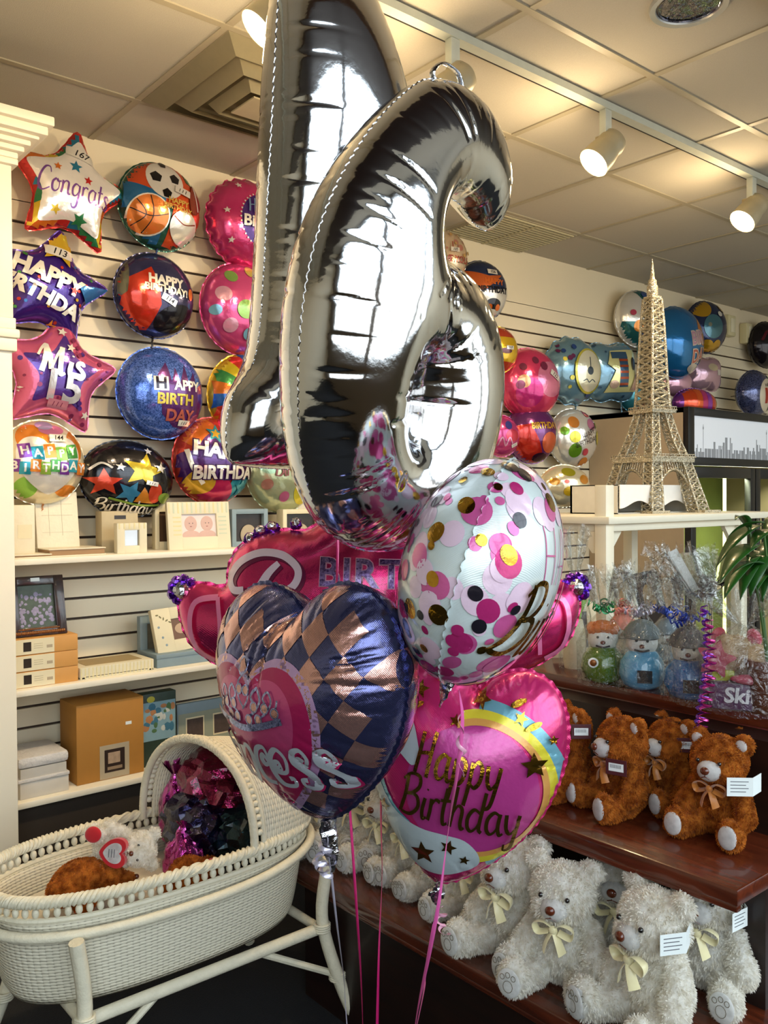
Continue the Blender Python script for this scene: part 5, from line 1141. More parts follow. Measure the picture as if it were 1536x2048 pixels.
wallb('square_balloon', 'dusty blue square balloon with a striped number 1 on pale yellow', 1218, 745, 128, sq, ['6c92a6', 'e0dc9a', '8ab0c8', '3a5a78', 'a84a28', 'c8a890', '2a3038'], dots(16, [4], 9, (.03, .05))+[(poly([(-.55, -.65), (.72, -.65), (.72, .65), (-.3, .6), (-.45, .2), (-.2, .0)]), 2), (poly([(-.05, -.5), (.3, -.5), (.3, .5), (-.05, .5)]), 4)]+[(poly([(-.05, y), (.3, y), (.3, y+.07), (-.05, y+.07)]), 5) for y in np.arange(-.45, .45, .18)]+[(poly([(-.3, .36), (.3, .36), (.3, .56), (-.3, .56)]), 4), (disc(-.25, -.42, .16, .12), 6), (disc(.55, .2, .1, .2), 7), (poly([(.4, -.6), (.7, -.6), (.7, 0)]), 6)], group=GR, roll=-4, tail='6c92a6')
wallb('round_balloon', 'white and teal balloon with big multicoloured dots left of the glitter tower', 1275, 638, 112, W1c(48), ['e4e2dc', '2a6a6a', 'd0604a', 'd88a3a', 'c84a6a', '3a5a9a', WH_], [(poly([(-1, -.2), (1, -.25), (1, -1), (-1, -1)]), 2), (poly([(-.4, 1), (1, 1), (1, .7), (-.2, .6)]), 2), (disc(-.35, -.35, .2), 4), (disc(.25, .05, .24), 3), (disc(.25, .05, .14), 7), (disc(.4, .65, .18), 5), (disc(.6, -.6, .2), 4), (disc(-.1, -.7, .15), 6), (disc(-.6, .1, .1), 5), (disc(.0, .75, .16), 6)], group=GR, tail='2a6a6a')
wallb('round_balloon', 'navy and mustard balloon behind the bright blue one', 1410, 655, 104, W1c(48), ['27355c', 'c89a24', '4a7a8a', '8a8a78', WH_], [(disc(-.55, .7, .42), 2), (disc(-.3, -.85, .36, .3), 2), (disc(.2, -.75, .22), 2), (disc(.6, .75, .3, .2), 2), (disc(-.1, -.05, .45), 3), (disc(-.3, .0, .08), 4), (disc(.25, .45, .12, .1), 5)], group=GR)
wallb('round_balloon', 'bright blue balloon with Birthday in pink letters right of the tower', 1352, 685, 142, W1c(56), ['2273b0', 'd4a4c0', 'e08a34', 'c86a5a', 'e4d8c8'], [(disc(.55, .3, .25, .4), 3), T('BIRTH', .5, .12, .5, 5, .08, .2, .8), T('BIRTH', .5, .12, .5, 2, .02, .2, .8), T('DAY', .45, -.4, .5, 5, .08, .2, .8), T('DAY', .45, -.4, .5, 4, .02, .2, .8), (disc(.3, -.75, .3, .12), 5)], group=GR, off=.22, yaw=8)
wallb('square_balloon', 'pale mauve square balloon above the rainbow one', 1408, 748, 74, sq, ['c09aa8', 'd8c8a8', 'e0d8d4'], [(disc(.1, .3, .3, .2), 2), (xf(([(-.2, -.15), (.2, -.15), (.2, .15), (-.2, .15)], [(0, 1, 2, 3)]), .55, .05), 3)], group=GR, asp=1.2)
wallb('round_balloon', 'plain pale pink balloon lying behind the rainbow striped balloon', 1352, 765, 56, W1c(40), ['d0a0b4'], [], group=GR, asp=1.4, off=.16)
bars = [(poly([(-1+i*.25, -1), (-.75+i*.25, -1), (-.75+i*.25, 1), (-1+i*.25, 1)]), [2, 3, 3, 4, 5, 6, 7, 8][i]) for i in range(8)]
rb_ = wallb('oval_balloon', 'rainbow striped balloon lying on its side on top of the fridge', 1388, 783, 60, circ(1, n=56), ['6a2a78', '7a2a80', 'd84a1c', 'e0602a', 'c83a78', '9a3ab0', 'd0402a', 'd8b02a', '9ab02a'][0:9], bars, group=GR, asp=1.85, off=.30, k=.9, crease=.05); rb_.location.z = P(1372, 812, Y=2.60).z+.088
wallb('round_balloon', 'near black balloon with dark red lettering at the right edge', 1532, 690, 92, W1c(48), ['1c161c', '6a1c2c', '2c2c3c'], [(stroke([(-.7, .1), (-.4, .5), (-.2, .1), (.1, .5), (.3, .2), (.6, .6)], .1), 2), (disc(.3, -.5, .3), 3)], group=GR)
wallb('round_balloon', 'dark blue balloon with a white panel and red number 16 at the right edge', 1508, 787, 92, W1c(56), [('16265c', 1), 'e8e0cc', 'b0301c', '2c7a5a', '1a1420'], [(disc(.35, -.1, .62, .72), 2), T('16', .35, -.15, .85, 3, .05, .1), T('HAPPY', .35, .35, .2, 5, .02, .2), (disc(.55, .7, .2, .15), 4), (disc(.7, -.6, .3, .25), 5)], group=GR, off=.2)
wallb('round_balloon', 'teal balloon with a red corner just left of the glitter tower', 1275, 790, 74, W1c(48), ['3a8a96', 'c04428', 'd8b04a'], [(poly([(-.6, -1), (.3, -.1), (1, -.3), (1, -1)]), 2), (poly([(-.3, -1), (.3, -.4), (1, -.6), (1, -1)]), 3)], group=GR, asp=1.3)
wallb('round_balloon', 'violet and red balloon reading Birthday in yellow under the coral pink one', 1062, 868, 118, W1c(56), ['6a2a68', 'b8281c', 'd8a030', 'd0603a', '3a1428'], [(poly([(-1, .2), (-.4, .3), (-.1, -.2), (.3, -1), (-1, -1)]), 2), (disc(.4, -.3, .35), 4), (disc(.1, -.8, .3, .15), 5), T('BIRTHDAY', .2, .25, .30, 3, .03, .05, .8)], group=GR, k=.85)
wallb('round_balloon', 'pearl white balloon with bright dots and Happy Birthday in black', 1145, 876, 116, W1c(56), ['d8d4c8', '6a9a24', 'd88a3a', 'd080a0', 'c84a5a', 'c8c030', '2a1a1c'], [(disc(-.25, -.45, .24), 2), (disc(-.3, .5, .2), 3), (disc(.45, .45, .2), 4), (disc(.35, .85, .16), 5), (disc(-.3, .0, .2), 6), (disc(.8, .0, .14, .25), 6), (disc(.75, .45, .12), 2), (disc(.15, -.5, .12), 5), (disc(.2, -.85, .18), 3), (disc(-.65, .2, .14), 2), T('HAPPY', .35, .15, .3, 7, 0, .5, .8), T('BIRTHDAY', .2, -.15, .26, 7, 0, .3, .8)], group=GR)
wallb('round_balloon', 'small pink and violet balloon squeezed beside the silver 6', 1003, 872, 82, W1c(48), ['c0407a', 'c83048', '4a4a9a', 'd090b0', WH_], [(disc(.3, -.0, .4, .3), 2), (disc(.1, .5, .2), 3), (stroke([(-.5, -.5), (-.3, -.1), (-.1, -.5), (.1, -.1), (.3, -.4)], .07), 4)]+tagp(.45, -.45, '', 3, 5, .4), group=GR)
wallb('oval_balloon', 'cream balloon with olive and orange dots resting by the white display frame', 1128, 972, 84, W1c(56), ['e0d4b0', 'a8a020', 'd08a2a', 'c85a4a', 'c8a81c'], [(disc(-.1, .65, .26, .2), 2), (disc(.5, .3, .22), 3), (disc(-.25, .2, .09), 4), (disc(-.15, -.25, .22), 5), (disc(.3, -.55, .2), 2), (disc(-.65, .2, .16), 3)], group=GR, asp=1.45, off=.4, k=.9)
for i, (px, py) in enumerate([(1457, 652), (1493, 668)]):
    c = P(px, py, Y=WY-.03); t = thing('wall_box', ['left', 'right'][i]+' one of two small cream boxes high on the back wall', 'box', (c.x, WY-.001, c.z), group='cream boxes high on the wall')
    b = MB(); b.bbox((-.055, -.06, -.075), (.055, 0, .075), .012); b.build('housing', mat('cream_plastic', 'd8cfa4', .35, var=.04), t)
    b = MB(); b.bbox((-.03, -.066, -.05), (.03, -.058, .05), .004); b.build('lens', mat('frosted_plastic', 'e4dec0', .2, var=.02), t)
# ================================================================ frames, albums and boxes on the wall shelves
def pbox(name, label, cat, px0, px1, ptop, Zb, Y, dep, m, r=.003, group=None, tilt=0, yaw=0):
    """thing standing on a shelf at height Zb whose front lies in the plane Y; returns (thing, w, h)"""
    a = P(px0, ptop, Y=Y); c = P(px1, ptop, Y=Y); w = c.x-a.x; h = P((px0+px1)/2, ptop, Y=Y).z-Zb
    t = thing(name, label, cat, (a.x+w/2, Y, Zb), group=group); t.rotation_euler = (R(tilt), 0, R(yaw)); return t, w, h
M_crm = mat('cream_card', 'd9cfae', .6, var=.04); M_pst = mat('striped_cream_board', 'd8d0b4', .55, var=.03); M_ivory = mat('ivory_leatherette', 'dcd3ba', .45, var=.05, bump=.15)
M_st1 = mat('pastel_yellow_stripe', 'd8cc9c', .6); M_st2 = mat('pastel_mint_stripe', 'c0c8b0', .6); M_photo = mat('dark_photo_print', '2c241e', .3, var=.5, vscale=40); M_sky = mat('blue_grey_board', '7f929a', .5, var=.06); M_kraft = mat('kraft_cardboard', 'a8742e', .7, var=.06); M_kraftd = mat('tan_label', 'a89a80', .6)
M_skin = mat('baby_photo_skin', 'c8a69a', .5, var=.1); M_wrapw = mat('baby_photo_white', 'd8ccc8', .5); M_orn = wood('ornate_dark_frame', '1c0f08', '3a1e10', .3, (8, 8, 8)); M_gold2 = mat('antique_gold_edge', '7a4a20', .35, .5); M_grnph = mat('flower_photo_green', '3c4a3a', .4, var=.5, vscale=60); M_lav = mat('flower_photo_lilac', '8a84a0', .5, var=.4, vscale=70); M_orange = mat('peach_card', 'c8924e', .6, var=.05)
M_mirror = mat('small_mirror', 'b8bcc0', .08, 1, var=.02); M_quilt = mat('quilted_white_satin', 'cdc9c4', .4, bump=.5, bscale=90)
def frame4(b, x0, x1, z0, z1, wx, wz, y0, y1, mi=0):
    b.bbox((x0, y0, z0), (x0+wx, y1, z1), .002, mi); b.bbox((x1-wx, y0, z0), (x1, y1, z1), .002, mi); b.bbox((x0+wx-.001, y0, z0), (x1-wx+.001, y1, z0+wz), .002, mi); b.bbox((x0+wx-.001, y0, z1-wz), (x1-wx+.001, y1, z1), .002, mi)
# --- top shelf
t, w, h = pbox('photo_album', 'white photo album box standing upright beside the pilaster', 'album', 26, 70, 1010, Z1, 3.08, .05, M_ivory)
b = MB(); b.bbox((-w/2, 0, 0), (w/2, .05, h), .004); b.build('cover', M_ivory, t); b = MB(); b.box((-w*.3, -.001, h*.35), (w*.35, 0, h*.62)); b.build('label', M_crm, t)
t, w, h = pbox('photo_album', 'ivory photo album leaning on the wall behind the flat albums', 'album', 74, 160, 982, Z1, 3.12, .03, M_ivory, tilt=-8)
b = MB(); b.bbox((-w/2, 0, 0), (w/2, .03, h), .004); b.build('cover', M_ivory, t); b = MB()
for zz in (.35, .62, .8): b.box((-w*.36, -.001, h*zz), (w*.36, 0, h*zz+.001))
for xx in (-.2, .1): b.box((w*xx, -.001, h*.3), (w*xx+.001, 0, h*.85))
b.build('page_lines', mat('faint_line', 'b8ae94', .6), t)
for i, (p0, p1, yy_, lb) in enumerate([(26, 104, 2.99, 'flat ivory album at the left end of the top shelf'), (98, 212, 3.0, 'thick flat ivory album lying with its pages toward the room')]):
    t, w, h = pbox('photo_album', lb, 'album', p0, p1, 1090, Z1, yy_, .2, M_ivory, group=None); hh = .012 if i == 0 else .026
    b = MB(); b.bbox((-w/2, 0, 0), (w/2, .2, .0035), .001); b.bbox((-w/2, 0, hh-.0035), (w/2, .2, hh), .001); b.box((-w/2, .19, .003), (w/2, .2, hh-.003)); b.build('cover', M_ivory, t)
    b = MB(); b.box((-w/2+.004, .004, .0035), (w/2-.004, .19, hh-.0035)); b.build('pages', mat('page_edge_brown', '9a7a58', .8), t)
t, w, h = pbox('gift_box', 'cream box with a tiny brown window behind the small square frame', 'box', 203, 276, 1022, Z1, 3.10, .06, M_crm)
b = MB(); b.bbox((-w/2, 0, 0), (w/2, .06, h), .003); b.build('carton', mat('aged_cream_card', 'b5a684', .6), t); b = MB(); b.box((-.022, -.001, h-.03), (.022, 0, h-.016)); b.build('window', M_photo, t)
t, w, h = pbox('framed_picture', 'small chunky striped frame with a shiny square opening at the shelf front', 'picture frame', 234, 294, 1046, Z1, 3.01, .04, M_pst)
b = MB(); c_ = .012; pl_ = [(-w/2, c_), (-w/2+c_, 0), (w/2-c_, 0), (w/2, c_), (w/2, h-c_), (w/2-c_, h), (-w/2+c_, h), (-w/2, h-c_)]
frame4(b, -w/2, w/2, 0, h, w*.26, h*.24, 0, .03); 
for i in range(6): b.box((-w/2+w*(i+.3)/6, -.0006, h*.8), (-w/2+w*(i+.6)/6, 0, h), 1)
b.build('moulding', [M_pst, M_st1], t); b = MB(); b.box((-w*.26, .01, h*.22), (w*.26, .014, h*.78)); b.build('pane', M_mirror, t)
t, w, h = pbox('framed_picture', 'beige framed picture with a dark window half behind the baby picture', 'picture frame', 310, 352, 1008, Z1, 3.13, .03, M_crm)
b = MB(); frame4(b, -w/2, w/2+.03, 0, h, .018, .03, 0, .03); b.build('moulding', M_crm, t); b = MB(); b.box((-w/2+.01, .01, .02), (w/2+.02, .014, h-.02)); b.build('picture', mat('brown_window', '4a3422', .5), t)
t, w, h = pbox('framed_picture', 'pale striped frame with a photograph of two babies', 'picture frame', 338, 462, 1003, Z1, 3.05, .02, M_pst, tilt=-6)
b = MB(); frame4(b, -w/2, w/2, 0, h, w*.22, h*.26, 0, .018)
for i in range(14): b.box((-w/2+w*(i+.2)/14, -.0006, h*.76), (-w/2+w*(i+.55)/14, 0, h-.003), 1+i % 2)
for i in range(5): b.box((-w*.42, -.0006, h*(.3+.09*i)), (-w*.30, 0, h*(.33+.09*i)), 1); b.box((w*.31, -.0006, h*(.3+.09*i)), (w*.44, 0, h*(.33+.09*i)), 2)
b.build('moulding', [M_pst, M_st1, M_st2], t)
b = MB(); b.box((-w*.3, .008, h*.24), (w*.3, .01, h*.76), 0); 
for q in (-1, 1): b.ell((q*w*.13, .008, h*.54), (w*.10, .0012, h*.16), 1); b.ell((q*w*.13, .008, h*.30), (w*.14, .0010, h*.10), 1); b.ell((q*w*.13-.006, .0065, h*.55), (.0022, .0007, .0018), 2); b.ell((q*w*.13+.008, .0065, h*.55), (.0022, .0007, .0018), 2); b.ell((q*w*.13, .0065, h*.48), (.005, .0007, .0016), 3)
b.build('photograph', [M_wrapw, M_skin, M_ink, mat('photo_lip', 'a06a64', .6)], t)
for i, (p0, p1, m_, lb) in enumerate([(464, 536, M_sky, 'blue grey boxed frame with a dark oval window right of the baby picture'), (566, 642, M_crm, 'cream boxed frame with a dark window beside the crown balloon')]):
    t, w, h = pbox('framed_picture', lb, 'picture frame', p0, p1, 1018, Z1, 3.08, .06, m_)
    b = MB(); frame4(b, -w/2, w/2, 0, h, .02, .02, 0, .05); b.build('moulding', m_, t); b = MB(); b.box((-w/2+.01, .02, .01), (w/2-.01, .024, h-.01), 0); b.ell((0, .016, h*.3), (w*.22, .005, h*.28), 1); b.build('picture', [M_photo, M_kraftd], t)
# --- middle shelf
Yf = 3.0
for i in range(3):
    z = Z2+i*.0545+.0005*i
    t, w, h = pbox('photo_box', ['bottom', 'middle', 'top'][i]+' box of the stack of three peach photo boxes under the ornate frame', 'box', 28, 156, 1300, z, Yf, .2, M_crm, group='stacked peach photo boxes')
    b = MB(); b.bbox((-w/2, 0, 0), (w/2, .2, .054), .002); b.build('carton', M_orange, t)
    b = MB(); b.box((-w/2+.001, -.0006, .002), (w*.12, 0, .052), 0); b.box((-w*.36, -.0012, .012), (-w*.24, -.0006, .043), 1); b.box((w*.0, -.0012, .018), (w*.09, -.0006, .028), 2)
    for j in range(3): b.box((-w*.2, -.0012, .02+.007*j), (-w*.06, -.0006, .0215+.007*j), 3)
    b.build('label', [M_crm, M_photo, M_kraftd, mat('faint_print', 'b0a484', .6)], t)
t = thing('framed_picture', 'dark ornate frame with a flower photograph lying on the peach boxes', 'picture frame', (P(80, 1285, Y=3.03).x, 3.03, Z2+.166)); t.rotation_euler = (R(-12), 0, 0)
w = P(134, 1250, Y=3.03).x-P(20, 1250, Y=3.03).x; h = .205
b = MB(); frame4(b, -w/2, w/2, 0, h, .034, .030, 0, .03); b.build('moulding', M_orn, t)
b = MB()
for i in range(26): b.ell((-w/2+.012+(w-.024)*i/25, -.001, .012), (.005, .003, .006), u=8, w=5); 
for i in range(30): b.ell((-w/2+.028+(w-.056)*i/29, -.001, .024), (.003, .002, .003), u=6, w=4)
b.build('beaded_edge', M_gold2, t); b = MB(); b.box((-w/2+.03, .012, .028), (w/2-.03, .016, h-.028)); rn = random.Random(2)
for i in range(60): b.ell((rn.uniform(-w/2+.04, w/2-.04), .0118, rn.uniform(.035, h-.06)), (rn.uniform(.004, .009), .0006, rn.uniform(.004, .009)), 1, u=7, w=4)
b.build('photograph', [M_grnph, M_lav], t); b = MB(); b.box((-.016, -.001, h-.018), (.014, .0, h-.006)); b.build('sticker', M_card, t)
t, w, h = pbox('gift_box', 'low pale striped box lying flat with a sunken tan top', 'box', 160, 308, 1330, Z2, 3.0, .2, M_pst)
b = MB(); b.bbox((-w/2, 0, 0), (w/2, .18, .042), .003)
for i in range(20): b.box((-w/2+w*(i+.2)/20, -.0006, .002), (-w/2+w*(i+.5)/20, 0, .040), 1)
frame4(b, -w/2, w/2, 0, .01, .02, .002, .0, .18, 0); b.build('carton', [M_pst, M_st1], t); b = MB(); b.box((-w*.38, .03, .042), (w*.38, .15, .0432)); b.build('inset', mat('tan_inset', 'a08c62', .6), t)
t, w, h = pbox('framed_picture', 'big blue grey frame standing behind the tilted baby box', 'picture frame', 280, 400, 1228, Z2, 3.16, .03, M_sky)
b = MB(); frame4(b, -w/2, w/2+.1, 0, h, .03, .03, 0, .03); b.build('moulding', M_sky, t); b = MB(); b.box((-w/2+.02, .01, .02), (w/2+.09, .014, h-.02)); b.build('picture', mat('sepia_leaf_print', '7a6e58', .5, var=.5, vscale=30), t)
t, w, h = pbox('gift_box', 'blue grey box lying flat under the tilted baby picture box', 'box', 314, 450, 1330, Z2, 3.02, .16, M_sky)
b = MB(); b.bbox((-w/2, 0, 0), (w/2, .16, .048), .003); b.bbox((-w/2-.003, -.003, .034), (w/2+.003, .163, .050), .002); b.build('carton', M_sky, t)
t = thing('framed_picture', 'cream box frame with a sepia baby photograph leaning back beside the crown balloon', 'picture frame', (P(380, 1320, Y=3.05).x, 3.05, Z2+.052)); t.rotation_euler = (R(-16), R(-3), 0)
w = .26; h = .17
b = MB(); frame4(b, -w/2, w/2, 0, h, .075, .045, 0, .025); b.build('moulding', M_crm, t)
b = MB(); b.box((-.055, .006, .045), (.055, .010, h-.045), 0); b.ell((-.015, .006, .085), (.028, .001, .02), 1); b.ell((.025, .006, .07), (.022, .001, .016), 1); b.build('photograph', [mat('sepia_print', '6a4a34', .5, var=.3), mat('sepia_light', 'b89a7c', .5)], t)
b = MB()
for i in range(5): b.ell((-w*.42+.012*i, -.0005, h*.86-.008*i), (.007, .0008, .003), 0, rot=(0, i*.9, 0), u=7, w=4)
for x_, z_ in ((-.1, .06), (-.09, .03), (.1, .03), (-.11, .1)): b.ell((x_, -.0005, z_), (.005, .0008, .005), 1, u=8, w=4)
b.build('printed_sprig', [mat('olive_print', '7a7450', .6), M_sky], t)
# --- bottom shelf
t, w, h = pbox('gift_box', 'white carton under the quilted album on the bottom shelf', 'box', 40, 138, 1560, Z3, 3.0, .2, M_quilt)
b = MB(); b.bbox((-w/2, 0, 0), (w/2, .2, .055), .003); b.build('carton', mat('white_carton', 'c8c2b6', .6), t)
t, w2, h = pbox('photo_album', 'thick white quilted satin album on the bottom shelf', 'album', 36, 140, 1560, Z3+.056, 2.995, .2, M_quilt)
b = MB(); b.bbox((-w2/2, 0, 0), (w2/2, .2, .012), .003); b.bbox((-w2/2, 0, .045), (w2/2, .2, .085), .014); b.build('cover', M_quilt, t); b = MB(); b.box((-w2/2+.01, .005, .012), (w2/2-.01, .19, .045)); b.build('pages', mat('page_white', 'bdb8ae', .7), t)
t, w, h = pbox('cardboard_box', 'tall tan cardboard box with a small photo label low on its front', 'box', 152, 287, 1402, Z3, 3.02, .16, M_kraft)
b = MB(); b.bbox((-w/2, 0, 0), (w/2, .16, h), .003); b.build('carton', M_kraft, t)
b = MB(); b.box((-w*.17, -.0008, .003), (w*.27, 0, h*.44), 0); b.box((-w*.10, -.0016, h*.09), (w*.20, -.0008, h*.38), 1); b.box((-w*.05, -.0022, h*.20), (w*.13, -.0016, h*.34), 2); b.box((-w*.06, -.0022, h*.12), (w*.16, -.0016, h*.16), 3)
b.build('photo_label', [M_kraftd, mat('label_brown', '2a1a12', .5), mat('label_photo', 'a58c74', .5, var=.5, vscale=60), mat('label_print', '8a745c', .6)], t); b = MB(); b.box((w*.22, -.001, h*.66), (w*.31, 0, h*.70)); b.build('sticker', M_card, t)
t, w, h = pbox('picture_book', 'green and blue picture box standing beside the tan cardboard box', 'box', 284, 352, 1385, Z3, 3.06, .05, M_grnph)
b = MB(); b.bbox((-w/2, 0, 0), (w/2, .05, h), .003); b.build('carton', mat('forest_green_card', '26382c', .5, var=.3, vscale=30), t)
b = MB(); rn = random.Random(6); b.box((-w/2+.004, -.0006, h*.35), (w/2-.004, 0, h*.88), 0)
for i in range(26): b.ell((rn.uniform(-w*.42, w*.42), -.0006, h*rn.uniform(.4, .82)), (rn.uniform(.006, .016), .0005, rn.uniform(.006, .02)), rn.choice([1, 2, 3, 4]), u=8, w=4)
b.ell((-w*.25, -.001, h*.92), (.016, .0008, .012), 5); b.build('cover_art', [mat('art_sky', '7a9aa4', .5), mat('art_white', 'b8bcb4', .5), mat('art_green', '4a6a44', .5), mat('art_orange', 'a8744a', .5), mat('art_blue', '3a6a80', .5), mat('art_yellow', 'a8a23a', .5)], t)
t, w, h = pbox('framed_picture', 'blue grey double frame with two small dark pictures above the bassinet hood', 'picture frame', 354, 476, 1400, Z3, 3.12, .02, M_sky)
b = MB(); b.bbox((-w/2, 0, 0), (w/2, .02, h), .003); b.box((-w/2+.005, -.0006, .01), (w/2-.005, 0, h*.8), 1); b.build('panel', [M_sky, mat('pale_grey_green_board', '8f9686', .6)], t)
for q in (-.22, .22):
    b = MB(); b.box((w*q-.035, -.002, h*.3), (w*q+.035, -.0006, h*.68), 0); b.box((w*q-.04, -.0015, h*.27), (w*q+.04, -.0006, h*.71), 1); b.build('photograph', [mat('dim_photo', '4a3e3a', .5, var=.4, vscale=50), M_crm], t)
# ================================================================ fridge, white display rack, glitter tower, gift jars, plant
# ---- display fridge
FX0, FY0, FW, FZ = 4.36, 2.60, 1.45, P(1372, 812, Y=2.60).z
fr = thing('display_fridge', 'tall black glass-door display fridge with a skyline picture on its header', 'fridge', (FX0, FY0, 0))
M_blk = mat('black_enamel', '0b0c0e', .35); M_side = mat('beige_fridge_side', 'b7a183', .5, var=.04); M_lime = mat('lime_flower_paper', '9ca456', .7, var=.3, vscale=6)
b = MB(); b.box((0, .03, 0), (.006, .66, FZ-.004), 0); b.box((FW-.006, .03, 0), (FW, .66, FZ-.004), 0); b.box((.006, .63, 0), (FW-.006, .66, FZ-.004), 1); b.box((0, .03, FZ-.03), (FW, .66, FZ), 1); b.box((0, .03, 0), (FW, .66, .1), 1); b.build('cabinet', [M_side, M_blk], fr, smooth=False)
b = MB(); Hd = .32
frame4(b, 0, FW, FZ-Hd, FZ, .062, .045, 0, .035); b.build('header_frame', M_blk, fr); b = MB(); b.box((0, .0, 0), (FW, .03, .16)); b.build('kick_plate', M_blk, fr)
b = MB(); b.box((.06, .012, FZ-Hd+.04), (FW-.06, .018, FZ-.044), 0); rn = random.Random(4); x = .08
while x < FW-.1:
    wv = rn.uniform(.006, .02); hh = rn.choice([.03, .05, .05, .07, .09, .12]); b.box((x, .0112, FZ-Hd+.042), (x+wv, .012, FZ-Hd+.046+hh), 1); x += wv+rn.choice([.0, .002, .006])
for x_ in (.17, .9): b.box((x_, .0108, FZ-Hd+.045), (x_+.003, .0112, FZ-.09), 1); b.ell((x_+.0015, .0112, FZ-.11), (.006, .0006, .01), 1)
b.build('skyline_header', [mat('header_white', 'dfe2e6', .4, var=0, emit='dfe6ee', estr=.12), mat('skyline_grey', '8f9296', .5, var=.1)], fr)
M_glassd = mat('fridge_door_glass', 'dfe8d8', .03, var=0, trans=1, ior=1.03, spec=.5)
for i in range(2):
    x0_, x1_ = .01+i*FW/2, FW/2-.005+i*FW/2
    d_ = MB(); frame4(d_, x0_, x1_, .17, FZ-Hd-.01, .052, .06, -.01, .03); do = d_.build('door', M_blk, fr)
    d_ = MB(); d_.box((x0_+.05, .008, .23), (x1_-.05, .012, FZ-Hd-.07)); d_.build('pane', M_glassd, do)
    d_ = MB(); hx = x1_-.03 if i == 0 else x0_+.02; d_.bbox((hx, -.045, .9), (hx+.018, -.03, 1.35), .004); d_.build('handle', mat('door_handle_grey', '4a4a4c', .3, .6), do)
b = MB(); b.box((.01, .60, .1), (FW-.01, .62, FZ-.04), 0)
b.build('lime_backing', M_lime, fr, smooth=False)
b = MB(); b.tube([(FW/2-.16, .10, .2), (FW/2-.16, .10, FZ-Hd-.05)], .010, 0, 8); b.build('light_tube', mat('fridge_tube', 'fff8d0', .4, emit='f4f2a0', estr=5, var=0), fr)
Lf = bpy.data.lights.new('fridge_light', 'AREA'); Lf.energy = 17; Lf.color = (1, 1, .8); Lf.shape = 'RECTANGLE'; Lf.size = 1.2; Lf.size_y = .05; lo = bpy.data.objects.new('fridge_light', Lf); COL.objects.link(lo); lo.location = (FX0+FW/2, FY0+.12, FZ-Hd-.03); lo.rotation_euler = (R(-25), 0, 0)
# ---- white rack
ET = 2.72; EY = 1.90; pz = P(1225, 1033, Y=EY); EX0 = P(1212, 1033, Y=EY).x; EZ = pz.z
M_cw = mat('cream_white_enamel', 'e2dac2', .4, var=.03)
rk = thing('display_rack', 'cream white wooden display rack carrying the glitter tower', 'rack', (EX0, EY, 0)); RW, RD = 1.25, .60
b = MB(); b.bbox((-.01, -.02, EZ-.028), (RW, RD, EZ), .004); b.build('rack_shelf', M_cw, rk)
for x_, y_, zt in ((0, 0, P(1225, 970, Y=EY).z), (RW-.28, 0, EZ-.02), (0, RD-.05, EZ-.02), (RW-.28, RD-.05, EZ-.02)):
    b = MB(); b.bbox((x_, y_, .0), (x_+.05, y_+.05, zt), .003); b.build('post', M_cw, rk)
def gusset(x, y, z, sx_, axis, s=.085):
    pl_ = [(0, 0), (sx_*s, 0), (sx_*s, -.012), (sx_*.02, -s), (0, -s)]
    b = MB()
    M_ = Matrix.Translation((x, y, z)) @ (Matrix.Rotation(R(90), 4, 'X') if axis == 'x' else Matrix.Rotation(R(90), 4, 'Z') @ Matrix.Rotation(R(90), 4, 'X')); b.prism(pl_, -.018, .0, 0, M_); return b.build('bracket', M_cw, rk)
b = MB(); b.bbox((.05, .005, EZ-.055), (RW-.28, .028, EZ-.027), .002); b.bbox((.01, .05, EZ-.055), (.033, RD-.05, EZ-.027), .002); b.build('apron', M_cw, rk)
gusset(.05, .03, EZ-.05, 1, 'x'); gusset(RW-.28, .03, EZ-.05, -1, 'x'); gusset(.03, .05, EZ-.05, 1, 'y')
b = MB(); b.bbox((.0, .0, .42), (RW-.23, RD, .45), .003); b.build('rack_shelf', M_cw, rk)
# scalloped white stand panel behind the tower's feet
a0 = P(1240, 1030, Y=EY+.20); a1 = P(1385, 1030, Y=EY+.20); ht = P(1300, 970, Y=EY+.20).z-EZ
t = thing('scalloped_sign_holder', 'white box with a wavy edged paper band beneath the glitter tower', 'box', (a0.x, EY+.20, EZ+.0005)); w = a1.x-a0.x
b = MB(); b.box((0, .012, 0), (w, .25, .004)); b.box((0, .24, 0), (w, .25, ht)); b.box((0, .012, 0), (.004, .25, ht)); b.box((w-.004, .012, 0), (w, .25, ht)); b.box((0, .012, ht-.004), (w, .25, ht)); b.build('tray', mat('offwhite_tray', 'd5cfc0', .5), t, smooth=False)
pts = [(0, ht)]+[(w*i/40, .022+.026*(1+math.cos(i/40*2*PI*2.0+PI))/2*1.2) for i in range(41)]+[(w, ht)]; b = MB(); b.add([(x, .0, z) for x, z in pts]+[(x, .004, z) for x, z in pts], [tuple(range(len(pts)))[::-1], tuple(range(len(pts), 2*len(pts)))]+[(i, (i+1) % len(pts), len(pts)+(i+1) % len(pts), len(pts)+i) for i in range(len(pts))]); b.build('wavy_band', mat('glossy_white_card', 'e6e2da', .3), t, ang=50)
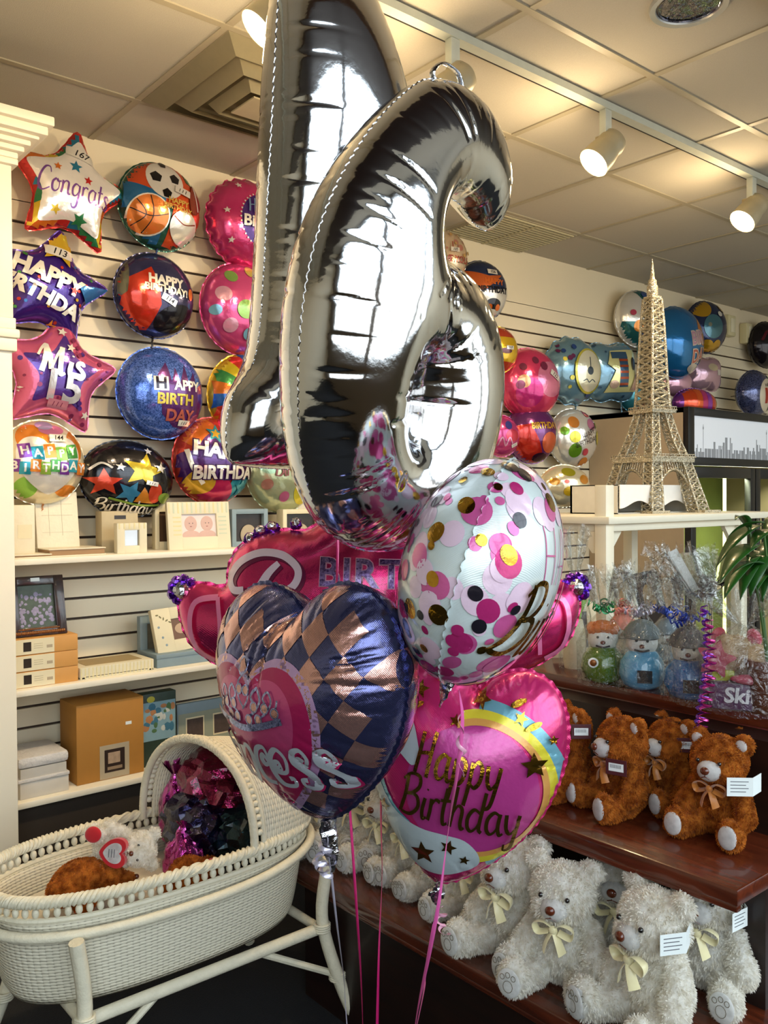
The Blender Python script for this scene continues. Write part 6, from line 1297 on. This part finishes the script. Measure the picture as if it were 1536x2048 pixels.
# ---- glitter tower
def glitter():
    m = mat('champagne_glitter', 'cfc3a4', .35, .5, var=0); nt = m.node_tree; N = nt.nodes; L = nt.links; b = N['Principled BSDF']
    tc = N.new('ShaderNodeTexCoord'); v = N.new('ShaderNodeTexVoronoi'); v.inputs['Scale'].default_value = 420; L.new(tc.outputs['Object'], v.inputs['Vector'])
    sp = N.new('ShaderNodeSeparateColor'); L.new(v.outputs['Color'], sp.inputs[0]); rp = N.new('ShaderNodeValToRGB'); e = rp.color_ramp.elements
    e[0].color = (*hexc('857b62'), 1); e[0].position = .1; e[1].color = (*hexc('fffaea'), 1); e[1].position = .95; x = e.new(.6); x.color = (*hexc('c2b698'), 1); L.new(sp.outputs[0], rp.inputs[0]); L.new(rp.outputs[0], b.inputs['Base Color'])  # bright cells put the sparkle of the flakes into the base colour
    mp = N.new('ShaderNodeVectorMath'); mp.operation = 'SUBTRACT'; mp.inputs[1].default_value = (.5, .5, .5); L.new(v.outputs['Color'], mp.inputs[0])
    s_ = N.new('ShaderNodeVectorMath'); s_.operation = 'SCALE'; s_.inputs['Scale'].default_value = 1.1; L.new(mp.outputs[0], s_.inputs[0]); g = N.new('ShaderNodeNewGeometry'); ad = N.new('ShaderNodeVectorMath'); L.new(g.outputs['Normal'], ad.inputs[0]); L.new(s_.outputs[0], ad.inputs[1]); nm = N.new('ShaderNodeVectorMath'); nm.operation = 'NORMALIZE'; L.new(ad.outputs[0], nm.inputs[0]); L.new(nm.outputs[0], b.inputs['Normal'])
    b.inputs['Roughness'].default_value = .22; return m
M_gl = glitter()
tp = P(1305, 1026, Z=EZ); TX, TYw = tp.x, tp.y
TP = Vector((EX0+.30, EY+.24, EZ))
# choose the depth so that the tower stands over the shelf
tp = P(1305, 1000, Y=EY+.30); TP = Vector((tp.x, EY+.30, EZ))
dT = (TP-Vector((0, 0, H))).dot(CFW); S1 = dT/FPX      # metres per pixel there
TH = (EZ and (P(1316, 520, d=1)-Vector((0, 0, H))).z*dT-(EZ-H))
tw = thing('tower_model', 'metre tall champagne glitter model of a lattice tower with four splayed legs', 'decoration', TP, R(-12))
hs = lambda py: TH*(1026-py)/506.
def prof(z):   # half width of the whole tower
    K_ = [(0, .168), (hs(930), .116), (hs(880), .080), (hs(826), .053), (hs(760), .044), (hs(650), .034), (hs(590), .025)]
    for (z0_, w0), (z1_, w1) in zip(K_, K_[1:]):
        if z <= z1_: return w0+(w1-w0)*(z-z0_)/(z1_-z0_)
    return K_[-1][1]
def lattice(b, corner_fn, zs, r, rb):
    """four chords with crossed bracing on each face"""
    C_ = [[Vector(corner_fn(i, z)) for i in range(4)] for z in zs]
    for i in range(4): b.tube([c[i] for c in C_], r, 0, 6)
    for a, c in zip(C_, C_[1:]):
        for i in range(4):
            j = (i+1) % 4; b.tube([a[i], c[j]], rb, 0, 4); b.tube([a[j], c[i]], rb, 0, 4); b.tube([c[i], c[j]], rb, 0, 4)
z1_, z2_ = hs(925), hs(826)
SG = [(-1, -1), (1, -1), (1, 1), (-1, 1)]
for k, (sx_, sy_) in enumerate(SG):
    b = MB()
    def cf(i, z, sx_=sx_, sy_=sy_):
        W_o = prof(z); th = .062*(1-.45*z/z2_); u, v = [(0, 0), (1, 0), (1, 1), (0, 1)][i]; return (sx_*(W_o-u*th), sy_*(W_o-v*th), z)
    lattice(b, cf, [z1_*i/8 for i in range(9)], .0058, .0042)
    b.box((sx_*prof(0)-.034 if sx_ < 0 else prof(0)-.066, sy_*prof(0)-.034 if sy_ < 0 else prof(0)-.066, 0), (sx_*prof(0)+.066 if sx_ < 0 else prof(0)+.03, sy_*prof(0)+.066 if sy_ < 0 else prof(0)+.03, .012))
    b.build('leg', M_gl, tw, ang=60)
    b = MB(); lattice(b, cf, [z1_+(z2_-z1_)*i/5 for i in range(6)], .005, .0038); b.build('upper_leg', M_gl, tw, ang=60)
def deck(z, w, h, nm='deck', rail=.012):
    b = MB(); b.box((-w, -w, z), (w, w, z+h)); b.box((-w*1.04, -w*1.04, z+h), (w*1.04, w*1.04, z+h+.005))
    n = int(w*2/.012)
    for i in range(n+1):
        q = -w+2*w*i/n
        for a, c in ((q, -w), (q, w), (-w, q), (w, q)): b.box((a-.0012, c-.0012, z+h), (a+.0012, c+.0012, z+h+rail))
    for s_ in (-1, 1): b.box((-w, s_*w-.002, z+h+rail), (w, s_*w+.002, z+h+rail+.003)); b.box((s_*w-.002, -w, z+h+rail), (s_*w+.002, w, z+h+rail+.003))
    return b.build(nm, M_gl, tw, ang=60)
deck(z1_-.004, prof(z1_)+.012, .020); deck(z2_-.006, prof(z2_)+.018, .012, rail=.014)
for k in range(4):
    b = MB(); w_ = prof(z1_*.55)
    pts = [(-w_*.80+2*w_*.80*i/16, -prof(z1_*.8), z1_*(.42+.42*math.sin(PI*i/16))) for i in range(17)]; M_ = Matrix.Rotation(PI/2*k, 4, 'Z')
    b.tube([M_ @ Vector(p) for p in pts], .0055, 0, 6)
    for i in range(1, 16): p = Vector(pts[i]); b.tube([M_ @ p, M_ @ Vector((p.x, -prof(z1_), z1_-.004))], .0022, 0, 4)
    b.build('arch', M_gl, tw, ang=60)
b = MB(); top = hs(600)
lattice(b, lambda i, z: (SG[i][0]*prof(z), SG[i][1]*prof(z), z), [z2_+(top-z2_)*(i/14)**.93 for i in range(15)], .0072, .0052)
lattice(b, lambda i, z: (SG[i][0]*prof(z)*.45, SG[i][1]*prof(z)*.45, z), [z2_+(top-z2_)*(i/9) for i in range(10)], .0045, .003); b.build('spine', M_gl, tw, ang=60)
b = MB(); b.box((-.027, -.027, top-.105*0-.0), (.027, .027, top+.010));  b.lathe([(.021, top+.01), (.024, top+.02), (.024, top+.055), (.019, top+.062), (.019, top+.08), (.011, top+.088), (.009, hs(552)), (.006, hs(540)), (.001, TH)], 0, seg=16); b.build('spire', M_gl, tw, ang=50)
b = MB(); b.box((-.037, -.037, hs(682)), (.037, .037, hs(677))); b.build('collar', M_gl, tw, smooth=False)
# ---- clear film bags
def film():
    m = bpy.data.materials.new('clear_cellophane'); m.use_nodes = True; nt = m.node_tree; N = nt.nodes; L = nt.links; N.remove(N['Principled BSDF'])
    tr = N.new('ShaderNodeBsdfTransparent'); tr.inputs[0].default_value = (.93, .94, .93, 1); gl = N.new('ShaderNodeBsdfGlossy'); gl.inputs['Roughness'].default_value = .07
    mx = N.new('ShaderNodeMixShader'); fr_ = N.new('ShaderNodeLayerWeight'); fr_.inputs[0].default_value = .28; mu = N.new('ShaderNodeMath'); mu.operation = 'MULTIPLY_ADD'; mu.inputs[1].default_value = .34; mu.inputs[2].default_value = .045
    tc = N.new('ShaderNodeTexCoord'); nz = N.new('ShaderNodeTexNoise'); nz.inputs['Scale'].default_value = 38; nz.inputs['Detail'].default_value = 3; nz.inputs['Distortion'].default_value = 1.5; bp = N.new('ShaderNodeBump'); bp.inputs['Strength'].default_value = .7; bp.inputs['Distance'].default_value = .02
    L.new(tc.outputs['Object'], nz.inputs['Vector']); L.new(nz.outputs['Fac'], bp.inputs['Height']); L.new(bp.outputs[0], gl.inputs['Normal']); L.new(bp.outputs[0], fr_.inputs['Normal'])
    L.new(fr_.outputs['Facing'], mu.inputs[0]); L.new(mu.outputs[0], mx.inputs[0]); L.new(tr.outputs[0], mx.inputs[1]); L.new(gl.outputs[0], mx.inputs[2]); L.new(mx.outputs[0], N['Material Output'].inputs['Surface']); return m
M_film = film()
def filmbag(t, r, h0, h1, seed, flare=1.0, lean=(0, 0), nm='cellophane_bag'):
    """pleated clear wrap: body to h0, gathered there, flaring out up to h1"""
    rnd = random.Random(seed); b = MB(); n = 64; zs = [0, .01]+[h0*i/9 for i in range(1, 9)]+[h0]+[h0+(h1-h0)*i/6 for i in range(1, 7)]; V = []
    for z in zs:
        if z <= h0: f = z/h0; rr = r*(1.02 if f < .55 else 1.02-(.86*((f-.55)/.45)**1.3)); am = .03+.12*max(0, f-.5)
        else: f = (z-h0)/(h1-h0); rr = r*(.16+.62*flare*f**.8); am = .35
        for i in range(n):
            a = 2*PI*i/n; w = 1+am*math.sin(a*9+seed+z*8)+am*.6*math.sin(a*17+z*30)+rnd.uniform(-.01, .01)
            sq_ = 1 if z <= h0 else (1-.55*abs(math.sin(a)))
            V.append((rr*w*math.cos(a)+lean[0]*max(0, z-h0*.7), rr*w*sq_*math.sin(a)+lean[1]*max(0, z-h0*.7), z+(0 if z < h1 else rnd.uniform(-.02, .02))))
    F = [(j*n+i, j*n+(i+1) % n, (j+1)*n+(i+1) % n, (j+1)*n+i) for j in range(len(zs)-1) for i in range(n)]
    b.add(V, F); return b.build(nm, M_film, t, ang=None)
def curls(t, loc, m, n=7, r=.009, ln=.05, seed=0, nm='curled_ribbon'):
    rnd = random.Random(seed); b = MB()
    for k in range(n):
        a = rnd.uniform(0, 2*PI); el = rnd.uniform(-.3, .9); d = Vector((math.cos(a), math.sin(a), el)).normalized(); u = d.orthogonal().normalized(); w = d.cross(u); L_ = ln*rnd.uniform(.6, 1.1)
        b.tube([Vector(loc)+d*L_*i/30+(u*math.cos(i*.7)+w*math.sin(i*.7))*r*min(1, i/8) for i in range(31)], .0026, 0, 6, flat=.2)
    return b.build(nm, m, t)
ZT = H-A1
M_hair = mat('ginger_yarn', 'b5642a', .9, var=.3, bump=.8); M_fab = mat('white_gnome_felt', 'c8cac4', .8, var=.06); M_ggl = mat('moss_glass', '4a6a1c', .12, var=.15, coat=.8); M_bgl = mat('sky_glass', '5a9ac0', .12, var=.12, coat=.8); M_cgl = mat('cobalt_glass', '1f68a8', .12, var=.1, coat=.8); M_sgl = mat('steel_glass', '5a7488', .15, var=.3, coat=.8)
def jar(label, px, py, s, gm, hat, rib, seed, h0=.17, h1=.27, lean=(0, 0), yaw=0, badge=None):
    p = P(px, py, Z=ZT); t = thing('gift_jar', label, 'jar', p, view_yaw(p)+R(yaw), 'wrapped jars on the top tier')
    b = MB(); b.lathe([(0, 0), (.028*s, 0), (.045*s, .012*s), (.052*s, .035*s), (.048*s, .062*s), (.034*s, .082*s), (.026*s, .088*s)], 0, seg=32); b.build('bowl', gm, t)
    b = MB(); b.ell((0, 0, .105*s), (.035*s, .033*s, .034*s)); b.ell((0, -.034*s, .100*s), (.006*s, .006*s, .005*s), 1); b.build('head', [M_fab, M_nose], t)
    for q in (-1, 1): b = MB(); b.ell((q*.012*s, -.031*s, .112*s), .0032*s); b.build('eye', M_eye, t)
    b = MB(); b.tube(catmull([(-.016*s, -.031*s, .092*s), (0, -.035*s, .089*s), (.016*s, -.031*s, .092*s)], 4), .0022*s, 0, 6); b.build('mouth', M_dark, t)
    b = MB()
    if hat == 'hair':
        for i in range(16): a = 2*PI*i/16; b.ell((.026*s*math.cos(a), .024*s*math.sin(a)+.004, .128*s+.004*math.sin(3*a)), .012*s, u=10, w=7)
        b.ell((0, 0, .135*s), (.025*s, .024*s, .014*s)); b.build('hair', M_hair, t)
    else:
        b.lathe([(.036*s, .114*s), (.041*s, .117*s), (.040*s, .126*s), (.035*s, .138*s), (.024*s, .150*s), (.010*s, .156*s), (0, .157*s)], 0, seg=24); b.build('cap', hat, t)
    if badge: b = MB(); b.ell((badge[0]*s, -.052*s, .055*s), (.012*s, .003, .012*s), 0); b.ell((badge[0]*s, -.054*s, .055*s), (.008*s, .003, .008*s), 1); b.build('round_sticker', [M_card, M_gold2], t)
    else: b = MB(); b.box((-.01*s, -.0555*s, .022*s), (.022*s, -.0535*s, .050*s)); o = b.build('square_tag', M_dark, t)
    filmbag(t, .058*s, h0*s, h1*s, seed, lean=lean); curls(t, (lean[0]*h0*.3, 0, h0*s), rib, seed=seed)
    return t
jar('moss green gift jar with ginger hair, wrapped in clear film with a green curly bow', 1206, 1364, 1.12, M_ggl, 'hair', foilmat('emerald_ribbon', '1a8a50', .3, .4), 3, badge=(-.022, 0))
jar('light blue gift jar with a white face, wrapped in clear film with a silver bow', 1284, 1376, 1.14, M_bgl, mat('grey_knit_cap', '5f6a6c', .9, bump=.6), M_rsil, 7, h1=.28)
jar('steel blue gift jar standing in the second row with a blue curly bow', 1336, 1350, 1.02, M_sgl, mat('grey_blue_cap', '6c7c88', .9), foilmat('cobalt_ribbon', '1c3a9a', .3, .4), 11)
jar('cobalt blue gift jar with a dark cap and a bright blue curly bow', 1376, 1396, 1.12, M_cgl, mat('charcoal_cap', '3a3f46', .9), foilmat('cobalt_ribbon', '1c3a9a', .3, .4), 5)
p = P(1330, 1310, Z=ZT)
jar('pale gift jar in the back row with a salmon bow', 1246, 1335, 1.0, mat('milky_glass', 'a89a88', .2, var=.1), mat('salmon_cap', 'c8847a', .9), foilmat('salmon_ribbon', 'd8807a', .3, .3), 13)
# tall bag with the purple ribbon
p = P(1432, 1402, Z=ZT); t = thing('plush_gift_bag', 'clear gift bag with a pink and cream plush and long purple curls', 'gift bag', p, view_yaw(p))
M_pinkp = plush('pink_plush', 'cf5a72', 'e07a90'); M_crp = plush('cream_plush', 'cdb08c', 'e0c8a4')
b = MB(); b.ell((.05, 0, .06), (.06, .05, .06)); b.ell((.045, -.01, .12), (.045, .04, .042)); b.ell((.045, -.05, .115), (.02, .012, .016)); b.ell((.0, -.02, .07), (.025, .03, .02)); b.ell((.1, -.03, .05), (.025, .05, .02)); b.ell((.07, -.06, .02), (.03, .03, .02)); b.ell((.02, -.06, .02), (.03, .03, .02))
furbuild(furry(merge(b, .006), 3500, .006, seed=31, lump=.002, curlv=.3), 'plush_body', M_crp, t)
for x_, z_, a_ in ((.005, .16, .4), (.085, .16, -.4)): b = MB(); b.ell((x_, -.01, z_), (.016, .008, .022), rot=(0, a_, 0)); b.build('ear', M_pinkp, t)
b = MB(); st_ = star(0, 0, .045, .2, .55); b.prism([(v.x, v.y) for v in catmull([(a, c, 0) for a, c in st_], 3, True)], -.012, .012, 0, Matrix.Translation((.0, -.07, .115)) @ Matrix.Rotation(R(90), 4, 'X')); b.build('pink_star', M_pinkp, t)
b = MB(); b.ell((.035, -.075, .055), (.017, .012, .015)); b.ell((.115, -.06, .055), (.034, .02, .03), 1); b.build('sweets', [mat('silver_sweet', '6c6470', .12, .9), M_pinkp], t)
filmbag(t, .105, .235, .37, 17, flare=.75, lean=(-.40, 0))
b = MB(); b.box((-.012, 0, -.055), (.012, .002, .055)); o = b.build('paper_slip', M_card, t); o.location = (-.075, -.01, .315); o.rotation_euler = (0, R(-28), 0)
cc = foilmat('purple_pink_curl', '7a35b0', .2, .7); b = MB(); rn = random.Random(2); n = 230; pts = []
for i in range(n): f = i/n; a = i*.62; rr = .009*(.5+.5*math.sin(f*PI))+.003; pts.append((-.028+.012*math.sin(f*5)+rr*math.cos(a), -.115-.045*min(1, f*2)+rr*math.sin(a), .245-f*.36))
b.tube(pts, .0042, 0, 6, flat=.2); b.build('curled_ribbon', cc, t)
b = MB(); b.tube([(x+.006, y-.004, z) for x, y, z in pts[20::1]], .0030, 0, 6, flat=.2); b.build('curled_ribbon', foilmat('hot_pink_curl', 'c83a8a', .2, .6), t)
p = P(1488, 1418, Z=ZT); t = thing('candy_gift_bag', 'clear film gift bag of candy with a lilac packet lettered Skitt at the right edge', 'gift bag', p, view_yaw(p))
b = MB(); b.bbox((-.075, -.03, 0), (.075, .0, .065), .01, 0); b.build('candy_packet', mat('plum_packet', '5a3a5c', .3, var=.3, vscale=40), t)
v, f = text2d('Skitt', .048, .03, .1); 
for nm_, off_, m_ in (('lettering', -.0325, mat('packet_letter_white', 'd8d4da', .4)),):
    b = MB(); b.add([(x, off_, z+.035) for x, z in v], f); b.build(nm_, m_, t, smooth=False)
b = MB(); b.ell((.02, .02, .11), (.045, .04, .04)); b.ell((-.04, .02, .12), (.03, .03, .05)); furbuild(furry(merge(b, .006), 1800, .006, seed=33, lump=.002), 'plush_body', M_crp, t)
b = MB(); b.ell((.055, -.025, .095), (.04, .02, .022)); b.ell((.02, -.03, .075), (.05, .015, .012)); b.build('pink_bow', M_pinkp, t); b = MB(); b.bbox((-.07, -.012, .062), (-.02, 0, .09), .004); b.build('lime_sweet', mat('lime_wrapper', 'b0b83a', .3), t)
filmbag(t, .095, .20, .28, 23, flare=1.3)
# tall wrapped green thing left of the rack post
p = P(1150, 1335, Z=ZT); t = thing('wrapped_gift', 'tall clear wrapped gift with a lime green filling right behind the confetti balloon', 'gift bag', p, view_yaw(p))
b = MB(); b.lathe([(0, 0), (.03, 0), (.034, .02), (.03, .10), (.022, .14), (0, .15)], 0); b.build('cream_base', M_crm, t)
b = MB(); b.ell((.012, 0, .20), (.022, .02, .06), rot=(0, .25, 0)); b.ell((.0, 0, .16), (.02, .02, .03)); b.build('lime_filling', mat('lime_tissue', '8ab04a', .6, var=.2), t); filmbag(t, .045, .27, .40, 29, flare=.9)
# framed pictures behind the jars
p = P(1168, 1325, Z=ZT); t = thing('framed_picture', 'white framed picture standing behind the green gift jar', 'picture frame', P(1165, 1335, Z=ZT)+Vector((.10, .12, 0)), view_yaw(p)+R(20)); t.rotation_euler[0] = R(-10)
b = MB(); frame4(b, -.09, .09, 0, .17, .03, .03, 0, .015); b.build('moulding', M_crm, t); b = MB(); b.box((-.061, .004, .03), (.061, .008, .14)); b.build('picture', M_photo, t)
p = P(1322, 1250, d=2.95); t = thing('framed_picture', 'narrow black framed picture tilted against the jars below the rack', 'picture frame', (p.x, p.y, ZT+.0), view_yaw(p)); t.rotation_euler = (R(-8), R(-14), view_yaw(p)); 
hh = P(1322, 1140, d=2.95).z-ZT
b = MB(); frame4(b, -.045, .045, 0, hh, .014, .02, 0, .012); b.build('moulding', M_dark, t); b = MB(); b.box((-.032, .004, .02), (.032, .007, hh-.02), 0); b.ell((0, .003, hh*.62), (.02, .001, .05), 1); b.build('picture', [M_photo, mat('gold_picture', '8a744c', .5, var=.3)], t)
# glass bowl
p = P(1418, 1300, d=2.50); t = thing('glass_bowl', 'wide clear glass bowl standing left of the plant', 'bowl', (p.x, p.y, ZT)); zt = P(1418, 1108, d=2.50).z-ZT
M_gls = mat('clear_bowl_glass', 'e8efe4', .02, var=0, trans=1, ior=1.3)
b = MB(); b.lathe([(.0, .0), (.04, .0), (.04, .006), (.012, .012), (.010, zt-.12), (.03, zt-.10), (.07, zt-.06), (.082, zt), (.079, zt), (.066, zt-.056), (.028, zt-.094), (0, zt-.098)], 0, seg=36, cap=False); b.build('glass', M_gls, t)
# ---- potted plant
p = P(1545, 1425, Z=ZT); t = thing('potted_plant', 'leafy dark green plant with hanging pointed leaves in a brown pot at the right edge', 'plant', p)
ph = P(1540, 1318, d=(p-Vector((0, 0, H))).dot(CFW)).z-ZT
b = MB(); b.lathe([(0, 0), (.045, 0), (.056, ph*.9), (.060, ph*.9), (.060, ph), (.052, ph), (.05, ph*.85), (0, ph*.85)], 0, seg=32); b.build('pot', mat('brown_glazed_pot', '5c3420', .35), t)
M_leaf = mat('glossy_green_leaf', '1d4a14', .3, var=.35, vscale=12, bump=.1, coat=.3); M_stem = mat('green_stem', '3a5a24', .5)
dP = (p-Vector((0, 0, H))).dot(CFW); loc = Vector(p)
b = MB(); rn = random.Random(3); tips = []
for i in range(5):
    a = rn.uniform(0, 2*PI); tip = Vector((-.02+.05*math.cos(a), .05*math.sin(a), P(1520, 1050+20*i, d=dP).z-ZT)); b.tube(catmull([(.01*math.cos(a), .01*math.sin(a), ph*.8), (.03*math.cos(a), .03*math.sin(a), (tip.z+ph)/2), tip], 6), .0035, 0, 6); tips.append(tip)
b.build('stem', M_stem, t)
def leaf(base, d, ln, w, droop, seed):
    b = MB(); n = 12; u = d.cross(Vector((0, 0, 1))).normalized(); V = []; F = []
    for i in range(n+1):
        f = i/n; c = base+d*ln*f*(1-.25*f*droop)+Vector((0, 0, -droop*ln*.75*f*f)); ww = w*math.sin(PI*f**.75)**.9*(1-.2*f)+.0004
        V += [c-u*ww+Vector((0, 0, ww*.25)), c, c+u*ww+Vector((0, 0, ww*.25))]
    for i in range(n): F += [(3*i, 3*i+1, 3*i+4, 3*i+3), (3*i+1, 3*i+2, 3*i+5, 3*i+4)]
    b.add(V, F); o = b.build('leaf', M_leaf, t, ang=None); s = o.modifiers.new('t', 'SOLIDIFY'); s.thickness = .0008; return o
k = 0
for (px, py, tx, ty, w_) in [(1530, 1045, 1455, 1075, 0.0216), (1525, 1050, 1432, 1135, 0.0243), (1520, 1090, 1440, 1165, 0.027), (1515, 1110, 1448, 1198, 0.0297), (1520, 1100, 1480, 1200, 0.0243), (1525, 1110, 1500, 1195, 0.0243), (1540, 1080, 1525, 1205, 0.0243), (1500, 1060, 1470, 1040, .014), (1545, 1060, 1500, 1100, .02), (1550, 1030, 1535, 1110, .02), (1530, 1130, 1462, 1150, .016), (1560, 1120, 1545, 1190, .02), (1540, 1150, 1515, 1180, .02)]:
    A_ = P(px, py, d=dP+rn.uniform(-.06, .06))-loc; B_ = P(tx, ty, d=dP-rn.uniform(.0, .14))-loc; dv = B_-A_; ln = dv.length; droop = .55
    d_ = (dv+Vector((0, 0, droop*ln*.75))); leaf(A_, d_/ (1-.25*droop)/ln, ln, w_, droop, k); k += 1
EXPO = 0.0
SC.view_settings.view_transform = 'Standard'; SC.view_settings.look = 'None'; SC.view_settings.gamma = 1; SC.view_settings.use_curve_mapping = False
SC.view_settings.exposure = EXPO
